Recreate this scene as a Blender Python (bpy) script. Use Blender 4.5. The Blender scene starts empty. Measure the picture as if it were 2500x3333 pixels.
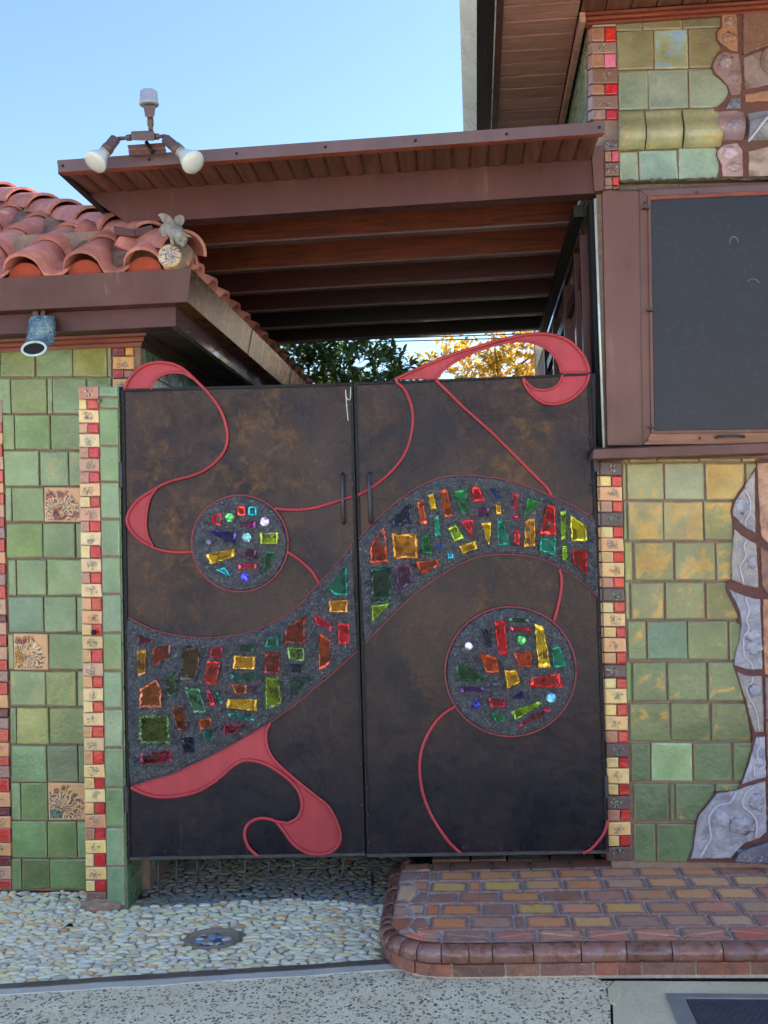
import bpy, bmesh, math, random
import numpy as np
from mathutils import Vector, Matrix, noise as mnoise

# ------------------------------------------------------------------ camera
SC = bpy.context.scene
COL = SC.collection
F = 3500.0                       # focal length in pixels of the 2500 x 3333 photograph
EYE = np.array([0.0, 0.0, 1.6])
_yw = np.array([(1550 - 1250) / F, (1800 - 1666.5) / F, 1.0]); _yw /= np.linalg.norm(_yw)
_dn = np.array([0.027, 1.0, 0.0]); _dn[2] = -(_dn @ _yw) / _yw[2]; _dn -= _yw * (_dn @ _yw); _dn /= np.linalg.norm(_dn)
_zw = -_dn
_xw = np.cross(_yw, _zw)
cam_d = bpy.data.cameras.new('camera'); cam = bpy.data.objects.new('camera', cam_d); COL.objects.link(cam)
R = Matrix(((_xw[0], -_xw[1], -_xw[2], 0), (_yw[0], -_yw[1], -_yw[2], 0), (_zw[0], -_zw[1], -_zw[2], 0), (0, 0, 0, 1)))
cam.matrix_world = Matrix.Translation(Vector(EYE)) @ R
cam_d.sensor_fit = 'HORIZONTAL'; cam_d.sensor_width = 36.0; cam_d.lens = F / 2500 * 36.0
cam_d.clip_start = 0.05; cam_d.clip_end = 600
SC.camera = cam

# ------------------------------------------------------------------ light
SUN_EL, SUN_AZ = math.radians(29), math.radians(66)      # azimuth from +Y towards +X
world = bpy.data.worlds.new('World'); SC.world = world; world.use_nodes = True
wn = world.node_tree; wn.nodes.clear()
sky = wn.nodes.new('ShaderNodeTexSky'); sky.sky_type = 'NISHITA'; sky.sun_disc = False
sky.sun_elevation = SUN_EL; sky.sun_rotation = SUN_AZ
sky.air_density = 1.0; sky.dust_density = 1.0; sky.ozone_density = 3.6
bg = wn.nodes.new('ShaderNodeBackground'); bg.inputs[1].default_value = 0.105
wo = wn.nodes.new('ShaderNodeOutputWorld')
wn.links.new(sky.outputs[0], bg.inputs[0]); wn.links.new(bg.outputs[0], wo.inputs[0])
sd = bpy.data.lights.new('sun', 'SUN'); sd.energy = 5.0; sd.angle = math.radians(0.5); sd.color = (1.0, 0.92, 0.80)
sun = bpy.data.objects.new('sun', sd); COL.objects.link(sun)
sdir = Vector((math.sin(SUN_AZ) * math.cos(SUN_EL), math.cos(SUN_AZ) * math.cos(SUN_EL), math.sin(SUN_EL)))
sun.rotation_euler = sdir.to_track_quat('Z', 'Y').to_euler()
SC.view_settings.view_transform = 'Standard'; SC.view_settings.look = 'None'
SC.view_settings.exposure = 1.85; SC.view_settings.gamma = 1.0
SC.view_settings.use_curve_mapping = False
SC.render.engine = 'CYCLES'
SC.cycles.use_denoising = True
SC.cycles.max_bounces = 8

random.seed(7)
rnd = random.random
def uni(a, b): return a + (b - a) * random.random()

# ------------------------------------------------------------------ from photo pixels to places
def ray(x, y):
    c = np.array([(x - 1250) / F, (y - 1666.5) / F, 1.0])
    return np.array([c @ _xw, c @ _yw, c @ _zw])
def PY(x, y, Y, s=0.0, X0=0.0):            # on the upright plane  y = Y + s (x - X0)
    r = ray(x, y); t = (Y - s * X0) / (r[1] - s * r[0]); return EYE + r * t
def PX(x, y, X):
    r = ray(x, y); return EYE + r * (X / r[0])
def G(x, y, z=0.0):                        # on a level plane
    r = ray(x, y); return EYE + r * ((z - EYE[2]) / r[2])
GY, GS, GX0 = 4.95, 0.062, -1.63           # the gate's plane: left end nearer
def PG(x, y, o=0.0): return PY(x, y, GY - o, GS, GX0)
YP, YL, YR = 4.93, 5.17, 5.12              # pillar front, left wall, right wall
XWL, XWR = -1.63, 0.60                   # house corners
def onY(Y): return lambda x, y, o=0.0: PY(x, y, Y - o)

# ------------------------------------------------------------------ objects
WLOC = {}
def thing(name, loc, label, cat, group=None, kind=None):
    o = bpy.data.objects.new(name, None); COL.objects.link(o); o.location = loc
    o.empty_display_size = 0.1
    WLOC[o.name] = Vector(loc)
    o['label'] = label; o['category'] = cat
    if group: o['group'] = group
    if kind: o['kind'] = kind
    return o
def mk(name, verts, faces, mat, parent=None, col=None, smooth=False, kind=None, mats=None, fm=None, origin=None):
    v = np.array([tuple(p) for p in verts], dtype=float)
    c = (v.min(0) + v.max(0)) / 2 if origin is None else np.array(origin, dtype=float)
    me = bpy.data.meshes.new(name)
    me.from_pydata((v - c).tolist(), [], [tuple(f) for f in faces])
    me.update()
    for m in (mats or [mat]): me.materials.append(m)
    if fm is not None: me.polygons.foreach_set('material_index', fm)
    if smooth: me.polygons.foreach_set('use_smooth', [True] * len(me.polygons))
    o = bpy.data.objects.new(name, me); COL.objects.link(o)
    pl = Vector((0, 0, 0))
    if parent is not None:
        o.parent = parent; pl = WLOC[parent.name]
    o.location = Vector(c) - pl
    WLOC[o.name] = Vector(c)
    if col is not None: o.color = tuple(col) if len(col) == 4 else (*col, 0.5)
    if kind: o['kind'] = kind
    return o
def tag(o, label, cat, group=None, kind=None):
    if label: o['label'] = label
    if cat: o['category'] = cat
    if group: o['group'] = group
    if kind: o['kind'] = kind
    return o
def inst(src, name, loc, parent=None, rot=(0, 0, 0), scale=(1, 1, 1), col=None):
    o = bpy.data.objects.new(name, src.data if hasattr(src, 'data') else src); COL.objects.link(o)
    pl = Vector((0, 0, 0))
    if parent is not None: o.parent = parent; pl = WLOC[parent.name]
    o.location = Vector(loc) - pl; o.rotation_euler = rot; o.scale = scale
    WLOC[o.name] = Vector(loc)
    if col is not None: o.color = tuple(col) if len(col) == 4 else (*col, 0.5)
    return o

class MB:                                   # mesh gatherer
    def __init__(s): s.v = []; s.f = []; s.m = []
    def add(s, v, f, m=0):
        b = len(s.v); s.v += [tuple(p) for p in v]; s.f += [tuple(i + b for i in q) for q in f]; s.m += [m] * len(f)
    def box(s, x0, x1, y0, y1, z0, z1, m=0):
        s.add([(x0, y0, z0), (x1, y0, z0), (x1, y1, z0), (x0, y1, z0), (x0, y0, z1), (x1, y0, z1), (x1, y1, z1), (x0, y1, z1)],
              [(0, 3, 2, 1), (4, 5, 6, 7), (0, 1, 5, 4), (1, 2, 6, 5), (2, 3, 7, 6), (3, 0, 4, 7)], m)
    def tube(s, pts, r, n=8, m=0, caps=True):
        v, f = tube_geo(pts, r, n, caps); s.add(v, f, m)
    def build(s, name, mat, parent=None, **k): return mk(name, s.v, s.f, mat, parent, fm=(s.m if k.get('mats') else None), **k)

def box(name, x0, x1, y0, y1, z0, z1, mat, parent=None, bev=0.0, **k):
    if bev:
        return hexa(name, [(x0, y0, z0), (x1, y0, z0), (x1, y1, z0), (x0, y1, z0), (x0, y0, z1), (x1, y0, z1), (x1, y1, z1), (x0, y1, z1)], mat, parent, bev, **k)
    b = MB(); b.box(x0, x1, y0, y1, z0, z1); return b.build(name, mat, parent, **k)
def hexa(name, v8, mat, parent=None, bev=0.0, **k):
    f = [(0, 3, 2, 1), (4, 5, 6, 7), (0, 1, 5, 4), (1, 2, 6, 5), (2, 3, 7, 6), (3, 0, 4, 7)]
    if not bev: return mk(name, v8, f, mat, parent, **k)
    bm = bmesh.new(); vs = [bm.verts.new(tuple(p)) for p in v8]
    for q in f: bm.faces.new([vs[i] for i in q])
    bmesh.ops.bevel(bm, geom=bm.edges[:], offset=bev, segments=2, affect='EDGES', profile=0.7)
    bm.normal_update()
    v = [tuple(x.co) for x in bm.verts]; bm.verts.index_update(); ff = [[x.index for x in q.verts] for q in bm.faces]; bm.free()
    return mk(name, v, ff, mat, parent, **k)

def tube_geo(pts, r, n=8, caps=True):
    P = [np.array(p, float) for p in pts]; v = []; f = []
    m = len(P); rr = r if hasattr(r, '__len__') else [r] * m
    up = None
    for i in range(m):
        t = P[min(i + 1, m - 1)] - P[max(i - 1, 0)]; t /= (np.linalg.norm(t) + 1e-12)
        if up is None:
            up = np.array([0, -1.0, 0]) if abs(t[1]) < 0.8 else np.array([0, 0, 1.0])
        a = up - t * (up @ t); a /= (np.linalg.norm(a) + 1e-12); up = a; b = np.cross(t, a)
        for k in range(n):
            th = 2 * math.pi * k / n
            v.append(P[i] + (a * math.cos(th) + b * math.sin(th)) * rr[i])
    for i in range(m - 1):
        for k in range(n):
            k2 = (k + 1) % n
            f.append((i * n + k, i * n + k2, (i + 1) * n + k2, (i + 1) * n + k))
    if caps: f.append(tuple(range(n - 1, -1, -1))); f.append(tuple((m - 1) * n + k for k in range(n)))
    return v, f
def tube(name, pts, r, mat, parent=None, n=8, **k):
    v, f = tube_geo(pts, r, n); return mk(name, v, f, mat, parent, smooth=True, **k)
def lathe_geo(prof, n=20, axis_o=(0, 0, 0), axis=(0, 0, 1)):
    ax = Vector(axis).normalized(); q = ax.to_track_quat('Z', 'Y').to_matrix(); v = []; f = []
    for (r, h) in prof:
        for k in range(n):
            a = 2 * math.pi * k / n
            v.append(Vector(axis_o) + q @ Vector((r * math.cos(a), r * math.sin(a), h)))
    for i in range(len(prof) - 1):
        for k in range(n):
            k2 = (k + 1) % n; f.append((i * n + k, i * n + k2, (i + 1) * n + k2, (i + 1) * n + k))
    f.append(tuple(range(n - 1, -1, -1))); f.append(tuple((len(prof) - 1) * n + k for k in range(n)))
    return [tuple(x) for x in v], f
def spline(pts, k=6, closed=False):
    P = [np.array(p, float) for p in pts]; n = len(P); out = []
    rng = range(n if closed else n - 1)
    for i in rng:
        p0 = P[(i - 1) % n] if closed or i > 0 else 2 * P[0] - P[1]
        p1 = P[i]; p2 = P[(i + 1) % n]
        p3 = P[(i + 2) % n] if closed or i + 2 < n else 2 * P[n - 1] - P[n - 2]
        for j in range(k):
            t = j / k
            out.append(0.5 * ((2 * p1) + (-p0 + p2) * t + (2 * p0 - 5 * p1 + 4 * p2 - p3) * t * t + (-p0 + 3 * p1 - 3 * p2 + p3) * t ** 3))
    if not closed: out.append(P[-1])
    return out
def area2(q): return sum(q[i][0] * q[(i + 1) % len(q)][1] - q[(i + 1) % len(q)][0] * q[i][1] for i in range(len(q)))
def plate_geo(poly, proj, o, t):
    """outline in photo pixels -> plate with its front face o in front of the plane and thickness t"""
    if area2(poly) > 0: poly = poly[::-1]
    fr = [proj(x, y, o) for x, y in poly]
    bk = [p + np.array([0, t, 0]) for p in fr]; n = len(fr)
    v = fr + bk
    f = [tuple(range(n)), tuple(range(2 * n - 1, n - 1, -1))] + [(i, n + i, n + (i + 1) % n, (i + 1) % n) for i in range(n)]
    return v, f
def plate(name, poly, proj, o, t, mat, parent=None, **k):
    v, f = plate_geo(poly, proj, o, t); return mk(name, v, f, mat, parent, **k)
def inset(pts, d):
    """inset a mostly convex ring of 3D points lying on an upright plane (x,z)"""
    n = len(pts); out = []
    for i in range(n):
        a, b, c = pts[i - 1], pts[i], pts[(i + 1) % n]
        e1 = np.array([b[0] - a[0], b[2] - a[2]]); e2 = np.array([c[0] - b[0], c[2] - b[2]])
        e1 /= np.linalg.norm(e1) + 1e-9; e2 /= np.linalg.norm(e2) + 1e-9
        n1 = np.array([-e1[1], e1[0]]); n2 = np.array([-e2[1], e2[0]])
        m = n1 + n2; L = m @ m
        m = m / L * 2 if L > 0.15 else n1
        out.append(np.array([b[0] + m[0] * d, b[1], b[2] + m[1] * d]))
    return out
def tile(poly, proj, mat, parent, col, o=0.008, t=0.03, bev=0.004, name='tile', edge=None, jit=1.0, dish=0.0, **k):
    """a tile: softened edge of its own glaze, uneven corners; outline in photo pixels"""
    if area2(poly) > 0: poly = poly[::-1]
    fr = [proj(x + uni(-jit, jit), y + uni(-jit, jit), o) for x, y in poly]
    a = area2([(p[0], p[2]) for p in fr])
    if a < 0: fr = fr[::-1]
    tl = uni(-0.0015, 0.0015); tr = uni(-0.0015, 0.0015)
    cx = sum(p[0] for p in fr) / len(fr); cz = sum(p[2] for p in fr) / len(fr)
    def sh(p, dy):
        return np.array([p[0], p[1] + dy + (p[0] - cx) * tl * 8 + (p[2] - cz) * tr * 8, p[2]])
    n = len(fr)
    r0 = [p + np.array([0, t, 0]) for p in fr]
    r1 = [sh(p, bev * 0.8) for p in fr]
    r2 = [sh(p, 0.001) for p in inset(fr, bev * 0.8)]
    r3 = [sh(p, dish) for p in inset(fr, bev * 1.45)]
    v = r0 + r1 + r2 + r3; f = []; fm = []
    for j in range(3):
        for i in range(n):
            i2 = (i + 1) % n
            f.append((j * n + i, j * n + i2, (j + 1) * n + i2, (j + 1) * n + i)); fm.append(1 if j >= 1 else 0)
    f.append(tuple(3 * n + i for i in range(n))); fm.append(0)
    return mk(name, v, f, mat, parent, col=col, mats=[mat, edge or mat], fm=fm, **k)
def rect(x0, x1, y0, y1, sl=0.0, sv=0.027): # pixel rectangle; sl = lean of the horizontals, sv = lean of the uprights
    xm = (x0 + x1) / 2; ym = (y0 + y1) / 2
    return [(x + sv * (y - ym), y + sl * (x - xm)) for x, y in ((x0, y0), (x1, y0), (x1, y1), (x0, y1))]
# ------------------------------------------------------------------ materials
class NT:
    def __init__(s, name):
        s.mat = bpy.data.materials.new(name); s.mat.use_nodes = True; s.t = s.mat.node_tree; s.t.nodes.clear()
        s.out = s.t.nodes.new('ShaderNodeOutputMaterial'); s.b = s.t.nodes.new('ShaderNodeBsdfPrincipled')
        s.t.links.new(s.b.outputs[0], s.out.inputs[0])
        s.oi = None; s.tc = None
    def n(s, typ, *ins, **kw):
        nd = s.t.nodes.new('ShaderNode' + typ)
        for k, v in kw.items():
            if k.startswith('i_'): s.put(nd.inputs[k[2:].replace('_', ' ')], v)
            else: setattr(nd, k, v)
        for i, v in enumerate(ins):
            if v is not None: s.put(nd.inputs[i], v)
        return nd
    def put(s, sock, v):
        if isinstance(v, bpy.types.NodeSocket): s.t.links.new(v, sock)
        elif isinstance(v, (tuple, list)) and sock.type == 'RGBA': sock.default_value = (*v[:3], 1.0)
        else: sock.default_value = v
    def set(s, **kw):
        for k, v in kw.items(): s.put(s.b.inputs[k.replace('_', ' ')], v)
    def coord(s, scale=(1, 1, 1), vary=True, world=False):
        if s.tc is None: s.tc = s.n('TexCoord')
        if world:
            v = s.n('NewGeometry').outputs['Position']
        else: v = s.tc.outputs['Object']
        if vary and not world:
            r = s.n('VectorMath', (37.0, 17.0, 53.0), operation='SCALE'); s.put(r.inputs['Scale'], s.obj('Random'))
            v = s.n('VectorMath', v, r.outputs[0], operation='ADD').outputs[0]
        if scale != (1, 1, 1): v = s.n('VectorMath', v, scale, operation='MULTIPLY').outputs[0]
        return v
    def obj(s, out='Color'):
        if s.oi is None: s.oi = s.n('ObjectInfo')
        return s.oi.outputs[out]
    def noise(s, scale, vec=None, detail=4, rough=0.55, dist=0.0, out=0):
        return s.n('TexNoise', i_Vector=vec if vec is not None else s.coord(), i_Scale=scale, i_Detail=detail, i_Roughness=rough, i_Distortion=dist).outputs[out]
    def vor(s, scale, vec=None, feat='F1', out=0, rand=1.0):
        nd = s.n('TexVoronoi', i_Vector=vec if vec is not None else s.coord(), i_Scale=scale, feature=feat)
        if 'Randomness' in nd.inputs: nd.inputs['Randomness'].default_value = rand
        return nd.outputs[out]
    def ramp(s, fac, stops, interp='LINEAR'):
        nd = s.n('ValToRGB', fac); cr = nd.color_ramp; cr.interpolation = interp
        while len(cr.elements) > 1: cr.elements.remove(cr.elements[0])
        for i, (p, c) in enumerate(stops):
            e = cr.elements[0] if i == 0 else cr.elements.new(p)
            e.position = p; e.color = (*c, 1) if len(c) == 3 else c
        return nd.outputs[0]
    def rng(s, v, a, b, c=0.0, d=1.0, smooth=False):
        return s.n('MapRange', v, a, b, c, d, interpolation_type='SMOOTHSTEP' if smooth else 'LINEAR').outputs[0]
    def mix(s, f, a, b, mode='MIX'):
        nd = s.n('Mix', data_type='RGBA', blend_type=mode)
        s.put(nd.inputs[0], f); s.put(nd.inputs[6], a); s.put(nd.inputs[7], b); return nd.outputs[2]
    def m(s, op, a, b=None, c=None):
        nd = s.n('Math', a, b, c, operation=op); return nd.outputs[0]
    def bump(s, h, strength=0.3, dist=0.01, normal=None):
        nd = s.n('Bump', i_Height=h, i_Strength=strength, i_Distance=dist)
        if normal is not None: s.put(nd.inputs['Normal'], normal)
        return nd.outputs[0]
    def hsv(s, col, h=0.5, sa=1.0, v=1.0):
        nd = s.n('HueSaturation'); s.put(nd.inputs['Hue'], h); s.put(nd.inputs['Saturation'], sa); s.put(nd.inputs['Value'], v); s.put(nd.inputs['Color'], col); return nd.outputs[0]

def lin(r, g, b):                            # sRGB 0..255 -> linear
    return tuple(((c / 255 + 0.055) / 1.055) ** 2.4 if c > 10 else c / 255 / 12.92 for c in (r, g, b))

def m_glaze(name, second, rough=0.22, bumpy=0.25, sc=9.0, flow=False, pat=1.0):
    t = NT(name); base = t.obj('Color'); al = t.obj('Alpha')
    v = t.coord()
    big = t.noise(sc, t.coord((1, 1, 0.45)) if flow else v, 5, 0.6, 0.6)
    big2 = t.noise(sc * 3.2, v, 5, 0.65, 0.3)
    thr = t.m('SUBTRACT', 0.78, t.m('MULTIPLY', al, 0.5))
    f = t.m('ADD', t.m('MULTIPLY', big, 0.7), t.m('MULTIPLY', big2, 0.3))
    f = t.n('MapRange', f, thr, t.m('ADD', thr, 0.09), 0.0, pat).outputs[0]
    c = t.mix(f, base, second)
    shade = t.rng(t.noise(6.0, v, 4), 0.3, 0.7, 0.66, 1.12)
    cool = t.rng(t.noise(4.0, v, 3, 0.6), 0.5, 0.68, 0, 0.35); c = t.mix(cool, c, t.hsv(c, 0.54, 0.95, 0.85))
    fine = t.rng(t.noise(90, v, 3), 0.3, 0.7, 0.93, 1.07)
    c = t.mix(1.0, c, t.m('MULTIPLY', shade, fine), 'MULTIPLY')
    # small pits and dirt in the glaze
    pit = t.rng(t.vor(85, v), 0.0, 0.10, 0.55, 1.0)
    c = t.mix(1.0, c, t.mix(t.rng(t.noise(14, v), 0.55, 0.65), (1, 1, 1), t.n('CombineXYZ', pit, pit, pit).outputs[0]), 'MULTIPLY')
    t.set(Base_Color=c, Roughness=t.rng(t.noise(20, v), 0.3, 0.7, rough * 0.7, rough + 0.15), Coat_Weight=0.6, Coat_Roughness=0.08)
    t.set(Normal=t.bump(t.m('ADD', t.m('MULTIPLY', t.noise(11, v, 3), 1.0), t.m('MULTIPLY', t.noise(55, v, 3), 0.25)), bumpy, 0.02))
    return t.mat
def m_edge(name, f=1.4, brown=0.6):
    t = NT(name); v = t.coord()
    c = t.hsv(t.obj('Color'), 0.5, 0.82, t.rng(t.noise(9, v, 3), 0.35, 0.65, 0.95, f))
    c = t.mix(t.rng(t.noise(18, v, 4), 0.45, 0.58, 0, brown), c, lin(150, 118, 92))
    t.set(Base_Color=c, Roughness=0.35, Coat_Weight=0.2); return t.mat
def m_plain(name, col, rough=0.5, metal=0.0, var=0.15, bump=0.1, sc=14, coat=0.0, world=True, spec=0.5):
    t = NT(name); v = t.coord(world=world)
    c = t.mix(1.0, col, t.rng(t.noise(sc, v, 5), 0.25, 0.75, 1 - var, 1 + var), 'MULTIPLY')
    t.set(Base_Color=c, Roughness=t.rng(t.noise(sc * 2, v, 3), 0.3, 0.7, max(rough - 0.07, 0.03), rough + 0.08), Metallic=metal, Coat_Weight=coat)
    t.b.inputs['Specular IOR Level'].default_value = spec
    t.set(Normal=t.bump(t.noise(sc * 5, v, 4), bump, 0.01)); return t.mat
def m_objcol(name, rough=0.5, var=0.2, bump=0.2, sc=25, coat=0.0, metal=0.0):
    t = NT(name); v = t.coord()
    c = t.mix(1.0, t.obj('Color'), t.rng(t.noise(sc, v, 5), 0.25, 0.75, 1 - var, 1 + var), 'MULTIPLY')
    t.set(Base_Color=c, Roughness=t.rng(t.noise(sc * 2, v), 0.3, 0.7, rough - 0.06, rough + 0.08), Coat_Weight=coat, Metallic=metal)
    t.set(Normal=t.bump(t.noise(sc * 3, v, 4), bump, 0.01)); return t.mat

M = {}
def m_paint(name, col, under=(0.03, 0.025, 0.022), rough=0.36, chip=0.6):
    """brush or spray paint on metal: slow tone drift, rain streaks, dirt and a few chips"""
    t = NT(name); p = t.coord(world=True)
    a = t.noise(2.2, p, 5, 0.6); st = t.noise(16, t.n('VectorMath', p, (1, 1, 0.10), operation='MULTIPLY').outputs[0], 4, 0.6); b = t.noise(40, p, 5, 0.75)
    c = t.mix(1.0, col, t.m('MULTIPLY', t.rng(a, 0.3, 0.7, 0.80, 1.16), t.rng(st, 0.3, 0.7, 0.90, 1.10)), 'MULTIPLY')
    c = t.mix(t.m('MULTIPLY', t.rng(st, 0.6, 0.72), t.rng(a, 0.5, 0.62, 0, 0.25)), c, (0.32, 0.29, 0.27))
    c = t.mix(t.m('MULTIPLY', t.rng(b, 0.70, 0.74), chip), c, under)
    t.set(Base_Color=c, Roughness=t.rng(t.noise(9, p, 4), 0.3, 0.7, rough - 0.10, rough + 0.14), Normal=t.bump(t.m('ADD', t.m('MULTIPLY', a, 2.0), t.m('MULTIPLY', b, 0.15)), 0.12, 0.01)); return t.mat
M['green'] = m_glaze('green_glaze', lin(176, 170, 104), rough=0.26, bumpy=0.4, sc=6.0, flow=False, pat=0.8)
M['ochre'] = m_glaze('ochre_green_glaze', lin(206, 162, 76), rough=0.3, bumpy=0.45, sc=9.0, pat=0.95)
M['blotch'] = m_glaze('blue_blotched_glaze', lin(132, 172, 204), rough=0.25, bumpy=0.3, sc=12.0, pat=0.85)
M['gedge'] = m_edge('glaze_edge')
M['small'] = m_glaze('small_tile_glaze', lin(235, 170, 110), rough=0.2, bumpy=0.7, sc=30, pat=0.35)
M['sedge'] = m_edge('small_tile_edge', 1.15, 0.25)
M['grout'] = m_plain('grout', lin(156, 132, 118), 0.9, var=0.25, bump=0.6, sc=30)
M['grout_dark'] = m_plain('red_grout', lin(106, 70, 64), 0.85, var=0.25, bump=0.5, sc=20)
M['brownpaint'] = m_paint('brown_paint', lin(84, 48, 46), rough=0.46)
M['brownlight'] = m_paint('worn_brown_paint', lin(110, 74, 66), rough=0.42)
M['flash'] = m_paint('mauve_flashing', lin(106, 82, 84), rough=0.42)
M['black'] = m_plain('black_iron', lin(34, 34, 38), 0.5, metal=0.5, var=0.3, bump=0.3, sc=30)
M['iron'] = m_plain('grey_iron', lin(78, 80, 84), 0.5, metal=0.7, var=0.3, bump=0.2, sc=30)
M['oldred'] = m_plain('faded_red_paint', lin(146, 66, 74), 0.5, var=0.2, bump=0.2, sc=20)
M['red'] = m_paint('red_paint', lin(178, 58, 68), (0.16, 0.05, 0.05), 0.45, 1.0)

def m_wood(name, c1, c2, ax=0, rough=0.5, sc=1.0):
    t = NT(name); s = [14 * sc, 14 * sc, 14 * sc]; s[ax] = 1.0 * sc
    v = t.coord(tuple(s))
    g = t.noise(3.2, v, 6, 0.6, 1.2); g2 = t.noise(14, v, 4, 0.6)
    c = t.ramp(t.m('ADD', t.m('MULTIPLY', g, 0.75), t.m('MULTIPLY', g2, 0.25)), [(0.32, c1), (0.62, c2)])
    c = t.mix(1.0, c, t.rng(t.obj('Random'), 0, 1, 0.78, 1.18), 'MULTIPLY')
    c = t.mix(t.rng(t.noise(2.3, t.coord(), 5, 0.7), 0.56, 0.72, 0, 0.6), c, tuple(x * 0.35 for x in c1))
    t.set(Base_Color=c, Roughness=rough, Normal=t.bump(g2, 0.25, 0.004)); return t.mat
M['beam'] = m_wood('stained_beam', lin(62, 26, 15), lin(118, 55, 30), 0, 0.42)
M['beam_dim'] = m_wood('dimmed_maroon_beam', lin(46, 19, 18), lin(76, 34, 28), 0, 0.42)  # rear beams dimmed in colour for the fading light under the canopy
M['beam_dimmest'] = m_wood('dimmest_beam', lin(22, 15, 17), lin(34, 24, 24), 0, 0.42)  # hindmost beams painted almost black in place of deep shade
M['soffit'] = m_wood('weathered_soffit', lin(140, 96, 86), lin(190, 142, 126), 0, 0.5)
M['scallop'] = m_wood('canopy_board', lin(76, 44, 34), lin(122, 76, 58), 1, 0.5)
M['trim'] = m_wood('red_trim', lin(98, 42, 30), lin(150, 76, 54), 0, 0.4)
M['post'] = m_wood('red_post', lin(50, 22, 18), lin(82, 40, 32), 2, 0.35)
M['rail'] = m_wood('orange_rail', lin(138, 92, 68), lin(176, 124, 92), 0, 0.4)

# small relief tile: a pressed shell or flower shape, drawn by ridges round its centre
def m_relief(name, line, flower=1.0, rough=0.35):
    t = NT(name); tc = t.n('TexCoord').outputs['Object']
    rr = t.obj('Random')
    off = t.n('CombineXYZ', t.rng(rr, 0, 1, -0.012, 0.012), 0.0, t.rng(t.m('FRACT', t.m('MULTIPLY', rr, 7.3)), 0, 1, -0.006, 0.006)).outputs[0]
    p = t.n('VectorMath', tc, off, operation='SUBTRACT').outputs[0]
    wob = t.n('VectorMath', t.n('TexNoise', i_Vector=t.coord(), i_Scale=38.0 / flower, i_Detail=4).outputs['Color'], (0.5, 0.5, 0.5), operation='SUBTRACT').outputs[0]
    ws = t.n('VectorMath', wob, operation='SCALE'); t.put(ws.inputs['Scale'], 0.052 * flower)
    p = t.n('VectorMath', p, ws.outputs[0], operation='ADD').outputs[0]
    sp = t.n('SeparateXYZ', p); x, z = sp.outputs[0], sp.outputs[2]
    rad = t.m('SQRT', t.m('ADD', t.m('MULTIPLY', x, x), t.m('MULTIPLY', t.m('MULTIPLY', z, z), 1.4)))
    ang = t.m('ARCTAN2', z, x)
    k = t.m('ADD', 5.0, t.m('FLOOR', t.m('MULTIPLY', rr, 9.0)))
    sw = t.m('ADD', t.m('MULTIPLY', ang, k), t.m('MULTIPLY', rad, 120.0 / flower))
    rays = t.m('SINE', sw)
    mask = t.rng(rad, 0.018 * flower, 0.031 * flower, 1, 0, True)
    mask = t.m('MULTIPLY', mask, t.rng(t.noise(52 / flower), 0.42, 0.52))
    dots = t.m('MULTIPLY', t.rng(t.vor(150 / flower), 0.0, 0.22, 1, 0), t.rng(rad, 0.02 * flower, 0.05 * flower, 0.9, 0))
    lines = t.m('MULTIPLY', t.rng(rays, 0.15, 0.6), mask)
    lt = t.m('MULTIPLY', t.rng(rays, -0.1, -0.6), mask)
    core = t.rng(rad, 0.002 * flower, 0.006 * flower, 1, 0)
    base = t.mix(t.rng(t.noise(22), 0.4, 0.65, 0, 0.35), t.obj('Color'), t.hsv(t.obj('Color'), 0.48, 1.1, 0.75))
    tint = t.ramp(t.m('FRACT', t.m('MULTIPLY', rr, 13.7)), [(0.0, (0.75, 0.7, 0.6)), (0.3, (0.35, 0.5, 0.36)), (0.55, (0.5, 0.5, 0.62)), (0.8, (0.72, 0.55, 0.42))], 'CONSTANT')
    c = t.mix(t.m('MULTIPLY', lt, 0.75), base, tint)
    c = t.mix(t.m('MULTIPLY', t.m('MAXIMUM', lines, t.m('MULTIPLY', dots, 0.6)), 0.85), c, line)
    c = t.mix(t.m('MULTIPLY', core, 0.8), c, (0.02, 0.015, 0.012))
    h = t.m('SUBTRACT', t.m('MULTIPLY', mask, 0.7), t.m('MULTIPLY', lines, 1.0))
    t.set(Base_Color=c, Roughness=rough, Coat_Weight=0.3, Normal=t.bump(t.m('ADD', h, t.m('MULTIPLY', t.noise(40), 0.4)), 0.8, 0.006))
    return t.mat
M['flower'] = m_relief('flower_relief', lin(60, 50, 44), 2.2)
M['relief'] = m_relief('pressed_relief', lin(74, 54, 40))
M['relief_dark'] = m_relief('dark_pressed_relief', lin(30, 24, 22), rough=0.4)

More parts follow.
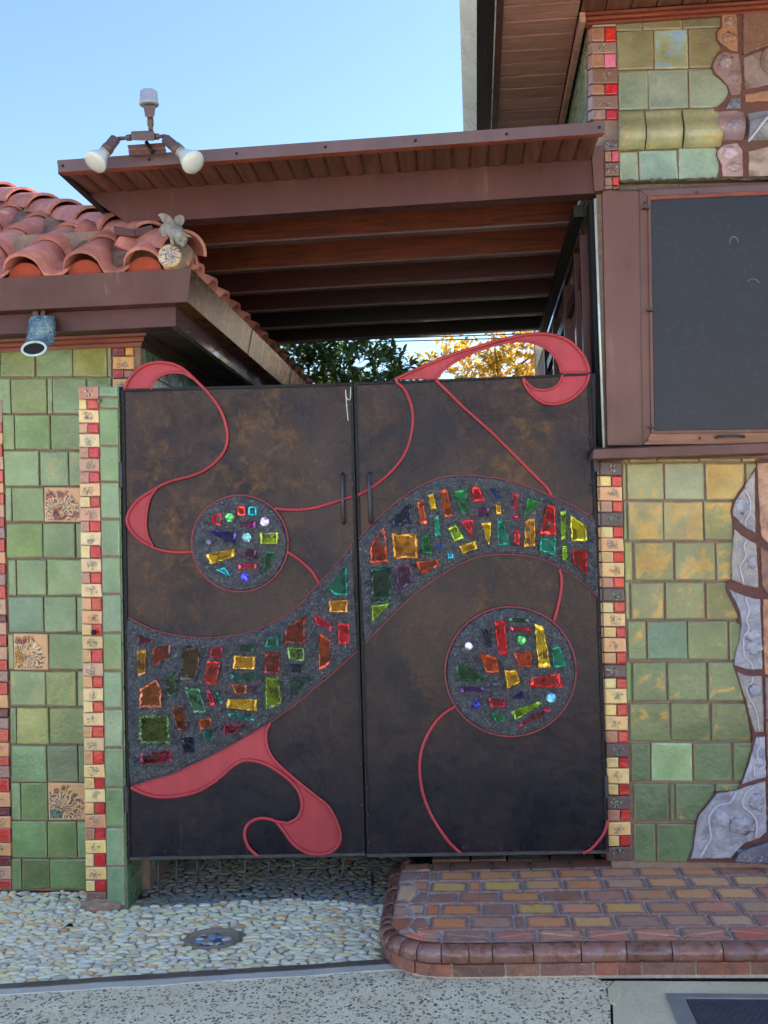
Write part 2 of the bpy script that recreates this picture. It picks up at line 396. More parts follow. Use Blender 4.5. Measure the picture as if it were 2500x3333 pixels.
def m_bigrelief():
    t = NT('large_relief'); v = t.n('TexCoord').outputs['Object']; rr = t.obj('Random')
    wob = t.n('VectorMath', t.n('TexNoise', i_Vector=t.coord(), i_Scale=13.0, i_Detail=3.0).outputs['Color'], (0.5, 0.5, 0.5), operation='SUBTRACT').outputs[0]
    ws = t.n('VectorMath', wob, operation='SCALE'); t.put(ws.inputs['Scale'], 0.10)
    p = t.n('VectorMath', v, ws.outputs[0], operation='ADD').outputs[0]
    sp = t.n('SeparateXYZ', p); x = t.m('ADD', sp.outputs[0], 0.03); z = t.m('ADD', sp.outputs[2], 0.03)
    rad = t.m('SQRT', t.m('ADD', t.m('MULTIPLY', x, x), t.m('MULTIPLY', z, z))); ang = t.m('ARCTAN2', z, x)
    rays = t.m('SINE', t.m('ADD', t.m('MULTIPLY', ang, 21.0), t.m('MULTIPLY', t.noise(20, None, 3), 14.0)))
    brk = t.rng(t.m('SINE', t.m('ADD', t.m('MULTIPLY', rad, 190.0), t.m('MULTIPLY', t.noise(30, None, 3), 22.0))), -0.55, -0.2)
    mask = t.rng(rad, 0.095, 0.118, 1, 0, True)
    mask = t.m('MULTIPLY', mask, brk)
    ln = t.m('MULTIPLY', t.rng(rays, 0.1, 0.5), mask); hi = t.m('MULTIPLY', t.rng(rays, 0.0, -0.5), mask)
    c = t.mix(t.rng(t.noise(14), 0.35, 0.7, 0, 0.35), t.obj('Color'), lin(196, 146, 100))
    spot = t.n('TexVoronoi', i_Vector=t.n('VectorMath', t.coord(), ws.outputs[0], operation='ADD').outputs[0], i_Scale=13.0, feature='F1')
    pal = t.ramp(t.n('SeparateColor', spot.outputs['Color']).outputs[0], [(0, lin(216, 150, 36)), (0.25, lin(70, 140, 124)), (0.5, lin(166, 36, 50)), (0.72, lin(190, 190, 206)), (0.86, lin(100, 140, 96))], 'CONSTANT')
    c = t.mix(t.m('MULTIPLY', hi, 0.85), c, lin(240, 222, 198))
    c = t.mix(t.m('MULTIPLY', t.m('MULTIPLY', t.rng(spot.outputs[0], 0.56, 0.62, 1, 0), t.rng(rad, 0.095, 0.118, 1, 0)), t.rng(t.n('SeparateColor', spot.outputs['Color']).outputs[1], 0.35, 0.37, 0, 0.85)), c, pal)
    c = t.mix(t.m('MULTIPLY', ln, 0.85), c, lin(84, 60, 46))
    t.set(Base_Color=c, Roughness=0.35, Coat_Weight=0.35, Normal=t.bump(t.m('SUBTRACT', t.m('MULTIPLY', hi, 0.8), ln), 1.0, 0.006)); return t.mat
M['bigrelief'] = m_bigrelief()

def m_clay(name, dark, lightc, rough=0.4):
    t = NT(name); v = t.coord()
    a = t.noise(9, v, 6, 0.65, 0.8); b = t.noise(38, v, 5, 0.7, 1.5)
    c = t.mix(t.rng(a, 0.42, 0.68), t.obj('Color'), dark)
    c = t.mix(t.rng(b, 0.55, 0.72, 0, 0.8), c, lightc)
    c = t.mix(t.rng(t.vor(60, v), 0.0, 0.12, 0.8, 0), c, tuple(x * 0.4 for x in dark))
    t.set(Base_Color=c, Roughness=t.rng(a, 0.3, 0.7, rough, rough + 0.2), Coat_Weight=0.25, Normal=t.bump(t.m('ADD', t.m('MULTIPLY', a, 1.0), t.m('MULTIPLY', b, 0.5)), 0.75, 0.015)); return t.mat
M['clay'] = m_clay('lilac_clay', lin(124, 122, 136), lin(205, 205, 214))
M['rustclay'] = m_clay('rust_clay', lin(112, 82, 72), lin(198, 152, 120))
M['vein'] = m_plain('pale_vein', lin(196, 194, 206), 0.4, var=0.12, bump=0.2, sc=40)

def m_gate():
    t = NT('gate_sheet'); p = t.coord(world=True)
    n1 = t.noise(2.2, p, 6, 0.62, 0.7); n2 = t.noise(13, p, 6, 0.7, 0.8); n3 = t.noise(70, p, 3); st = t.noise(2.6, t.n('VectorMath', p, (1.0, 1.0, 0.4), operation='MULTIPLY').outputs[0], 6, 0.65, 1.4)
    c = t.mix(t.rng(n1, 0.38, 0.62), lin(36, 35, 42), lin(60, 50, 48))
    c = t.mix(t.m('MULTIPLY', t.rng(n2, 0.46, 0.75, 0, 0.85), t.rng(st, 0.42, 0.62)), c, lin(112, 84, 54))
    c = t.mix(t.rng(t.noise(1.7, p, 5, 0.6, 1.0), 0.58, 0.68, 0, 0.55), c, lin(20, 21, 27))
    c = t.mix(t.rng(t.n('SeparateXYZ', p).outputs[2], 0.5, 1.8, 0.75, 0.0), c, lin(27, 32, 48))  # painted reflection: lower part of the sheet tinted darker and bluer
    c = t.mix(1.0, c, t.rng(n3, 0.3, 0.7, 0.85, 1.15), 'MULTIPLY')
    # splashed dirt above the bottom rail, and a few fine vertical scratches
    z = t.n('SeparateXYZ', p).outputs[2]
    c = t.mix(t.m('MULTIPLY', t.rng(t.noise(26, p, 5, 0.75), 0.60, 0.74), t.rng(z, 0.34, 0.20)), c, lin(120, 118, 112))
    scr = t.noise(60, t.n('VectorMath', p, (1, 1, 0.03), operation='MULTIPLY').outputs[0], 2)
    c = t.mix(t.m('MULTIPLY', t.rng(scr, 0.70, 0.74, 0, 0.35), t.rng(n1, 0.5, 0.6)), c, lin(120, 112, 108))
    rg = t.m('ADD', t.rng(st, 0.35, 0.65, 0.20, 0.40), t.rng(n2, 0.3, 0.7, -0.03, 0.07))
    t.set(Base_Color=c, Metallic=0.62, Roughness=rg, Normal=t.bump(t.m('ADD', t.m('MULTIPLY', t.noise(3.5, p, 3), 2.0), t.m('MULTIPLY', n3, 0.06)), 0.2, 0.02)); return t.mat
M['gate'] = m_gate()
def m_mortar():
    t = NT('black_mortar'); p = t.coord(world=True)
    a = t.noise(34, p, 6, 0.7, 0.5); b = t.noise(120, p, 5, 0.7)
    c = t.mix(t.rng(a, 0.35, 0.7), lin(78, 81, 88), lin(126, 130, 136))
    c = t.mix(t.rng(b, 0.56, 0.66, 0, 0.8), c, lin(206, 210, 214))
    c = t.mix(t.rng(b, 0.42, 0.34, 0, 0.8), c, lin(30, 32, 36))
    t.set(Base_Color=c, Roughness=0.5, Normal=t.bump(t.m('ADD', a, t.m('MULTIPLY', b, 0.6)), 1.0, 0.04)); return t.mat
M['mortar'] = m_mortar()
def m_glass(name, core):
    t = NT(name); v = t.coord()
    c = t.obj('Color')
    cell = t.n('TexVoronoi', i_Vector=v, i_Scale=55.0 if not core else 34.0, feature='F1')
    r = t.n('SeparateColor', cell.outputs['Color']).outputs[0]
    if core:
        w = t.n('TexWave', i_Vector=v, i_Scale=22.0, i_Distortion=12.0, i_Detail=2.0).outputs[1]
        cc = t.mix(1.0, c, t.rng(t.m('ADD', t.m('MULTIPLY', r, 0.5), t.m('MULTIPLY', t.noise(16), 0.6)), 0.3, 0.8, 0.14, 0.62), 'MULTIPLY'); cc = t.hsv(cc, 0.5, 1.3, 1.0)
        cc = t.mix(t.m('MULTIPLY', t.rng(w, 0.95, 0.99, 0, 0.3), t.rng(t.obj('Random'), 0.7, 0.72)), cc, t.hsv(c, 0.5, 0.8, 1.6))
        t.set(Base_Color=cc, Roughness=0.14, Coat_Weight=0.0, Coat_Roughness=0.04, Normal=t.bump(t.noise(18, None, 2), 0.5, 0.012)); t.b.inputs['Specular IOR Level'].default_value = 0.16
    else:
        cc = t.mix(t.rng(r, 0.55, 0.85), t.mix(1.0, c, t.rng(r, 0, 0.6, 0.7, 2.0), 'MULTIPLY'), t.hsv(c, 0.5, 0.95, 3.4))
        cc = t.mix(t.rng(t.noise(45), 0.66, 0.72, 0, 0.5), cc, (0.55, 0.56, 0.58))  # pale flecks painted on as sparkle
        t.set(Base_Color=cc, Roughness=0.12, Metallic=0.1, Coat_Weight=0.7, Coat_Roughness=0.05, Normal=t.bump(r, 1.0, 0.012))
    return t.mat
M['glass'] = m_glass('coloured_glass', True); M['chip'] = m_glass('chipped_glass_edge', False)

def m_copper():
    t = NT('aged_copper'); p = t.coord(world=True)
    s = t.noise(8, t.n('VectorMath', p, (1, 1.4, 0.12), operation='MULTIPLY').outputs[0], 3, 0.5, 0.2); b = t.noise(22, p, 5, 0.7); g = t.noise(1.5, p, 3)
    c = t.ramp(t.m('ADD', t.m('MULTIPLY', s, 0.25), t.m('MULTIPLY', b, 0.75)), [(0.35, lin(92, 64, 50)), (0.5, lin(132, 90, 60)), (0.62, lin(206, 146, 84))])
    t.set(Base_Color=c, Metallic=0.75, Roughness=t.rng(b, 0.3, 0.7, 0.24, 0.36), Normal=t.bump(g, 0.12, 0.02)); return t.mat
M['copper'] = m_copper()

def m_terracotta():
    t = NT('terracotta'); v = t.coord()
    a = t.noise(7, v, 5, 0.6); b = t.noise(60, v, 4, 0.7)
    c = t.ramp(a, [(0.3, lin(150, 92, 84)), (0.55, lin(188, 120, 106)), (0.72, lin(204, 146, 128))])
    c = t.mix(1.0, c, t.rng(t.obj('Random'), 0, 1, 0.82, 1.12), 'MULTIPLY')
    c = t.mix(t.rng(t.noise(18, v, 6, 0.75), 0.6, 0.75, 0, 0.6), c, lin(96, 78, 70))
    c = t.mix(t.rng(b, 0.62, 0.72, 0, 0.4), c, lin(212, 182, 168))
    t.set(Base_Color=c, Roughness=0.75, Normal=t.bump(b, 0.4, 0.005)); return t.mat
M['terra'] = m_terracotta()
M['plug'] = m_plain('red_clay_plug', lin(168, 74, 52), 0.8, var=0.2, bump=0.4, sc=20)
def m_roofmortar():
    t = NT('lichened_mortar'); p = t.coord(world=True)
    a = t.noise(16, p, 6, 0.7, 0.4); b = t.noise(60, p, 5, 0.75)
    c = t.ramp(a, [(0.35, lin(128, 112, 98)), (0.5, lin(168, 134, 112)), (0.62, lin(178, 124, 106)), (0.7, lin(118, 114, 104))])
    c = t.mix(t.rng(b, 0.58, 0.68, 0, 0.7), c, lin(70, 66, 60))
    t.set(Base_Color=c, Roughness=0.9, Normal=t.bump(t.m('ADD', a, b), 1.0, 0.03)); return t.mat
M['rmortar'] = m_roofmortar()

def m_firetile():
    t = NT('flashed_paver'); g = t.n('TexCoord').outputs['Generated']; sp = t.n('SeparateXYZ', g)
    ex = t.m('MINIMUM', sp.outputs[0], t.m('SUBTRACT', 1.0, sp.outputs[0])); ey = t.m('MINIMUM', sp.outputs[1], t.m('SUBTRACT', 1.0, sp.outputs[1]))
    e = t.m('MINIMUM', t.m('MULTIPLY', ex, 1.8), ey)
    n = t.noise(26, None, 5, 0.7, 0.8); w = t.obj('Alpha')
    e = t.m('ADD', e, t.m('MULTIPLY', t.m('SUBTRACT', n, 0.5), 0.35))
    f = t.m('MULTIPLY', t.rng(e, 0.08, 0.24, 0, 1, True), t.rng(w, 0, 0.8))
    rim = t.mix(t.rng(n, 0.4, 0.65), lin(140, 112, 110), lin(186, 136, 112))
    c = t.mix(f, rim, t.obj('Color'))
    c = t.mix(t.rng(t.noise(12, None, 6, 0.7), 0.5, 0.7, 0, 0.45), c, lin(190, 182, 172))
    c = t.mix(1.0, c, t.rng(t.noise(120, None, 3), 0.3, 0.7, 0.85, 1.12), 'MULTIPLY')
    t.set(Base_Color=c, Roughness=t.rng(n, 0.3, 0.7, 0.5, 0.7), Coat_Weight=0.0, Normal=t.bump(t.m('ADD', n, t.m('MULTIPLY', t.noise(90), 0.4)), 0.35, 0.01)); return t.mat
M['paver'] = m_firetile()
def m_bull():
    t = NT('glazed_nosing'); v = t.coord(); n = t.noise(14, v, 5, 0.7, 0.8)
    c = t.ramp(n, [(0.3, lin(98, 66, 56)), (0.5, lin(140, 94, 78)), (0.62, lin(136, 108, 108)), (0.74, lin(206, 150, 104))])
    c = t.mix(1.0, c, t.rng(t.obj('Random'), 0, 1, 0.8, 1.25), 'MULTIPLY')
    t.set(Base_Color=c, Roughness=t.rng(n, 0.3, 0.7, 0.2, 0.4), Coat_Weight=0.4, Normal=t.bump(t.noise(40, v), 0.3, 0.01)); return t.mat
M['bull'] = m_bull()
M['stepgrout'] = m_plain('pale_grout', lin(214, 204, 194), 0.9, var=0.25, bump=0.5, sc=35)

def m_aggregate():
    t = NT('exposed_aggregate'); p = t.coord(world=True)
    w = t.n('VectorMath', t.n('TexNoise', i_Vector=p, i_Scale=22.0).outputs['Color'], (0.03, 0.03, 0.0), operation='MULTIPLY').outputs[0]
    p2 = t.n('VectorMath', p, w, operation='ADD').outputs[0]
    vo = t.n('TexVoronoi', i_Vector=t.n('VectorMath', p2, (1, 0.8, 1), operation='MULTIPLY').outputs[0], i_Scale=75.0, feature='F1')
    r = t.n('SeparateColor', vo.outputs['Color']).outputs[0]
    vo2 = t.n('TexVoronoi', i_Vector=p2, i_Scale=120.0, feature='F1'); r2 = t.n('SeparateColor', vo2.outputs['Color']).outputs[1]
    st = t.m('MULTIPLY', t.rng(vo.outputs[0], 0.42, 0.52, 1, 0), t.rng(r, 0.58, 0.62, 0, 1))
    st2 = t.m('MULTIPLY', t.rng(vo2.outputs[0], 0.4, 0.5, 1, 0), t.rng(r2, 0.68, 0.72, 0, 0.8))
    cem = t.mix(t.rng(t.noise(5, p, 5), 0.35, 0.7), lin(252, 240, 206), lin(236, 220, 184))
    stc = t.ramp(r, [(0.5, lin(128, 124, 114)), (0.7, lin(160, 150, 130)), (0.85, lin(104, 104, 102)), (0.95, lin(186, 168, 138))], 'CONSTANT')
    c = t.mix(st, t.mix(t.m('MULTIPLY', st2, 0.7), cem, lin(132, 130, 122)), stc)
    c = t.mix(t.rng(t.noise(1.6, p, 6, 0.7), 0.52, 0.7, 0, 0.30), c, lin(168, 158, 142))
    c = t.mix(t.rng(t.noise(160, p, 2), 0.6, 0.7, 0, 0.5), c, lin(90, 90, 86))
    t.set(Base_Color=c, Roughness=0.85, Normal=t.bump(t.m('SUBTRACT', 1.0, t.m('ADD', st, st2)), 0.6, 0.006)); return t.mat
M['agg'] = m_aggregate()
def m_conc(name, a, b, sc=1.0):
    t = NT(name); p = t.coord(world=True)
    n = t.noise(3.5 * sc, p, 6, 0.65); f = t.noise(140, p, 4, 0.75); g = t.noise(45, p, 4, 0.7)
    c = t.mix(t.rng(n, 0.35, 0.7), a, b)
    c = t.mix(1.0, c, t.rng(t.m('ADD', t.m('MULTIPLY', f, 0.6), t.m('MULTIPLY', g, 0.4)), 0.35, 0.65, 0.84, 1.12), 'MULTIPLY')
    c = t.mix(t.rng(t.vor(70, p), 0.0, 0.1, 0.35, 0), c, lin(90, 90, 84))
    t.set(Base_Color=c, Roughness=0.85, Normal=t.bump(t.m('ADD', f, g), 0.5, 0.006)); return t.mat
M['conc'] = m_conc('sanded_concrete', lin(224, 212, 174), lin(238, 226, 190))
M['blueconc'] = m_conc('smooth_concrete_lip', lin(196, 194, 184), lin(222, 220, 210))
M['asphalt'] = m_conc('asphalt', lin(70, 70, 72), lin(92, 92, 92))
M['soil'] = m_conc('bare_ground', lin(120, 112, 100), lin(140, 132, 116))
M['bed'] = m_conc('pebble_bed_mortar', lin(156, 146, 124), lin(180, 168, 144))
M['joint'] = m_conc('dark_joint', lin(92, 84, 76), lin(120, 110, 98))
def m_pebble():
    t = NT('pebble'); v = t.coord(world=True)
    c = t.mix(1.0, t.obj('Color'), t.rng(t.noise(60, v, 4), 0.3, 0.7, 0.88, 1.08), 'MULTIPLY')
    at = t.n('Attribute', attribute_name='tone', attribute_type='GEOMETRY')
    is_j = t.n('Attribute', attribute_name='joined', attribute_type='OBJECT').outputs['Fac']
    c = t.mix(is_j, c, at.outputs['Color'])
    t.set(Base_Color=c, Roughness=0.5, Normal=t.bump(t.noise(90, v), 0.12, 0.004)); return t.mat
M['pebble'] = m_pebble()
def m_leaf(name, c1, c2, trans=0.35, rough=0.4):
    t = NT(name); v = t.coord(world=True)
    r = t.n('TexWhiteNoise', t.n('VectorMath', t.n('VectorMath', v, (9, 9, 9), operation='MULTIPLY').outputs[0], operation='FLOOR').outputs[0]).outputs[0]
    c = t.mix(t.m('ADD', t.m('MULTIPLY', t.noise(2.0, v, 3), 0.6), t.m('MULTIPLY', r, 0.4)), c1, c2)
    t.set(Base_Color=c, Roughness=rough)
    tr = t.n('BsdfTranslucent', c); mx = t.n('MixShader', trans, t.b.outputs[0], tr.outputs[0])
    t.t.links.new(mx.outputs[0], t.out.inputs[0]); return t.mat
M['citrus'] = m_leaf('citrus_leaf', lin(40, 66, 36), lin(112, 142, 66))
M['yellow'] = m_leaf('turning_leaf', lin(150, 150, 48), lin(244, 190, 80), 0.5, 0.5)
M['bark'] = m_plain('bark', lin(110, 92, 76), 0.9, var=0.3, bump=0.8, sc=20)
M['stone'] = m_plain('cast_stone', lin(158, 152, 138), 0.85, var=0.4, bump=0.8, sc=36)
def m_screen():
    t = NT('dark_insect_screen'); p = t.coord(world=True)
    n = t.noise(1.6, p, 5, 0.6); f = t.noise(30, p, 4, 0.7)
    c = t.mix(t.rng(n, 0.35, 0.7), lin(26, 31, 40), lin(38, 45, 56))
    sp = t.n('SeparateXYZ', p)
    wx = t.m('SINE', t.m('MULTIPLY', sp.outputs[0], 3140.0)); wz = t.m('SINE', t.m('MULTIPLY', sp.outputs[2], 3140.0))
    t.set(Base_Color=t.mix(t.rng(f, 0.55, 0.75, 0, 0.25), c, lin(84, 90, 98)), Roughness=t.rng(n, 0.35, 0.65, 0.28, 0.5), Normal=t.bump(t.m('MULTIPLY', wx, wz), 0.15, 0.0005)); return t.mat
M['screen'] = m_screen()
def m_darkglass():
    t = NT('dark_window_glass'); t.set(Base_Color=(0.02, 0.022, 0.026), Roughness=0.04, Coat_Weight=1.0); return t.mat
M['darkglass'] = m_darkglass()
M['lampglass'] = m_plain('frosted_lamp', lin(206, 210, 204), 0.3, var=0.05, bump=0.02, sc=6, coat=0.4)
M['sensor'] = m_plain('grey_plastic', lin(158, 164, 176), 0.45, var=0.05, bump=0.03, sc=8)
M['lampbody'] = m_plain('brown_plastic', lin(98, 78, 74), 0.5, var=0.12, bump=0.08, sc=20)
M['galv'] = m_plain('galvanised_edge', lin(206, 220, 214), 0.3, metal=0.2, var=0.18, bump=0.15, sc=6)
M['covframe'] = m_plain('blued_steel_frame', lin(156, 160, 164), 0.4, metal=0.4, var=0.12, bump=0.1, sc=10)
M['covplate'] = m_plain('chequer_plate', lin(76, 84, 100), 0.45, metal=0.5, var=0.15, bump=0.1, sc=14)
def m_fish():
    t = NT('blue_green_glaze'); v = t.coord(vary=False)
    a = t.noise(16, v, 5, 0.65, 0.5)
    c = t.ramp(a, [(0.3, lin(70, 88, 122)), (0.45, lin(112, 140, 166)), (0.56, lin(134, 172, 166)), (0.68, lin(184, 208, 208))])
    vo = t.n('TexVoronoi', i_Vector=t.n('VectorMath', v, (1, 1, 1.5), operation='MULTIPLY').outputs[0], i_Scale=62.0, feature='DISTANCE_TO_EDGE').outputs[0]
    c = t.mix(t.rng(vo, 0.0, 0.06, 0.5, 0), c, lin(50, 62, 84))
    t.set(Base_Color=c, Roughness=0.22, Coat_Weight=0.6, Normal=t.bump(t.rng(vo, 0, 0.3), 0.9, 0.006)); return t.mat
M['fish'] = m_fish()
M['fishlip'] = m_plain('pale_lip_glaze', lin(190, 208, 200), 0.25, var=0.25, bump=0.3, sc=30, coat=0.5)
M['dark'] = m_plain('dark_hollow', lin(14, 14, 20), 0.8)
M['walldark'] = m_plain('wall_render', lin(120, 108, 98), 0.9, var=0.15, bump=0.4, sc=10)
# ------------------------------------------------------------------ the ground
def gz(x, y): return 0.10 * max(0.0, y - 5.08)
def sheet(name, pts, mat, parent=None, kind='structure', t=0.02, **k):
    n = len(pts)
    if area2([(p[0], p[1]) for p in pts]) < 0: pts = pts[::-1]
    v = [tuple(p) for p in pts] + [(p[0], p[1], p[2] - t) for p in pts]
    f = [tuple(range(n)), tuple(range(2 * n - 1, n - 1, -1))] + [(i, n + i, n + (i + 1) % n, (i + 1) % n)[::-1] for i in range(n)]
    o = mk(name, v, f, mat, parent, **k)
    if kind: o['kind'] = kind
    return o
g = sheet('ground', [(-150, -150, -0.06), (150, -150, -0.06), (150, 250, -0.06), (-150, 250, -0.06)], M['soil'], t=0.1)
sheet('road', [(-60, -8.5, -0.052), (60, -8.5, -0.052), (60, -0.6, -0.052), (-60, -0.6, -0.052)], M['agg'], t=0.004)
jL, jR = G(-900, 3262), G(1500, 3110)                  # far edge of the dark joint
def joint_y(x, o=0.0):
    return jL[1] + (jR[1] - jL[1]) * (x - jL[0]) / (jR[0] - jL[0]) - o
crk = [G(1985, 3165), G(1974, 3215), G(1990, 3260), G(1992, 3333), G(2040, 3800), G(2100, 4600)]
aggp = [(-6, joint_y(-6, 0.07), -0.004)]
aggp += [(x, joint_y(x, 0.07), -0.004) for x in (-2, 0.0, 0.30)]
aggp += [(0.42, 4.12, -0.004), (crk[0][0], 4.12, -0.004)] + [(p[0] - 0.004, p[1], -0.004) for p in crk[1:4]]
aggp += [(crk[4][0], -0.5, -0.004), (-6, -0.5, -0.004)]
tag(sheet('pavement', aggp, M['agg'], t=0.05), None, None)
cp = [(crk[0][0] + 0.008, 4.12, -0.003)] + [(p[0] + 0.005, p[1], -0.003) for p in crk[1:4]] + [(crk[4][0] + 0.005, -0.5, -0.003), (8, -0.5, -0.003), (8, 4.12, -0.003)]
sheet('concrete_slab', cp, M['conc'], t=0.05)
sheet('kerb_stone', [(-60, -0.5, -0.002), (60, -0.5, -0.002), (60, -0.62, -0.01), (-60, -0.62, -0.01)], M['conc'], t=0.05)
# cracked-off corner pieces of the slab
for k, q in enumerate(([(1979, 3212), (2003, 3205), (2021, 3216), (2019, 3236), (1979, 3230)], [(1979, 3233), (2018, 3240), (2004, 3268), (1986, 3262)])):
    pts = [G(x, y, 0.003) for x, y in q]; sheet('slab_fragment', pts, M['conc'], t=0.006)
# dark joint and pale lip that run across the driveway
def strip(name, x0, x1, o0, o1, z, mat, seg=40, jit=0.0, t=0.02):
    a = []; b = []
    for i in range(seg + 1):
        x = x0 + (x1 - x0) * i / seg
        a.append((x, joint_y(x, o0) + uni(-jit, jit), z)); b.append((x, joint_y(x, o1) + uni(-jit, jit), z))
    return sheet(name, a + b[::-1], mat, t=t)
jn = strip('expansion_joint', -6, 0.0, 0.0, 0.046, 0.004, M['joint'], 60, 0.004)
strip('concrete_lip', -6, 0.10, 0.044, 0.102, 0.0, M['blueconc'], 60, 0.006)

H = 0.12
WK = YR + 0.10
inner_px = [(1305, 2806), (1300, 2850), (1287, 2920), (1275, 2989), (1276, 3015), (1298, 3039), (1331, 3054), (1374, 3065), (1439, 3070), (1600, 3070), (2000, 3064), (2500, 3062), (3100, 3058)]
inner = [G(x, y, H) for x, y in inner_px]
inner = [np.array([inner[0][0] + 0.02, WK, H])] + inner
ip = spline(inner, 6)

def _outw(i):
    a = ip[max(i - 1, 0)]; b_ = ip[min(i + 1, len(ip) - 1)]; d = b_ - a; d /= np.linalg.norm(d)
    return np.array([d[1], -d[0], 0.0])
stepoly = [(ip[i] + _outw(i) * 0.034)[:2] for i in range(len(ip))] + [np.array([ip[-1][0], 9.0]), np.array([ip[0][0] - .03, 9.0])]
stepoly = [(float(p[0]), float(p[1])) for p in stepoly]
def in_poly(x, y, P):
    r = False; j = len(P) - 1
    for i in range(len(P)):
        if (P[i][1] > y) != (P[j][1] > y) and x < (P[j][0] - P[i][0]) * (y - P[i][1]) / (P[j][1] - P[i][1]) + P[i][0]: r = not r
        j = i
    return r
# pebble driveway
bed = thing('pebble_driveway', (-1.2, 4.6, 0.0), 'driveway paved with flat pale river pebbles set on edge in mortar', 'driveway', kind='structure')
bed['kind'] = 'structure'; del bed['category']
bv = []; bf = []
NX, NYs = 12, [3.9, 4.6, 5.08, 5.6, 6.5, 8.0, 10.0, 13.0]
xs = [-7.0 + 9.0 * i / NX for i in range(NX + 1)]
for yy in NYs:
    for x in xs:
        y = max(yy, joint_y(x, 0.0)); bv.append((x, y, gz(x, y) - 0.008))
for j in range(len(NYs) - 1):
    for i in range(NX):
        a = j * (NX + 1) + i; bf.append((a, a + 1, a + NX + 2, a + NX + 1))
M['bedshade'] = m_conc('shaded_bed', lin(44, 42, 44), lin(62, 60, 60))  # bed behind the gate darkened in colour to stand for shade
mk('mortar_bed', bv, bf, None, bed, mats=[M['bed'], M['bedshade']], fm=[1 if j >= 2 else 0 for j in range(len(NYs) - 1) for i in range(NX)])
def blocked(x, y):
    if x > -0.45 and in_poly(x, y, stepoly): return True
    if -1.86 < x < -1.655 and 4.922 < y < 5.3: return True
    if x < -1.66 and y > 5.165: return True
    dc = G(693, 3054)
    if (x - dc[0]) ** 2 + (y - dc[1]) ** 2 < 0.122 ** 2: return True
    return y - 0.018 < joint_y(x, 0.0)
cols = [((206, 208, 200), 26), ((222, 222, 210), 20), ((188, 196, 200), 18), ((196, 190, 168), 14), ((168, 176, 180), 8), ((214, 206, 180), 10), ((200, 170, 132), 3), ((176, 150, 118), 2), ((150, 160, 172), 3), ((236, 236, 228), 8)]
pool = [lin(*c) for c, w in cols for _ in range(w)]
ring = 9
protos = []
for k in range(10):
    v = []; e = uni(2.0, 3.0); wob = [uni(0.86, 1.08) for _ in range(ring)]
    for (rr, zz) in ((1.0, -0.7), (1.0, 0.0), (0.80, 0.55), (0.42, 0.88)):
        for i in range(ring):
            a = 2 * math.pi * i / ring; ca, sa = math.cos(a), math.sin(a)
            q = (abs(ca) ** e + abs(sa) ** e) ** (-1 / e) * wob[i]
            v.append((ca * q * rr, sa * q * rr, zz))
    v.append((0, 0, 1.0)); f = []
    for j in range(3):
        for i in range(ring):
            i2 = (i + 1) % ring; f.append((j * ring + i, j * ring + i2, (j + 1) * ring + i2, (j + 1) * ring + i))
    for i in range(ring): f.append((3 * ring + i, 3 * ring + (i + 1) % ring, 4 * ring))
    protos.append((np.array(v), f))
pme = []
for v, f in protos:
    me = bpy.data.meshes.new('pebble'); me.from_pydata((v * np.array([0.031, 0.0185, 0.009])).tolist(), [], f); me.materials.append(M['pebble'])
    me.polygons.foreach_set('use_smooth', [True] * len(me.polygons)); pme.append(me)
spots = []
y = 4.0
while y < 7.6:
    big = 0.76 + max(0, y - 5.6) * 0.25
    pitch = 0.0315 * big; x = -4.3 + uni(0, 0.06)
    while x < 1.0:
        sc = uni(0.55, 1.45) if rnd() < 0.8 else uni(1.3, 1.75)
        w = 0.031 * sc * big
        hgt = 0.0185 * big * uni(0.72, 1.12) * (1.12 if sc < 0.8 else 1)
        px, py = x + w, y + uni(-0.009, 0.009) + 0.05 * math.sin(px * 1.3) if False else y + uni(-0.010, 0.010) + 0.012 * math.sin(x * 3.1 + y * 2)
        cc_ = tuple(min(c_ * 1.18 * f_, .8) for c_, f_ in zip(random.choice(pool), (1.20, 1.02, .78)))
        if px > -1.68 and py > 5.02 + 0.05 * math.sin(px * 5): cc_ = tuple(q_ * k_ for q_, k_ in zip(cc_, (.26, .30, .40)))   # shade inside the gate painted into the pebble colour
        if not blocked(px, py) and not blocked(px - w * 0.6, py) and not blocked(px + w * 0.6, py):
            spots.append((px, py, w, hgt, 0.10 + uni(-0.32, 0.32), uni(0.7, 1.2), cc_, random.randrange(10)))
        x += 2 * w + 0.001
    y += pitch
def seen_size(s):
    x, y = s[0], s[1]
    d = y; u = x / y * F + 1550
    return (s[2] * s[3] / (d ** 3)) if -10 < u < 2500 else 0.0
order = sorted(range(len(spots)), key=lambda i: -seen_size(spots[i]))
near = set(order[:300])
jv = []; jf = []; jc = []
for i, (x, y, w, hg, rot, hz, c, k) in enumerate(spots):
    z = gz(x, y) - 0.006
    if i in near:
        inst(pme[k], 'pebble', (x, y, z), bed, (uni(-0.06, 0.06), uni(-0.06, 0.06), rot), (w / 0.031, hg / 0.0185, hz), c)
    else:
        v, f = protos[k]; ca, sa = math.cos(rot), math.sin(rot); b = len(jv)
        vx, vy, vz = v[:, 0] * w, v[:, 1] * hg, v[:, 2] * 0.009 * hz
        jv += list(zip(vx * ca - vy * sa + x, vx * sa + vy * ca + y, vz + z)); jf += [tuple(a + b for a in q) for q in f]; jc += [c] * len(v)
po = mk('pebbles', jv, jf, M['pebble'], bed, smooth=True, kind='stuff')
at = po.data.color_attributes.new('tone', 'FLOAT_COLOR', 'POINT')
at.data.foreach_set('color', np.array([(*c, 1.0) for c in jc], dtype=np.float32).ravel())
po['joined'] = 1.0

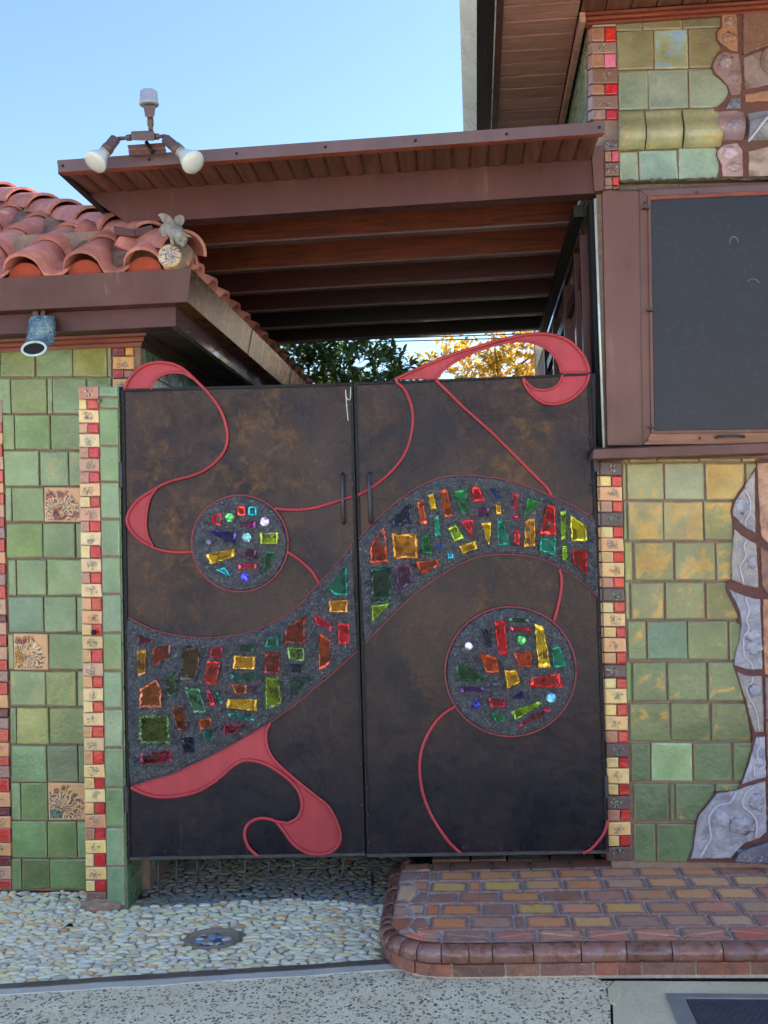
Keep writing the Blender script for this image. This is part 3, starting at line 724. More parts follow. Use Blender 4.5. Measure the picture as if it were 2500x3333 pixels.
# drain with pebbles cast into its lid
dc = G(693, 3054); dz = 0.0
M['drainrim'] = m_conc('old_drain_rim', lin(128, 120, 108), lin(156, 146, 132))
dr = thing('drain_cover', (dc[0], dc[1], dz), 'small round drain lid with blue and white pebbles, set in the pebble driveway', 'drain cover')
v, f = lathe_geo([(0.120, -0.03), (0.120, 0.003), (0.110, 0.006), (0.102, 0.003), (0.098, -0.010), (0.094, -0.012)], 36, (dc[0], dc[1], dz))
mk('rim', v, f, M['drainrim'], dr, smooth=False)
v, f = lathe_geo([(0.097, -0.03), (0.096, -0.008), (0.05, -0.006)], 36, (dc[0], dc[1], dz)); mk('lid', v, f, M['bed'], dr)
for k in range(22):
    a = uni(0, 6.28); r_ = math.sqrt(rnd()) * 0.08
    if k < 7: a = k * 0.9; r_ = 0.03 + 0.008 * k
    inst(pme[k % 10], 'pebble', (dc[0] + r_ * math.cos(a), dc[1] + r_ * math.sin(a), dz - 0.005), dr, (0, 0, uni(-0.6, 0.6)), (uni(0.4, 0.7), uni(0.5, 0.8), 0.6),
         random.choice([lin(70, 84, 122), lin(206, 208, 214), lin(122, 150, 184), lin(220, 214, 188), lin(96, 92, 104), lin(190, 184, 180)]))
lf = G(222, 3020, 0.012)
b = MB(); b.add([(lf[0] - 0.022, lf[1] - 0.008, 0.012), (lf[0], lf[1] - 0.014, 0.022), (lf[0] + 0.024, lf[1] + 0.004, 0.014), (lf[0] + 0.012, lf[1] + 0.016, 0.026), (lf[0] - 0.012, lf[1] + 0.014, 0.02), (lf[0], lf[1], 0.030)], [(0, 1, 5), (1, 2, 5), (2, 3, 5), (3, 4, 5), (4, 0, 5)])
tag(b.build('dry_leaf', M['dark']), 'curled dark dead leaf lying on the pebble driveway', 'leaf')

# steel utility cover at the bottom right corner
q = [G(2165, 3236, 0.002), G(2640, 3236, 0.002), G(2790, 3560, 0.002), G(2262, 3560, 0.002)]
uc = thing('utility_cover', tuple(sum(q) / 4), 'chequered steel hatch in a blue-grey frame set in the sanded concrete', 'utility cover')
X0, X1, Y1 = q[0][0], q[1][0], q[0][1]; Y0 = Y1 - 0.62
fw = 0.062
sl = (q[3][0] - q[0][0]) / (q[0][1] - q[3][1])
def skew(x, y, z): return (x + (Y1 - y) * (-0.004), y, z)
for nm, (a, b_, c_, d) in (('frame', (X0, X1, Y1 - fw * 0.62, Y1)), ('frame', (X0, X0 + fw, Y0, Y1 - fw * 0.62 - 0.002)), ('frame', (X1 - fw, X1, Y0, Y1 - fw * 0.62 - 0.002))):
    box(nm, a, b_, c_, d, -0.02, 0.006, M['covframe'], uc, 0.002)
box('plate', X0 + fw + 0.004, X1 - fw - 0.004, Y0, Y1 - fw * 0.62 - 0.006, -0.02, 0.003, M['covplate'], uc)
st = MB(); k = 0
yy = Y1 - fw * 0.62 - 0.02
while yy > Y0:
    xx = X0 + fw + 0.02 + (0.012 if k % 2 else 0)
    j = 0
    while xx < X1 - fw - 0.01:
        a = 0.6 if (j + k) % 2 else -0.6; ca, sa = math.cos(a), math.sin(a); L, Wd = 0.0095, 0.0024
        vv = [(xx + ca * sx * L - sa * sy * Wd, yy + sa * sx * L + ca * sy * Wd, 0.0032) for sx, sy in ((-1, 0), (0, -1), (1, 0), (0, 1))] + [(xx, yy, 0.0056)]
        st.add(vv, [(0, 1, 4), (1, 2, 4), (2, 3, 4), (3, 0, 4)]); xx += 0.024; j += 1
    yy -= 0.022; k += 1
st.build('treads', M['covplate'], uc, kind='stuff')

# ------------------------------------------------------------------ raised tiled step on the right
stp = thing('tiled_step', (1.2, 4.55, 0), 'raised doorstep of flashed brown and orange tiles with a rounded front corner', 'step')
# body under the tiles
body = [tuple(p) for p in ip] + [(ip[-1][0], WK, H)]
body = [(p[0], p[1], H - 0.006) for p in body]
sheet('core', body, M['stepgrout'], stp, kind=None, t=H)
def nrm(i):
    a = ip[max(i - 1, 0)]; b_ = ip[min(i + 1, len(ip) - 1)]; d = b_ - a; d /= np.linalg.norm(d); return np.array([d[1], -d[0], 0]) if False else np.array([-(-d[1]), -d[0], 0]) * 1.0
# outward is to the right of travel (path runs towards the street, then to the right)
def outw(i):
    a = ip[max(i - 1, 0)]; b_ = ip[min(i + 1, len(ip) - 1)]; d = b_ - a; d /= np.linalg.norm(d)
    return np.array([d[1], -d[0], 0.0])
cum = [0.0]
for i in range(1, len(ip)): cum.append(cum[-1] + np.linalg.norm(ip[i] - ip[i - 1]))
def at_len(s):
    s = min(max(s, 0), cum[-1] - 1e-6)
    i = max(j for j in range(len(cum)) if cum[j] <= s); i = min(i, len(ip) - 2)
    t = (s - cum[i]) / (cum[i + 1] - cum[i] + 1e-9)
    return ip[i] * (1 - t) + ip[i + 1] * t, outw(i) * (1 - t) + outw(i + 1) * t
def len_at_px(x, y):
    p = G(x, y, H); return cum[int(np.argmin([np.linalg.norm(q_ - p) for q_ in ip]))]
def sweep(name, s0, s1, prof, mat, parent, gap=0.004, n=None, **k):
    n = n or max(2, int((s1 - s0) / 0.03)); v = []; f = []; m = len(prof)
    for i in range(n + 1):
        p, o = at_len(s0 + gap / 2 + (s1 - s0 - gap) * i / n)
        e = 0.985 if i in (0, n) else 1.0
        for (a, z) in prof: v.append((p[0] + o[0] * a * (e if a > 0 else 1), p[1] + o[1] * a * (e if a > 0 else 1), z))
    for i in range(n):
        for j in range(m):
            j2 = (j + 1) % m; f.append((i * m + j, i * m + j2, (i + 1) * m + j2, (i + 1) * m + j))
    f.append(tuple(range(m))[::-1]); f.append(tuple(n * m + j for j in range(m)))
    return mk(name, v, f, mat, parent, smooth=False, **k)
bull = [(0.0, H + 0.002), (0.018, H + 0.002), (0.034, H - 0.004), (0.046, H - 0.015), (0.052, H - 0.030), (0.052, H - 0.046), (0.046, H - 0.058), (0.030, H - 0.066), (-0.02, H - 0.066)]
cuts = [0.0]
for (x, y) in [(1300, 2850), (1292, 2895), (1282, 2950)]: cuts.append(len_at_px(x, y))
a0 = len_at_px(1275, 2989); a1 = len_at_px(1331, 3054)
cuts += [a0, a0 + (a1 - a0) * 0.25, a0 + (a1 - a0) * 0.5, a0 + (a1 - a0) * 0.75, a1, len_at_px(1372, 3064), len_at_px(1439, 3070), len_at_px(1521, 3070), len_at_px(1580, 3070)]
Xs = [G(x, 3068, H)[0] for x in (1732, 1887, 2035, 2183, 2348, 2500, 2655, 2810, 2970)]
base_s = len_at_px(1580, 3070); bx = at_len(base_s)[0][0]
cuts += [base_s + (x - bx) for x in Xs]
cuts = sorted(cuts)
for s0, s1 in zip(cuts[:-1], cuts[1:]):
    if s1 - s0 < 0.02: continue
    o = sweep('nosing_tile', s0, s1, bull, M['bull'], stp)
    o.data.polygons.foreach_set('use_smooth', [len(p.vertices) == 4 for p in o.data.polygons])
skirt = [(0.026, H - 0.067), (0.030, H - 0.067), (0.030, 0.001), (-0.02, 0.001)]
sk = MB(); 
sc_ = [len_at_px(1275, 2989)]
while sc_[-1] < cum[-1] - 0.2: sc_.append(sc_[-1] + random.choice([0.09, 0.13, 0.17, 0.2]))
for s0, s1 in zip(sc_[:-1], sc_[1:]):
    sweep('skirting_tile', s0, s1, [(0.0, H - 0.067), (0.030 + uni(-.003, .003), H - 0.068), (0.030 + uni(-.003, .003), 0.006), (0.0, 0.006)], M['rustclay'], stp, gap=0.008,
          col=random.choice([lin(150, 112, 98), lin(164, 118, 96), lin(132, 100, 90), lin(172, 106, 84)]))
sweep('skirting_grout', len_at_px(1300, 2850), cum[-1] - 0.02, [(0.0, H - 0.064), (0.020, H - 0.064), (0.020, -0.01), (0.0, -0.01)], M['stepgrout'], stp, gap=0.0, n=60)
# paver rows
def yrow(pxy): return G(pxy[0], pxy[1], H)[1]
rowsL = [(2806, 2835), (2839, 2868), (2872, 2905), (2909, 2940), (2944, 2981), (2985, 3027), (3031, 3068)]     # at x 1450
rowsR = [(2788, 2814), (2817, 2848), (2852, 2885), (2889, 2929), (2933, 2973), (2977, 3016), (3020, 3060)]     # at x 2400
cutx = [[1405, 1470, 1600, 1727, 1855, 1990, 2120, 2250, 2380, 2510, 2640], [1400, 1426, 1549, 1680, 1811, 1948, 2074, 2211, 2336, 2477, 2610, 2740], [1397, 1525, 1567, 1702, 1833, 1968, 2105, 2242, 2383, 2520, 2660],
        [1390, 1491, 1623, 1766, 1901, 2042, 2189, 2329, 2470, 2610, 2750], [1386, 1433, 1568, 1676, 1815, 1960, 2105, 2254, 2403, 2550, 2700], [1395, 1527, 1674, 1708, 1857, 2003, 2156, 2309, 2458, 2600, 2750],
        [1439, 1596, 1750, 1905, 2058, 2215, 2379, 2550, 2720]]
hue = [[(198, 160, 140, .2)] * 11,
       [(170, 130, 120, .1), (222, 150, 104, 1), (220, 152, 108, 1), (218, 160, 112, .9), (226, 146, 106, 1), (214, 158, 134, .6), (216, 152, 118, .8), (206, 152, 118, .8), (168, 130, 110, .6), (206, 140, 104, .8), (200, 150, 120, .6), (200, 150, 120, .6)],
       [(232, 180, 116, 1), (216, 150, 112, .8), (236, 184, 110, 1), (212, 168, 128, .8), (226, 152, 110, 1), (206, 180, 156, .5), (222, 166, 132, .9), (224, 170, 130, .8), (220, 180, 134, .8), (220, 170, 130, .6)],
       [(160, 124, 106, .4), (172, 140, 112, .5), (230, 150, 96, 1), (150, 116, 90, .5), (180, 150, 136, .5), (186, 158, 124, .6), (214, 160, 118, .8), (206, 172, 132, .8), (180, 140, 120, .6), (200, 160, 130, .6)],
       [(220, 128, 78, 1), (228, 146, 102, 1), (164, 138, 124, .3), (234, 178, 102, 1), (196, 156, 134, .8), (234, 174, 116, 1), (176, 152, 130, .6), (190, 148, 130, .6), (178, 164, 142, .6), (180, 160, 140, .6)],
       [(230, 148, 104, 1), (182, 158, 140, .5), (140, 112, 96, .4), (224, 156, 120, .9), (222, 172, 130, .9), (186, 168, 156, .3), (188, 168, 142, .5), (196, 182, 158, .6), (170, 120, 120, .4), (190, 160, 140, .4)],
       [(168, 146, 134, .3), (172, 130, 118, .6), (190, 170, 136, .5), (190, 148, 130, .5), (186, 148, 132, .6), (176, 150, 134, .5), (176, 118, 104, .6), (176, 118, 104, .6)]]
def pv(pts, col, name='paver'):
    """slab with softened top from ground-plane points"""
    P3 = [np.array([p[0], p[1], H]) for p in pts]
    if area2([(p[0], p[1]) for p in P3]) < 0: P3 = P3[::-1]
    n = len(P3); c = sum(P3) / n; dz = uni(-0.001, 0.001); tx, ty = uni(-.006, .006), uni(-.006, .006)
    def ins(d):
        o = []
        for i in range(n):
            a, b_, e = P3[i - 1], P3[i], P3[(i + 1) % n]
            e1 = (b_ - a)[:2]; e2 = (e - b_)[:2]; e1 = e1 / (np.linalg.norm(e1) + 1e-9); e2 = e2 / (np.linalg.norm(e2) + 1e-9)
            m_ = np.array([-e1[1] - e2[1], e1[0] + e2[0]]); L = m_ @ m_
            m_ = m_ / L * 2 if L > 0.2 else np.array([-e1[1], e1[0]])
            o.append(np.array([b_[0] + m_[0] * d, b_[1] + m_[1] * d, H]))
        return o
    r1 = ins(0.0030); r2 = ins(0.0062)
    v = [p + np.array([0, 0, -0.02]) for p in r1] + [p + np.array([0, 0, -0.0015]) for p in r1] + [p + np.array([0, 0, 0.0015 + dz + (p[0] - c[0]) * tx + (p[1] - c[1]) * ty]) for p in r2]
    f = [(j * n + i, j * n + (i + 1) % n, (j + 1) * n + (i + 1) % n, (j + 1) * n + i) for j in range(2) for i in range(n)] + [tuple(2 * n + i for i in range(n))]
    return mk(name, v, f, M['paver'], stp, col=(*[min(.9, q_ * k_) for q_, k_ in zip(lin(*col[:3]), (1.75, 1.16, 0.95))], col[3]))
for r in range(7):
    xsr = cutx[r]
    for i in range(len(xsr) - 1):
        def yy_(x, k):
            t = (x - 1450) / 950.0; return rowsL[r][k] + (rowsR[r][k] - rowsL[r][k]) * t
        ym = lambda x: (yy_(x, 0) + yy_(x, 1)) / 2
        XA = G(xsr[i] + 1.5, ym(xsr[i]), H)[0]; XB = G(xsr[i + 1] - 1.5, ym(xsr[i + 1]), H)[0]
        if r == 6 or True:
            a0_, a1_ = G(xsr[i], yy_(xsr[i], 0), H)[1], G(xsr[i], yy_(xsr[i], 1), H)[1]
            b0_, b1_ = G(xsr[i + 1], yy_(xsr[i + 1], 0), H)[1], G(xsr[i + 1], yy_(xsr[i + 1], 1), H)[1]
        if a0_ > YR + 0.05 and XA > 0.6: pass
        c_ = hue[r][i % len(hue[r])]
        if r == 6:                                     # the wave joint that runs along the front band
            m0 = 0.75 if i % 2 else 0.3; m1 = 0.3 if i % 2 else 0.75
            def mixy(p, q_, t): return p + (q_ - p) * t
            XM = (XA + XB) / 2; ym0 = mixy(a0_, a1_, m0); ym1 = mixy(b0_, b1_, m1); yc = (mixy(a0_, a1_, 0.5) + mixy(b0_, b1_, 0.5)) / 2
            pv([(XA, a0_), (XB, b0_), (XB, ym1 + .003), (XM, yc + .003), (XA, ym0 + .003)], c_)
            pv([(XA, ym0 - .003), (XM, yc - .003), (XB, ym1 - .003), (XB, b1_), (XA, a1_)], (min(c_[0] + 8, 255), c_[1] - 10, c_[2] - 6, c_[3]))
        else:
            pv([(XA, a0_), (XB, b0_), (XB, b1_), (XA, a1_)], c_)
def S(pts): return [tuple(G(1150 + x / 2.765, 2750 + y / 2.765, H)[:2]) for x, y in pts]
for pts, c_ in [([(448, 182), (697, 165), (695, 226), (432, 238)], (186, 178, 158, .5)), ([(426, 247), (618, 240), (518, 318), (415, 333)], (150, 140, 140, .3)), ([(632, 240), (690, 238), (683, 318), (527, 322)], (150, 130, 130, .4)),
                ([(410, 345), (514, 340), (586, 415), (478, 528), (365, 540)], (186, 176, 150, .9)), ([(532, 332), (681, 329), (673, 413), (600, 412)], (188, 140, 122, .8)), ([(597, 426), (669, 424), (655, 520), (490, 528)], (140, 134, 144, .3)),
                ([(361, 552), (472, 547), (543, 633), (350, 648)], (170, 164, 150, .6)), ([(492, 537), (650, 532), (640, 632), (560, 633)], (178, 172, 154, .8)),
                ([(347, 662), (543, 656), (494, 735), (498, 762), (412, 785), (360, 745)], (150, 112, 90, .8)), ([(560, 657), (648, 657), (696, 742), (545, 766), (508, 728)], (150, 112, 98, .7)),
                ([(422, 800), (512, 782), (616, 824), (790, 836), (790, 874), (610, 858), (505, 828)], (206, 130, 106, .8)), ([(540, 773), (700, 757), (790, 790), (790, 820), (625, 808)], (196, 138, 116, .8))]:
    pv(S(pts), c_, 'border_tile')
# slate strip behind the pavers, under the gate
for x0, x1 in ((1405, 1530), (1533, 1650), (1653, 1790), (1793, 1940)):
    a = G(x0, 2802, H); b_ = G(x1, 2800, H)
    pv([(a[0], a[1] + 0.004), (b_[0], b_[1] + 0.004), (b_[0], b_[1] + 0.09), (a[0], a[1] + 0.09)], (96, 110, 128, .8), 'threshold_tile')
# ------------------------------------------------------------------ colours of the glazes
def jitc(c, a=0.08):
    k = 1 + uni(-a, a); return tuple(max(0, min(1, x * k * (1 + uni(-a * 0.4, a * 0.4)))) for x in c)
GREEN = [lin(130, 160, 116), lin(126, 162, 124), lin(124, 154, 100), lin(136, 166, 126), lin(118, 150, 108)]
def pairtile(proj, x0, x1, y0, y1, par, o, cl, cr, split=0.47, sl=0.0, t=0.03):
    xm = x0 + (x1 - x0) * (split + uni(-0.04, 0.04))
    tile(rect(x0 + 1, xm - 2, y0 + uni(0, 1.5), y1 - uni(0, 1.5), sl), proj, M['small'], par, (*cl, 0.45), o + uni(-0.002, 0.003), t, 0.0035, edge=M['sedge'], jit=1.2)
    tile(rect(xm + 1.5, x1 - 1, y0 + uni(0, 1), y1 - uni(0, 1), sl), proj, M['small'], par, (*cr, 0.15), o + uni(-0.003, 0.002), t, 0.003, edge=M['small'], jit=1.2)
YEL = [lin(240, 206, 120), lin(232, 190, 116), lin(238, 212, 140)]
PEA = [lin(206, 146, 108), lin(190, 130, 104), lin(222, 160, 104)]
REDS = [lin(206, 26, 36), lin(196, 30, 40), lin(214, 44, 40)]
def relieftile(proj, x0, x1, y0, y1, par, o, c, dark=False, sl=0.0, t=0.03):
    return tile(rect(x0, x1, y0 + 0.5, y1 - 0.5, sl), proj, M['relief_dark' if dark else 'relief'], par, c, o + uni(-0.002, 0.003), t, 0.004, name='relief_tile', edge=M['sedge'], jit=1.3)

# ------------------------------------------------------------------ left house
EV = {}
def Zat(x, y, Y): return PY(x, y, Y)[2]
lh = thing('tiled_house', (-2.6, 5.6, 0.0), 'low house at the left clad in square green glazed tiles under a terracotta tile roof', 'house')
pL = onY(YL)
zw0, zw1 = -0.05, Zat(200, 1085, YL) + 0.01
lw = box('wall', -5.2, XWL, YL + 0.012, 11.5, zw0, zw1 + 0.5, M['grout'], lh)
rowsl = [(1108, 1226, [(-120, -2), (0, 110), (117, 235), (236, 347), (349, 361)]), (1231, 1346, [(-90, 32), (35, 151), (154, 168), (170, 281), (284, 361)]),
    (1350, 1463, [(-60, 4), (8, 45), (47, 162), (165, 262)]), (1468, 1583, [(12, 126), (129, 223), (225, 268)]), (1587, 1698, [(16, 36), (38, 143), (144, 264, 'R')]),
    (1703, 1816, [(19, 138), (140, 244), (247, 275)]), (1821, 1938, [(24, 52), (54, 150), (153, 272)]), (1943, 2058, [(26, 140), (143, 248), (251, 276)]),
    (2063, 2180, [(26, 43), (45, 155, 'R'), (158, 276)]), (2185, 2299, [(31, 147), (149, 249), (252, 280)]), (2304, 2422, [(33, 52), (53, 157), (161, 280)]),
    (2427, 2546, [(36, 151), (153, 252), (255, 284)]), (2549, 2669, [(36, 66), (68, 155), (157, 279, 'R')]), (2673, 2792, [(37, 152), (155, 249), (251, 286)]), (2796, 2895, [(37, 69), (70, 161), (163, 288)])]
tall = {(0, 3): lin(152, 160, 96), (5, 0): lin(122, 152, 86), (8, 2): lin(120, 158, 112), (10, 1): lin(152, 172, 106), (14, 1): lin(104, 124, 84), (1, 1): lin(126, 148, 92), (7, 0): lin(112, 152, 124), (13, 0): lin(126, 166, 116), (11, 1): lin(124, 142, 116)}
streaky = {(3, 1): .62, (3, 2): .7, (2, 2): .45, (9, 0): .6, (9, 1): .65, (9, 2): .6, (10, 1): .6, (6, 1): .3, (8, 0): .7, (2, 1): .3}
for r, (y0, y1, cells) in enumerate(rowsl):
    for i, c in enumerate(cells):
        x0, x1 = c[0], c[1]
        if len(c) > 2:
            tile(rect(x0, x1, y0, y1, 0.0, 0.02), pL, M['bigrelief'], lw, (*lin(226, 174, 118), .5), 0.014, 0.03, 0.005, name='relief_tile', edge=M['sedge']); continue
        col = tuple(q_ * k_ for q_, k_ in zip(tall.get((r, i), random.choice(GREEN)), (1.04, 1.0, .82)))
        if r == 0: col = tuple(a * b for a, b in zip(col, (1.0, 0.93, 0.85)))
        tile(rect(x0 + .8, x1 - .8, y0 + .8, y1 - .8, 0.0, 0.02), pL, M['green'], lw, (*jitc(col, 0.05), streaky.get((r, i), uni(0.0, 0.22))), 0.006 + uni(-.002, .002), 0.03, 0.0045, edge=M['gedge'], jit=1.4)
# mosaic strip right at the picture's left edge
yy = 1262
alt = 0
lst = [1376, 1408, 1447, 1485, 1530, 1570, 1607, 1640, 1685, 1714, 1755, 1795, 1837, 1868, 1908, 1948, 2002, 2025, 2067, 2103, 2150, 2182, 2222, 2260, 2307, 2335, 2374, 2415, 2465, 2492, 2534, 2577, 2630, 2656, 2697, 2742, 2788, 2817, 2866, 2892]
prev = 1300
for i in range(0, len(lst), 2):
    y0, y1 = lst[i], lst[i + 1]; xr = 3 + (y0 - 1300) * 32 / 1550
    relieftile(pL, xr - 66, xr, prev + 2, y0 - 2, lw, 0.016, random.choice([lin(206, 160, 128), lin(168, 132, 122), lin(224, 164, 110)]))
    cr = lin(110, 34, 48) if (i // 2) in (8, 12, 16, 18) else random.choice([lin(206, 44, 34), lin(196, 40, 36), lin(214, 66, 40)])
    tile(rect(xr - 66, xr, y0, y1, 0, .02), pL, M['small'], lw, (*cr, .4), 0.014, 0.03, 0.004, edge=M['sedge'])
    prev = y1
# mosaic column at the house corner, above the pillar
def cornercol(x0, x1, y0, y1, kind, c, c2=None):
    if kind == 'r': relieftile(pL, x0, x1, y0, y1, lw, 0.012, c)
    else: pairtile(pL, x0, x1, y0, y1, lw, 0.012, c, c2, 0.55)
cornercol(366, 432, 1106, 1130, 'r', lin(140, 84, 64)); cornercol(366, 434, 1132, 1157, 'p', lin(118, 30, 44), lin(226, 160, 74))
cornercol(367, 434, 1160, 1201, 'r', lin(228, 172, 98)); cornercol(366, 434, 1204, 1230, 'p', lin(176, 50, 54), lin(164, 100, 76))
cornercol(366, 434, 1233, 1275, 'r', lin(230, 186, 120)); cornercol(368, 436, 1278, 1312, 'p', lin(206, 150, 100), lin(190, 40, 40))
# the dim side wall and its tiles
sideP = MB()
for j in range(13):
    z1 = zw1 - 0.01 - j * 0.205
    off = 0.1 if j % 2 else 0
    for i in range(26):
        y0 = YL + 0.06 + i * 0.20 + off; 
        sideP.box(XWL - 0.01, XWL + 0.008, y0 + 0.003, y0 + 0.196, z1 - 0.20, z1 - 0.004)
so = sideP.build('side_tiles', M['green'], lw, kind='stuff'); so.color = (*lin(112, 140, 112), .2)

# red moulding under the eave and the two fascia boards that run round the corner
def eave_loop(prof, XL=-5.4, YB=11.4):
    v = []; f = []; n = len(prof)
    for st in range(3):
        for (e, z) in prof:
            v.append([(XL, YL - e, z), (XWL + e, YL - e, z), (XWL + e, YB, z)][st])
    for st in range(2):
        for j in range(n):
            j2 = (j + 1) % n; f.append((st * n + j, st * n + j2, (st + 1) * n + j2, (st + 1) * n + j))
    return v, f
e1 = 0.335; z_gb = Zat(595, 983, YL - e1); e2 = 0.365; z_gt = Zat(612, 874, YL - e2)
z_fb = Zat(555, 1062, YL - 0.258); z_mt = z_fb + 0.003
EV.update(zb=z_gb, zt=z_gt, fb=z_fb)
eb = thing('roof_gutter', (XWL + 0.3, YL - 0.3, z_gb), 'box gutter with brown front and aged copper side round the left roof corner', 'gutter')
def two_runs(name, prof, matA, matB, par, YB=11.4):
    n = len(prof); XL = -5.4
    A = [(XL, YL - e, z) for e, z in prof] + [(XWL + e, YL - e, z) for e, z in prof]
    B = [(XWL + e + 0.0005, YL - e, z) for e, z in prof] + [(XWL + e, YB, z) for e, z in prof]
    f = [(j, (j + 1) % n, n + (j + 1) % n, n + j) for j in range(n)] + [tuple(range(n)), tuple(range(2 * n - 1, n - 1, -1))]
    a = mk(name, A, f, matA, par); b_ = mk(name, B, f, matB, par); return a, b_
two_runs('trough', [(e1 - 0.10, z_gb), (e1, z_gb), (e2, z_gt), (e2 - 0.006, z_gt + 0.001), (e1 - 0.006, z_gb + 0.008), (e1 - 0.10, z_gb + 0.008)], M['brownpaint'], M['copper'], eb)
for yj in (6.15, 7.5, 9.0):
    b = MB(); b.add([(XWL + e1 + .0025, yj, z_gb), (XWL + e2 + .0025, yj, z_gt), (XWL + e2 + .0025, yj + .012, z_gt), (XWL + e1 + .0025, yj + .012, z_gb), (XWL + e1 - .004, yj, z_gb), (XWL + e2 - .004, yj, z_gt), (XWL + e2 - .004, yj + .012, z_gt), (XWL + e1 - .004, yj + .012, z_gb)],
        [(0, 1, 2, 3), (7, 6, 5, 4), (0, 4, 5, 1), (1, 5, 6, 2), (2, 6, 7, 3), (3, 7, 4, 0)]); b.build('seam', M['joint'], eb)
M['fasciagloss'] = m_plain('glossy_fascia', lin(100, 78, 76), 0.16, var=0.1, bump=0.03, sc=5, coat=0.6)
two_runs('fascia', [(0.228, z_fb), (0.258, z_fb), (0.258, z_gb - 0.0015), (0.228, z_gb - 0.0015)], M['brownpaint'], M['fasciagloss'], lh)
sb = thing('x', (0, 0, 0), 'x', 'x'); bpy.data.objects.remove(sb)
sf = MB(); z_s = z_fb + 0.022
sof = mk('soffit', *eave_loop([(0.0, z_s + .03), (0.226, z_s + .03), (0.226, z_s + .05), (0.0, z_s + .05)])[:2], M['dark'], lh)
M['eavewood'] = m_wood('dark_eave_boards', lin(58, 46, 44), lin(84, 68, 62), 0, 0.5)
yq = YL - 0.22
while yq < 9.5:
    box('plank', XWL + 0.004 if yq > YL else -4.2, XWL + 0.224, yq, yq + 0.082, z_s, z_s + 0.014, M['eavewood'], sof); yq += 0.088
zm = z_s - 0.002
two_runs('moulding', [(0.0, zm - 0.058), (0.012, zm - 0.058), (0.016, zm - 0.040), (0.03, zm - 0.034), (0.032, zm - 0.018), (0.048, zm - 0.012), (0.052, zm), (0.0, zm)], M['trim'], M['eavewood'], lh)

# ------------------------------------------------------------------ terracotta roof
PIT = 0.55; PW = 0.287; RL = 0.34
roof = thing('r', (0, 0, 0), 'r', 'r'); bpy.data.objects.remove(roof)
z_r0 = z_gt - 0.005
hipx, hipy = XWL + e2 - 0.03, YL - e2 + 0.03
deck = mk('roof', [(-5.4, hipy, z_r0 - .03), (hipx, hipy, z_r0 - .03), (hipx - 2.4, hipy + 2.4, z_r0 - .03 + 2.4 * PIT), (-5.4, hipy + 2.4, z_r0 - .03 + 2.4 * PIT), (hipx, 11.4, z_r0 - .03), (hipx - 2.4, 11.4, z_r0 - .03 + 2.4 * PIT),
              (-5.4, hipy, z_r0 - .08), (hipx, hipy, z_r0 - .08), (hipx, 11.4, z_r0 - .08)], [(0, 1, 2, 3), (1, 4, 5, 2), (6, 7, 1, 0), (7, 8, 4, 1)], M['rmortar'], lh)
def stile(pw, L, th=0.016):
    n = 16; v = []; f = []; prof = []
    for i in range(n + 1):
        u = i / n
        if u < 0.60:
            a = math.pi * (u / 0.60); x = 0.30 * (1 - math.cos(a)); z = 0.30 * math.sin(a) ** 0.9
        else:
            a = (u - 0.60) / 0.40; x = 0.60 + 0.40 * a * 1.06; z = -0.075 * math.sin(a * math.pi) + 0.03 * a
        prof.append((x * pw, z * pw))
    for st, (sc, dz) in enumerate(((1.04, 0.0), (0.97, 0.0))):
        for (x, z) in prof: v.append((x * sc, st * L, z * sc + dz + (0.018 if st == 0 else 0.0)))
        for (x, z) in prof: v.append((x * sc, st * L, z * sc + dz - th + (0.018 if st == 0 else 0.0)))
    m = n + 1
    for i in range(n):
        f.append((i, i + 1, 2 * m + i + 1, 2 * m + i)); f.append((m + i, 3 * m + i, 3 * m + i + 1, m + i + 1)); f.append((i, m + i, m + i + 1, i + 1))
    f.append((0, 2 * m, 3 * m, m)); f.append((n, m + n, 3 * m + n, 2 * m + n))
    me = bpy.data.meshes.new('roof_tile'); me.from_pydata(v, [], f); me.materials.append(M['terra'])
    me.polygons.foreach_set('use_smooth', [len(p.vertices) == 4 and i % 3 != 2 for i, p in enumerate(me.polygons)]); return me
tm = stile(PW, 0.40)
pitch_a = math.atan(PIT)
xe0 = PY(530, 880, hipy)[0]                              # right foot of the last eave arch
for j in range(8):
    y0 = hipy - 0.03 + j * RL * math.cos(pitch_a); z0 = z_r0 + 0.01 + j * RL * math.sin(pitch_a)
    for i in range(14):
        x0 = xe0 - 0.172 - i * PW
        if x0 + PW * (0.30 if j == 0 else 0.62) > hipx - (y0 - hipy) - 0.06: continue
        inst(tm, 'roof_tile', (x0, y0, z0), deck, (pitch_a + uni(-.01, .01), uni(-.015, .015), uni(-.012, .012)))
    if j == 0:
        for i in range(10):
            xc = xe0 - 0.172 - i * PW + 0.30 * PW; rr = PW * 0.29; v = [(xc, y0 + 0.03, z0 - .012)]; v += [(xc + rr * math.cos(math.pi * k / 12), y0 + 0.03, z0 - .012 + rr * math.sin(math.pi * k / 12) * 0.98) for k in range(13)]
            v2 = [(a, b_ + .02, c) for a, b_, c in v]; f = [tuple(range(1, 14)), tuple(range(27, 14, -1))] + [(k, k + 14, k + 15, k + 1) for k in range(1, 13)]
            if i < 8: mk('eave_plug', v + v2, f, M['plug'], deck)
# side slope (towards the gate): same tiles turned a quarter
for j in range(2):
    x0 = hipx - 0.02 - j * RL * math.cos(pitch_a); z0 = z_r0 - 0.012 + j * RL * math.sin(pitch_a)
    for i in range(24):
        yp = hipy + 0.10 + i * PW * 0.93
        if yp < hipy + (hipx - x0) - 0.02: continue
        o = inst(tm, 'roof_tile', (x0, yp, z0), deck); o.rotation_mode = 'XYZ'
        o.rotation_euler = (pitch_a, 0, math.pi / 2)
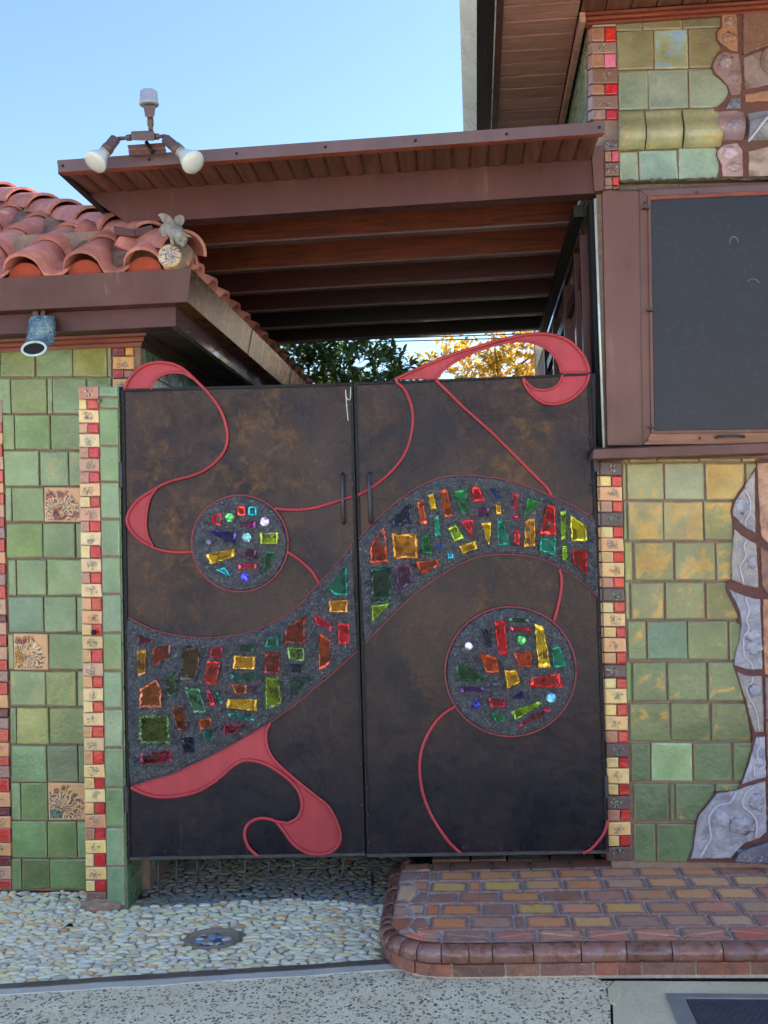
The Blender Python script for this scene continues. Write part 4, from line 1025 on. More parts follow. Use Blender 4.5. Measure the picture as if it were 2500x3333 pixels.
# hip tiles running up from the corner and their mortar
hd = Vector((-1, 1, PIT)).normalized(); hp = Vector((hipx, hipy, z_r0))
def hiptile(s, L=0.40, r0=0.125, r1=0.105, th=0.016, lift=0.05, mat=None, name='hip_tile'):
    side = Vector((1, 1, 0)).normalized(); up = side.cross(hd).normalized(); up = up if up.z > 0 else -up
    v = []; f = []; n = 12
    for st, rr in ((0, r0), (1, r1)):
        for t_ in (0, th):
            for k in range(n + 1):
                a = math.pi * (0.02 + 0.96 * k / n)
                c = hp + hd * (s + st * L) + up * (lift + (0.012 if st == 0 else -0.012))
                v.append(c + side * ((rr - t_) * math.cos(a)) + up * ((rr - t_) * math.sin(a) * 0.9))
    m = n + 1
    for i in range(n):
        f.append((i, i + 1, 2 * m + i + 1, 2 * m + i)); f.append((m + i, 3 * m + i, 3 * m + i + 1, m + i + 1)); f.append((i, m + i, m + i + 1, i + 1))
    f.append((0, 2 * m, 3 * m, m)); f.append((n, m + n, 3 * m + n, 2 * m + n))
    return mk(name, v, f, mat or M['terra'], deck)
for k in range(9):
    o = hiptile(0.06 + k * 0.335, lift=0.06)
mb = MB(); side = Vector((1, 1, 0)).normalized()
sgn = 40
for i in range(sgn + 1):
    s = 0.17 + i * 3.2 / sgn
    _q = min(1.0, 0.35 + s * 1.6)
    for k, (a, h) in enumerate(((-0.26 * _q, 0.0), (-0.19 * _q, 0.055), (-0.115 * _q, 0.09), (0, 0.12), (0.115 * _q, 0.09), (0.19 * _q, 0.055), (0.26 * _q, 0.0))):
        p = hp + hd * s + side * (a + uni(-.014, .014)) + Vector((0, 0, h - abs(a) * 0.28 + uni(-.012, .012))); mb.v.append(tuple(p))
for i in range(sgn):
    for k in range(6):
        b0 = i * 7 + k; mb.f.append((b0, b0 + 1, b0 + 8, b0 + 7)); mb.m.append(0)
mb.f.append(tuple(range(7))); mb.m.append(0)
mb.build('hip_mortar', M['rmortar'], deck)
# little flower-moulded disc that closes the hip, and the half tile around it
dcn = PY(551, 832, hipy - 0.06)
v, f = lathe_geo([(0.054, 0.0), (0.054, 0.018), (0.046, 0.026), (0.02, 0.028)], 24, tuple(dcn + np.array([0, 0.02, 0])), (0.05, -1, 0.05))
mk('flower_disc', v, f, M['flower'], deck, col=(*lin(214, 190, 140), .5))
v, f = lathe_geo([(0.074, 0.0), (0.068, 0.03), (0.05, 0.04)], 20, tuple(dcn + np.array([0.03, 0.055, 0.006])), (0.1, -1, 0.05)); mk('disc_mortar', v, f, M['rmortar'], deck)
# stray half tile hanging behind the statue
hv = []; n = 10; c = PY(610, 850, hipy + 0.12)
for st in (0, 1):
    for r_ in (0.085, 0.071):
        for k in range(n + 1):
            a = math.pi * (-0.08 + 0.62 * k / n); hv.append((c[0] - 0.03 + r_ * math.cos(a) * (1 - .1 * st) - st * 0.16, c[1] + st * 0.14, c[2] - 0.02 + r_ * math.sin(a) * 1.15 + st * 0.05))
m = n + 1; hf = []
for i in range(n): hf += [(i, i + 1, 2 * m + i + 1, 2 * m + i), (m + i, 3 * m + i, 3 * m + i + 1, m + i + 1), (i, m + i, m + i + 1, i + 1), (2 * m + i, 2 * m + i + 1, 3 * m + i + 1, 3 * m + i)]
hf += [(0, 2 * m, 3 * m, m), (n, m + n, 3 * m + n, 2 * m + n)]
mk('hip_tile', hv, hf, M['terra'], deck, smooth=False)

# ------------------------------------------------------------------ gate pillar
pP = onY(YP)
gp = thing('gate_pillar', (-1.8, YP + 0.1, 0.0), 'pillar left of the gate with a red and cream mosaic strip beside green tiles', 'pillar')
def xl(y): return 255 + (y - 1257) * 25 / 1643
def xr(y): return 319 + (y - 1257) * 26 / 1643
pa, pb = PY(257, 1257, YP)[0], PY(388, 1257, YP)[0]; pb = (pb + PY(404, 2900, YP)[0]) / 2; pa = (pa + PY(281, 2900, YP)[0]) / 2
ztop = Zat(320, 1259, YP)
core = box('core', pa + 0.004, pb - 0.004, YP + 0.008, YL + 0.012, -0.05, ztop - 0.004, M['grout'], gp)
rys = [1257, 1334, 1412, 1492, 1573, 1653, 1733, 1819, 1901, 1988, 2070, 2158, 2240, 2321, 2402, 2489, 2570, 2652, 2735, 2823, 2904]
rcol = [lin(196, 130, 104), lin(240, 206, 140), lin(228, 204, 146), lin(196, 150, 120), lin(236, 188, 132), lin(216, 156, 124), lin(238, 212, 158), lin(232, 200, 150), lin(240, 206, 148), lin(234, 172, 116), lin(224, 192, 134), lin(206, 168, 132), lin(240, 208, 150), lin(238, 204, 142), lin(220, 190, 138), lin(240, 204, 134), lin(242, 214, 150), lin(214, 156, 108), lin(244, 212, 130), lin(240, 200, 126), lin(120, 92, 80)]
for i, y in enumerate(rys):
    y1 = y + 42; relieftile(pP, xl(y), xr(y), y, y1, core, 0.006, rcol[i], dark=(i == 20))
    if i < 20: pairtile(pP, xl(y), xr(y), y1 + 2, rys[i + 1] - 2, core, 0.005, random.choice(YEL if i in (0, 4, 6, 9, 12, 15, 16, 18, 19) else PEA), random.choice(REDS))
gy = [(1257, 1290), (1294, 1328), (1331, 1448), (1452, 1568), (1571, 1687), (1691, 1809), (1813, 1932), (1936, 2058), (2062, 2182), (2186, 2306), (2310, 2433), (2437, 2562), (2566, 2692), (2696, 2818), (2822, 2948)]
for y0, y1 in gy:
    ym = (y0 + y1) / 2; xa = xr(ym) + 3; xb = 381 + (ym - 1257) * 24 / 1680
    tile(rect(xa, xb, y0 + 1, y1 - 1, 0, 0.015), pP, M['green'], core, (*jitc(random.choice(GREEN[:4]), .05), uni(0, .4) if y0 in (1571, 1691, 2437, 2566) else uni(0, .12)), 0.004, 0.02, 0.005, edge=M['gedge'], jit=1.2)
# side tiles under the gate
def onXp(x, y, o=0.0): return PX(x, y, pb + o)
for k in range(13):
    z1 = 0.195 - 0.0; break
for k in range(12):
    za = -0.01 + k * 0.205; 
    for (ya, yb_) in ((YP + 0.012, YP + 0.125), (YP + 0.13, YL - 0.002)):
        hexa('tile', [(pb - 0.006, ya, za), (pb + 0.003, ya, za), (pb + 0.003, yb_, za), (pb - 0.006, yb_, za), (pb - 0.006, ya, za + 0.2), (pb + 0.003, ya, za + 0.2), (pb + 0.003, yb_, za + 0.2), (pb - 0.006, yb_, za + 0.2)], M['green'], core, 0.002, col=(*lin(110, 142, 100), .3))
# broken mortar at the pillar's foot
v = []; f = []
bm = bmesh.new(); bmesh.ops.create_icosphere(bm, subdivisions=3, radius=0.08)
c = G(330, 2958, 0.0)
for q_ in bm.verts:
    nn = mnoise.noise(q_.co * 28) * 0.03; q_.co = Vector((q_.co.x * 1.2, q_.co.y * 0.5, q_.co.z * 0.42)) * (1 + nn * 12)
vv = [(q_.co.x + c[0] - 0.005, q_.co.y + YP - 0.005, q_.co.z + 0.01) for q_ in bm.verts]; ff = [[q_.index for q_ in p.verts] for p in bm.faces]; bm.free()
mk('mortar_lump', vv, ff, M['grout'], gp)
# small rosette and knob on the strip
v, f = lathe_geo([(0.016, 0), (0.016, 0.006), (0.004, 0.010)], 4, tuple(PY(321, 1304, YP - 0.010)), (0, -1, 0)); mk('diamond_tile', v, f, M['small'], core, col=(*lin(110, 62, 62), .5))
v, f = lathe_geo([(0.006, 0), (0.006, 0.012), (0.012, 0.016), (0.012, 0.026), (0.005, 0.03)], 12, tuple(PY(311, 2057, YP - 0.010)), (0, -1, 0)); mk('doorstop', v, f, M['black'], gp, smooth=True)

# ------------------------------------------------------------------ right house
rh = thing('tiled_house', (1.6, 5.6, 0.0), 'taller house at the right with ochre-green tiles and a dark screened window', 'house')
pR = onY(YR)
SL_T = -0.034                                            # lean of level lines high up in the picture
zcorn = Zat(2100, 600, YR)
_w = MB(); _w.box(.585, 13, YR + .01, 10.5, H - .02, 2.03); _w.box(.612, 13, YR + .011, 10.5, 2.0302, 3.27); _w.box(.622, 13, YR + .01, 10.5, 3.2702, 4.35)
rw = _w.build('wall', M['grout'], rh)
def xls(y): return 1951 + (y - 1500) * 32 / 1350
def xrs(y): return 2023 + (y - 1500) * 33 / 1350
st_y = [(1503, 1547, 'd'), (1549, 1583, 'p'), (1585, 1629, 'r'), (1631, 1666, 'p'), (1668, 1712, 'd'), (1715, 1750, 'p'), (1752, 1795, 'r'), (1797, 1829, 'p'), (1831, 1878, 'r'), (1880, 1912, 'p'), (1914, 1958, 'd'), (1960, 1994, 'p'), (1996, 2039, 'r'), (2041, 2074, 'p'),
        (2077, 2122, 'r'), (2124, 2160, 'p'), (2163, 2206, 'd'), (2208, 2241, 'p'), (2243, 2290, 'r'), (2293, 2330, 'p'), (2332, 2377, 'r'), (2380, 2417, 'p'), (2419, 2464, 'd'), (2466, 2500, 'p'), (2502, 2551, 'r'), (2553, 2588, 'p'), (2590, 2635, 'd'), (2637, 2673, 'p'), (2676, 2719, 'r'), (2721, 2755, 'p'), (2757, 2803, 'd')]
for i, (y0, y1, k) in enumerate(st_y):
    a, b_ = xls(y0), xrs(y0)
    if k == 'p': pairtile(pR, a, b_, y0, y1, rw, 0.013, random.choice(YEL if i % 4 in (1, 3) and i % 3 else PEA), random.choice([lin(214, 50, 34), lin(206, 34, 32)] if y0 < 2000 else REDS), 0.55)
    elif k == 'r': relieftile(pR, a, b_, y0, y1, rw, 0.014, random.choice([lin(240, 196, 128), lin(234, 178, 124), lin(240, 206, 140)]))
    else: relieftile(pR, a, b_, y0, y1, rw, 0.013, lin(98, 78, 78), dark=True)
# rounded return of the strip round the corner, seen edge on
for i, (y0, y1, k) in enumerate(st_y):
    a = xls(y0); z1, z0 = Zat(a, y0, YR), Zat(a, y1, YR); x0 = PY(a, y0, YR)[0]
    c_ = {'p': lin(232, 180, 116), 'r': lin(228, 176, 122), 'd': lin(120, 84, 78)}[k]
    box('return_tile', x0 - 0.012, x0 - 0.001, YR + 0.002, YR + 0.06, z0 + .002, z1 - .002, M['small'], rw, col=(*c_, .4))
rows_r = [(1491, 1503, [(2027, 2046), (2050, 2138), (2142, 2275), (2278, 2411), (2415, 2470)], (150, 128, 60), .5),
    (1507, 1627, [(2026, 2038), (2043, 2159), (2163, 2293), (2299, 2424), (2430, 2500)], (156, 150, 98), .50),
    (1632, 1759, [(2030, 2040), (2044, 2160), (2162, 2288), (2293, 2410)], (152, 146, 92), .66),
    (1765, 1890, [(2034, 2058), (2067, 2192), (2198, 2328), (2333, 2420)], (146, 144, 92), .6),
    (1895, 2017, [(2036, 2049), (2054, 2162), (2167, 2294), (2299, 2430)], (136, 138, 84), .55),
    (2022, 2148, [(2046, 2105), (2109, 2238), (2241, 2369), (2374, 2440)], (118, 136, 86), .34),
    (2155, 2283, [(2037, 2054), (2061, 2170), (2174, 2302), (2306, 2440)], (110, 130, 86), .4),
    (2288, 2413, [(2051, 2179), (2184, 2311), (2318, 2445), (2449, 2480)], (106, 124, 78), .4),
    (2418, 2544, [(2056, 2118), (2121, 2254), (2258, 2382), (2389, 2470)], (104, 126, 86), .3),
    (2551, 2675, [(2063, 2178), (2182, 2196), (2201, 2326), (2331, 2440)], (104, 126, 88), .3),
    (2681, 2806, [(2063, 2134), (2139, 2268), (2272, 2400)], (106, 132, 92), .1)]
spec = {(1, 3): ((178, 160, 92), .85), (1, 1): ((160, 160, 100), .55), (1, 0): ((120, 146, 70), .2), (2, 0): ((112, 150, 84), .1), (3, 0): ((160, 170, 84), .3), (4, 0): ((132, 158, 84), .1), (2, 2): ((172, 158, 94), .8), (5, 1): ((96, 136, 104), .1), (6, 0): ((92, 146, 66), 0), (8, 1): ((160, 192, 136), 0), (1, 2): ((156, 160, 120), .45)}
for r, (y0, y1, cells, c0, mo) in enumerate(rows_r):
    for i, (x0, x1) in enumerate(cells):
        c_, mm = spec.get((r, i), (c0, mo))
        mt = M['ochre'] if (r, i) != (8, 1) else M['blotch']
        if (r, i) == (8, 1): mm = 0.22
        tile(rect(x0 + .8, x1 - .8, y0 + .8, y1 - .8, -0.008 + r * 0.001, 0.02), pR, mt, rw, (*jitc(lin(*c_), .06), mm + (.08 if 4 < r < 10 and (r, i) != (8, 1) else 0) + uni(-.06, .06)), 0.006 + uni(-.002, .002), 0.02, 0.005 if y1 - y0 > 30 else 0.002, edge=M['gedge'], jit=1.5)
# upper tiles
def c3(x0, x1, y0, y1): return (1800 + x0 / 2.211, 1800 + x1 / 2.211, y0 / 2.211, y1 / 2.211)
def utile(x0, x1, y0, y1, c_, mm, mat='ochre', dy=0.0, **k):
    x0, x1, y0, y1 = c3(x0, x1, y0, y1)
    return tile(rect(x0, x1, y0 + dy, y1 + dy, SL_T, 0.02), pR, M[mat], rw, (*jitc(lin(*[0.78 * q_ + 0.22 * sum(c_) / 3 + 4 for q_ in c_]), .05), mm), 0.006 + uni(-.002, .002), 0.02, 0.005, edge=M['gedge'], jit=1.5, **k)
for a in [(455, 640, 112, 220, (128, 124, 84), .3), (645, 930, 106, 210, (140, 126, 78), .5), (934, 1250, 98, 196, (116, 112, 78), .2), (465, 722, 222, 495, (142, 134, 92), .35), (980, 1250, 206, 482, (136, 124, 80), .4),
          (474, 684, 512, 788, (136, 150, 118), .15), (690, 972, 505, 778, (142, 156, 130), .1), (980, 1290, 496, 768, (146, 160, 126), .2),
          (480, 612, 1092, 1316, (150, 168, 128), .3), (620, 896, 1082, 1308, (144, 176, 148), .12), (906, 1240, 1062, 1292, (148, 176, 140), .25)]: utile(*a)
utile(728, 973, 212, 490, (166, 170, 112), .62, 'blotch')
for a in ((486, 606, 1334, 1384), (610, 905, 1332, 1378), (912, 1190, 1318, 1360)): utile(*a, (104, 98, 56), .3)
# bulging cornice course
def cove(name, x0, x1, y0, y1, col, mat, dep=0.05, slope=SL_T, edge=None):
    n = 10; v = []; f = []
    for i in range(n + 1):
        t_ = i / n
        o = 0.012 + dep * (0.35 * math.sin(min(t_ / 0.45, 1) * math.pi / 2) + (0.65 * math.sin(max(0, (t_ - 0.25) / 0.75) * math.pi) if t_ > 0.25 else 0)) * (1 - 0.6 * max(0, t_ - 0.85) / 0.15)
        for k in range(5):
            x = x0 + (x1 - x0) * k / 4; y = y0 + (y1 - y0) * t_ + slope * (x - 2100)
            p = PY(x, y, YR); v.append((p[0], p[1] - o + (0.004 if k in (0, 4) else 0), p[2]))
    for i in range(n):
        for k in range(4): a = i * 5 + k; f.append((a, a + 1, a + 6, a + 5))
    b0 = len(v); v += [(v[k][0], YR + .012, v[k][2]) for k in (0, 4)] + [(v[n * 5 + k][0], YR + .012, v[n * 5 + k][2]) for k in (0, 4)]
    f.append((b0, *[i * 5 for i in range(n, -1, -1)][::-1], b0 + 2)); f.append((b0 + 1, b0 + 3, *[i * 5 + 4 for i in range(n, -1, -1)]))
    f.append((b0, b0 + 1, 4, 3, 2, 1, 0)); f.append((b0 + 3, b0 + 2, n * 5, n * 5 + 1, n * 5 + 2, n * 5 + 3, n * 5 + 4))
    return mk(name, v, f, mat, rw, col=col, smooth=False)
for (x0, x1) in ((2012, 2096), (2100, 2216), (2222, 2345)):
    o = cove('cornice_tile', x0, x1, 362, 489, (*lin(172, 168, 126), .45), M['ochre']); o.data.polygons.foreach_set('use_smooth', [len(p.vertices) == 4 for p in o.data.polygons])
# upper strip
def us(y0, y1, k, x0=None, x1=None, cr=None):
    a, b_, y0, y1 = c3(x0 or (372 if y0 > 1000 else 283), x1 or (476 if y0 > 1000 else 455 + (12 if y0 > 480 else 0)), y0, y1)
    if k == 'r': relieftile(pR, a, b_, y0, y1, rw, 0.013, random.choice([lin(140, 106, 92), lin(150, 122, 112), lin(126, 94, 78)]), sl=SL_T)
    else: pairtile(pR, a, b_, y0, y1, rw, 0.012, random.choice([lin(170, 116, 92), lin(160, 118, 104)]), cr or random.choice(REDS), 0.52, SL_T)
us(112, 190, 'r'); us(195, 292, 'p'); us(300, 380, 'r'); us(386, 484, 'p', cr=lin(226, 120, 160)); us(492, 598, 'r'); us(604, 678, 'p'); us(686, 784, 'r'); us(790, 856, 'p')
us(1008, 1082, 'r'); us(1086, 1160, 'p', cr=lin(232, 96, 110)); us(1170, 1265, 'r'); us(1272, 1330, 'p', cr=lin(226, 60, 40)); us(1334, 1358, 'p', cr=lin(150, 90, 76))
for i, (y0, y1) in enumerate([(112, 190), (195, 292), (300, 380), (386, 484), (492, 598), (604, 678), (686, 784), (790, 856)]):
    a, b_, yy0, yy1 = c3(283, 300, y0, y1); z1, z0 = Zat(a, yy0, YR), Zat(a, yy1, YR); xq = PY(a, yy0, YR)[0]
    hexa('return_tile', [(xq - .018, YR + .02, z0), (xq - .001, YR - .006, z0), (xq - .001, YR + .07, z0), (xq - .022, YR + .07, z0), (xq - .018, YR + .02, z1 - .005), (xq - .001, YR - .006, z1 - .005), (xq - .001, YR + .07, z1 - .005), (xq - .022, YR + .07, z1 - .005)], M['small'], rw, col=(*lin(170, 130, 118), .4))
# side face of the upper wall: pale green tiles
sd_ = MB()
for j in range(5):
    for i in range(24):
        y0 = YR + 0.08 + i * 0.2 + (0.1 if j % 2 else 0)
        sd_.box(0.610, 0.625, y0, y0 + 0.195, 3.30 + j * 0.17, 3.30 + j * 0.17 + 0.165)
o = sd_.build('side_tiles', M['green'], rw, kind='stuff'); o.color = (*lin(158, 184, 150), .2)
# ragged clay ledge between the mural and the window head
lv = []; lf_ = []; n = 46
for i in range(n + 1):
    x = 2016 + i * 13; yb_ = 598 + SL_T * (x - 2016) * 0.62
    for k, (oo, dy) in enumerate(((0.0, -10), (0.018 + uni(0, .014), -6 + uni(-4, 4)), (0.024 + uni(0, .012), 2 + uni(-3, 3)), (0.0, 4))):
        p = PY(x, yb_ + dy, YR); lv.append((p[0], p[1] - oo - 0.002, p[2]))
for i in range(n):
    for k in range(3): a = i * 4 + k; lf_.append((a, a + 4, a + 5, a + 1))
mk('ragged_ledge', lv, lf_, m_plain('clay_ledge', lin(92, 80, 58), 0.5, var=0.3, bump=0.8, sc=40, coat=0.2), rw)
# ------------------------------------------------------------------ clay mural on the right house
mu = thing('clay_mural', (1.4, YR, 1.4), 'relief mural of lilac, rust and brown clay slabs bordering the tiles at the right edge', 'mural')
def MA(x, y): return (2200 + x / 3.35, 1480 + y / 3.35)
def MBp(x, y): return (2200 + x / 3.117, 2120 + y / 3.117)
def MU(x, y): return (2150 + x / 3.457, y / 3.457)
bk = [(2462, 1494), (2462, 1518), (2440, 1556), (2412, 1592), (2387, 1630), (2379, 1664), (2384, 1688), (2388, 1760), (2386, 1820), (2380, 1886), (2366, 1896), (2364, 1918), (2385, 1962), (2404, 2004), (2402, 2030), (2412, 2034), (2411, 2080), (2396, 2130), (2389, 2168), (2400, 2200), (2418, 2262), (2434, 2320), (2443, 2370), (2452, 2394), (2446, 2440), (2432, 2490), (2412, 2550), (2400, 2572), (2330, 2577), (2300, 2618), (2272, 2652), (2262, 2690), (2255, 2760), (2236, 2806), (2700, 2812), (2700, 1490)]
plate('backing', bk, pR, 0.016, 0.03, M['grout_dark'], mu)
def clay(pts, col, mat='clay', o=0.026, t=0.02, name='clay_slab'):
    q = []
    for i in range(len(pts)):                             # broken, slightly wandering edges
        a, b_ = np.array(pts[i]), np.array(pts[(i + 1) % len(pts)]); k = max(1, int(np.linalg.norm(b_ - a) / 14))
        q += [tuple(a + (b_ - a) * j / k + (np.array([uni(-1.3, 1.3), uni(-1.3, 1.3)]) if j else 0)) for j in range(k)]
    return tile(q, pR, M[mat], mu, (*lin(*col), .5), o, t, 0.003, name=name, jit=0.3, edge=M[mat])
clay([MA(*p) for p in [(862, 180), (864, 500), (868, 850), (780, 808), (700, 738), (626, 662), (626, 608), (660, 500), (724, 400), (792, 275)]], (176, 168, 164))
clay([MA(*p) for p in [(642, 812), (720, 884), (800, 934), (878, 970), (890, 1200), (903, 1450), (760, 1425), (612, 1362), (618, 1100)]], (182, 170, 160))
P3 = [MA(582, 1466), MA(740, 1538), MA(860, 1572), MA(918, 1576), MA(932, 1900), MA(940, 2200), MBp(882, 130), MBp(878, 182), MBp(780, 188), MBp(700, 176), MBp(598, 140), MBp(614, 20), MA(705, 2010), MA(722, 1850), MA(706, 1720), MA(650, 1590)]
clay(P3, (172, 172, 186))
clay([MBp(*p) for p in [(622, 208), (720, 247), (872, 253), (882, 500), (893, 818), (807, 822), (775, 735), (740, 600), (722, 500), (672, 378)]], (162, 154, 144))
clay([MBp(*p) for p in [(822, 870), (905, 870), (916, 1278), (790, 1308), (674, 1346), (745, 1150)]], (190, 190, 208))
clay([MBp(*p) for p in [(422, 1444), (600, 1418), (750, 1368), (912, 1322), (920, 1600), (920, 1836), (850, 1896), (700, 1946), (622, 2026), (560, 2100), (150, 2106), (178, 2020), (192, 1900), (214, 1760), (244, 1660), (322, 1572)]], (176, 176, 186))
clay([MBp(*p) for p in [(610, 2140), (650, 2050), (760, 2000), (870, 1965), (1000, 1925), (1400, 1900), (1400, 2150), (1000, 2160)]], (92, 94, 112), o=0.05)
for pts, c_ in [([MA(892, 92), MA(1300, 85), MA(1320, 1000), MA(1080, 930), MA(1000, 960), MA(940, 890), MA(918, 700)], (206, 158, 130)), ([MA(928, 1010), MA(1010, 1060), MA(1300, 1100), MA(1300, 1520), MA(1010, 1520), MA(946, 1440)], (142, 100, 84)),
                ([MA(955, 1575), MA(1300, 1585), MA(1320, 2205), MBp(1200, 235), MBp(908, 235), MA(958, 2100)], (204, 146, 112)), ([MBp(912, 262), MBp(1250, 262), MBp(1250, 700), MBp(918, 690)], (146, 126, 136)), ([MBp(920, 710), MBp(1250, 715), MBp(1250, 1330), MBp(936, 1300)], (150, 96, 88)), ([MBp(936, 1330), MBp(1250, 1345), MBp(1250, 1850), MBp(1000, 1870), MBp(938, 1830)], (170, 150, 146))]:
    clay(pts, c_, 'rustclay')
def veinline(pts, r=0.0042, o=0.030):
    q = spline(pts, 5); return tube('vein', [pR(x, y, o) for x, y in q], r, M['vein'], mu, 6)
veinline([MA(*p) for p in [(750, 380), (800, 470), (815, 570), (800, 650), (760, 720), (762, 780)]])
veinline([MA(*p) for p in [(770, 935), (745, 1000), (765, 1100), (710, 1200), (705, 1260), (745, 1420)]])
veinline([MA(*p) for p in [(765, 1555), (775, 1620), (800, 1700), (770, 1800), (795, 1900), (740, 2000), (745, 2200)]] + [MBp(*p) for p in [(700, 60), (760, 120), (785, 180)]])
veinline([MBp(*p) for p in [(780, 258), (770, 320), (725, 350), (730, 430), (790, 550), (825, 650), (845, 805)]], 0.0035)
veinline([MBp(*p) for p in [(855, 875), (860, 940), (825, 1020), (830, 1080), (795, 1150), (800, 1285)]])
veinline([MBp(*p) for p in [(610, 1425), (590, 1480), (540, 1540), (420, 1570), (340, 1680), (345, 1800), (355, 1900), (300, 2000), (245, 2098)]], 0.005)
veinline([MBp(*p) for p in [(795, 1372), (710, 1440), (675, 1520), (690, 1580), (770, 1650), (820, 1740), (815, 1890)]], 0.005)
def lump(c, r, sx=1.0, sz=1.0, col=(180, 182, 194), par=None, dep=0.34, pr=None):
    pr = pr or pR; p = pr(*c, 0.024); bm = bmesh.new(); bmesh.ops.create_icosphere(bm, subdivisions=3, radius=1.0)
    q = r / 3.2 * 0.00146; sd0 = uni(0, 99); vv = []
    for w in bm.verts:
        k = 1 + 0.34 * mnoise.noise(w.co * 3.1 + Vector((sd0, 0, 0))) + 0.30 * mnoise.noise(w.co * 8 + Vector((sd0, 0, 0)))
        vv.append((p[0] + w.co.x * q * sx * k, p[1] + w.co.y * q * dep * k, p[2] + w.co.z * q * sz * k))
    ff = [[a.index for a in f_.verts] for f_ in bm.faces]; bm.free()
    return mk('boss', vv, ff, M['clay'], par or mu, col=(*lin(*col), .5), smooth=True)
for c, r, sx, sz in [(MA(830, 1170), 60, .8, 1.2), (MA(715, 560), 62, .9, 1.3), (MA(835, 1970), 72, 1.1, .8), (MA(850, 2110), 76, 1.1, .9), (MBp(800, 395), 66, 1.1, 1), (MBp(850, 1130), 48, 1, 1), (MBp(480, 1690), 78, .95, 1.15), (MBp(665, 1765), 100, 1.25, .9), (MBp(815, 1530), 76, 1.0, 1.15)]:
    lump(c, r, sx, sz)
for k in range(26):                                      # the rough boulders of the bottom corner
    lump(MBp(uni(640, 1100), uni(2010, 2130)), uni(26, 54), 1.2, .8, (96, 100, 120), dep=.7)
# upper mural
ub = [MU(*p) for p in [(688, 128), (680, 290), (626, 350), (624, 440), (690, 530), (610, 640), (572, 735), (600, 830), (690, 900), (750, 960), (768, 1030), (730, 1120), (650, 1190), (590, 1250), (600, 1320), (572, 1400), (572, 1500), (602, 1610), (638, 1680), (626, 1730), (660, 1830), (660, 1920), (632, 2010), (1700, 1950), (1700, 96)]]
plate('backing', ub, pR, 0.016, 0.03, M['grout_dark'], mu)
clay([MU(*p) for p in [(692, 158), (780, 150), (862, 155), (872, 576), (800, 566), (690, 486), (645, 438), (640, 362), (694, 300)]], (166, 118, 84), 'rustclay')
clay([MU(*p) for p in [(722, 578), (885, 603), (918, 900), (902, 1056), (796, 1072), (764, 960), (700, 890), (615, 800), (590, 730), (645, 620)]], (150, 122, 120), 'rustclay')
clay([MU(*p) for p in [(806, 1106), (902, 1100), (908, 1215), (735, 1222)]], (112, 118, 128))
clay([MU(*p) for p in [(645, 1690), (720, 1628), (860, 1608), (926, 1690), (930, 1980), (705, 1980), (692, 1850), (645, 1755)]], (188, 158, 158), 'rustclay')
for pts, c_ in [([(932, 120), (1700, 90), (1700, 350), (1210, 508), (935, 606)], (128, 90, 76)), ([(938, 645), (1210, 545), (1700, 380), (1700, 840), (1210, 950), (952, 1000)], (146, 128, 126)), ([(955, 1064), (1210, 1012), (1700, 930), (1700, 1080), (1210, 1132), (960, 1140)], (172, 122, 94)), ([(994, 1702), (1210, 1650), (1700, 1560), (1700, 1930), (1210, 1975), (996, 1985)], (186, 166, 150))]:
    clay([MU(*p) for p in pts], c_, 'rustclay')
for (a, b_, c_) in ((620, 925, (170, 130, 128)), (975, 1700, (150, 152, 156))):
    x0, y0 = MU(a, 1245); x1, y1 = MU(b_, 1245); o = cove('cornice_slab', x0, x1, y0 + 0.034 * (x0 - 2100), MU(0, 1600)[1] + 0.034 * (x0 - 2100), (*lin(*c_), .5), M['clay'], 0.05)
    o.data.polygons.foreach_set('use_smooth', [len(p.vertices) == 4 for p in o.data.polygons])
for c, r, sx, sz, cc in [((770, 420), 66, 1.2, .9, (166, 112, 78)), ((780, 240), 56, 1.1, 1.1, (166, 112, 78)), ((740, 700), 70, 1.2, 1.1, (150, 126, 126)), ((830, 860), 60, 1, 1.1, (140, 118, 122)), ((840, 1170), 50, 1.2, .8, (100, 108, 120)), ((800, 1720), 84, 1.1, .9, (206, 180, 190)), ((830, 1880), 66, 1.2, .8, (196, 160, 150))]:
    p = MU(*c); lump(p, r * 3.2 / 3.457, sx, sz, cc, dep=.35)
tube('ring', [pR(*MU(1290 + 150 * math.cos(a), 680 + 150 * math.sin(a)), 0.03) for a in [2 * math.pi * i / 24 for i in range(25)]], 0.008, M['rustclay'], mu, 8, col=(*lin(150, 128, 116), .5))
tube('vein', [pR(*MU(x, y), 0.075) for x, y in spline([(1300, 1240), (1180, 1350), (1080, 1480), (990, 1590)], 5)], 0.006, M['vein'], mu, 6)

# ------------------------------------------------------------------ window, sill and cladding of the right house
z_h0 = Zat(1990, 622, YR - .05); 
def onYo(Y): return lambda x, y, o=0.0: PY(x, y, Y - o)
pw_ = onYo(YR - 0.045)
win = plate('cladding_panel', [(1962, 624), (2080, 622), (2092, 1449), (1978, 1449)], pw_, 0.0, 0.05, M['brownlight'], rh)
wf = plate('window', [(2084, 620), (2700, 590), (2700, 1420), (2700, 1452), (2094, 1446)], pw_, -0.012, 0.05, M['dark'], rh)
def bar(name, poly, o, t, mat, par): return plate(name, poly, pw_, o, t, mat, par)
bar('frame', [(2083, 620), (2108, 640), (2118, 1410), (2094, 1446)], 0.002, 0.014, M['brownlight'], wf)
bar('frame', [(2083, 618), (2700, 590), (2700, 612), (2108, 638)], 0.002, 0.014, M['flash'], wf)
bar('rail', [(2095, 1447), (2119, 1412), (2700, 1405), (2700, 1440)], 0.003, 0.014, M['rail'], wf)
bar('screen_frame', [(2109, 640), (2118, 648), (2130, 1406), (2120, 1412)], 0.012, 0.02, M['brownlight'], wf)
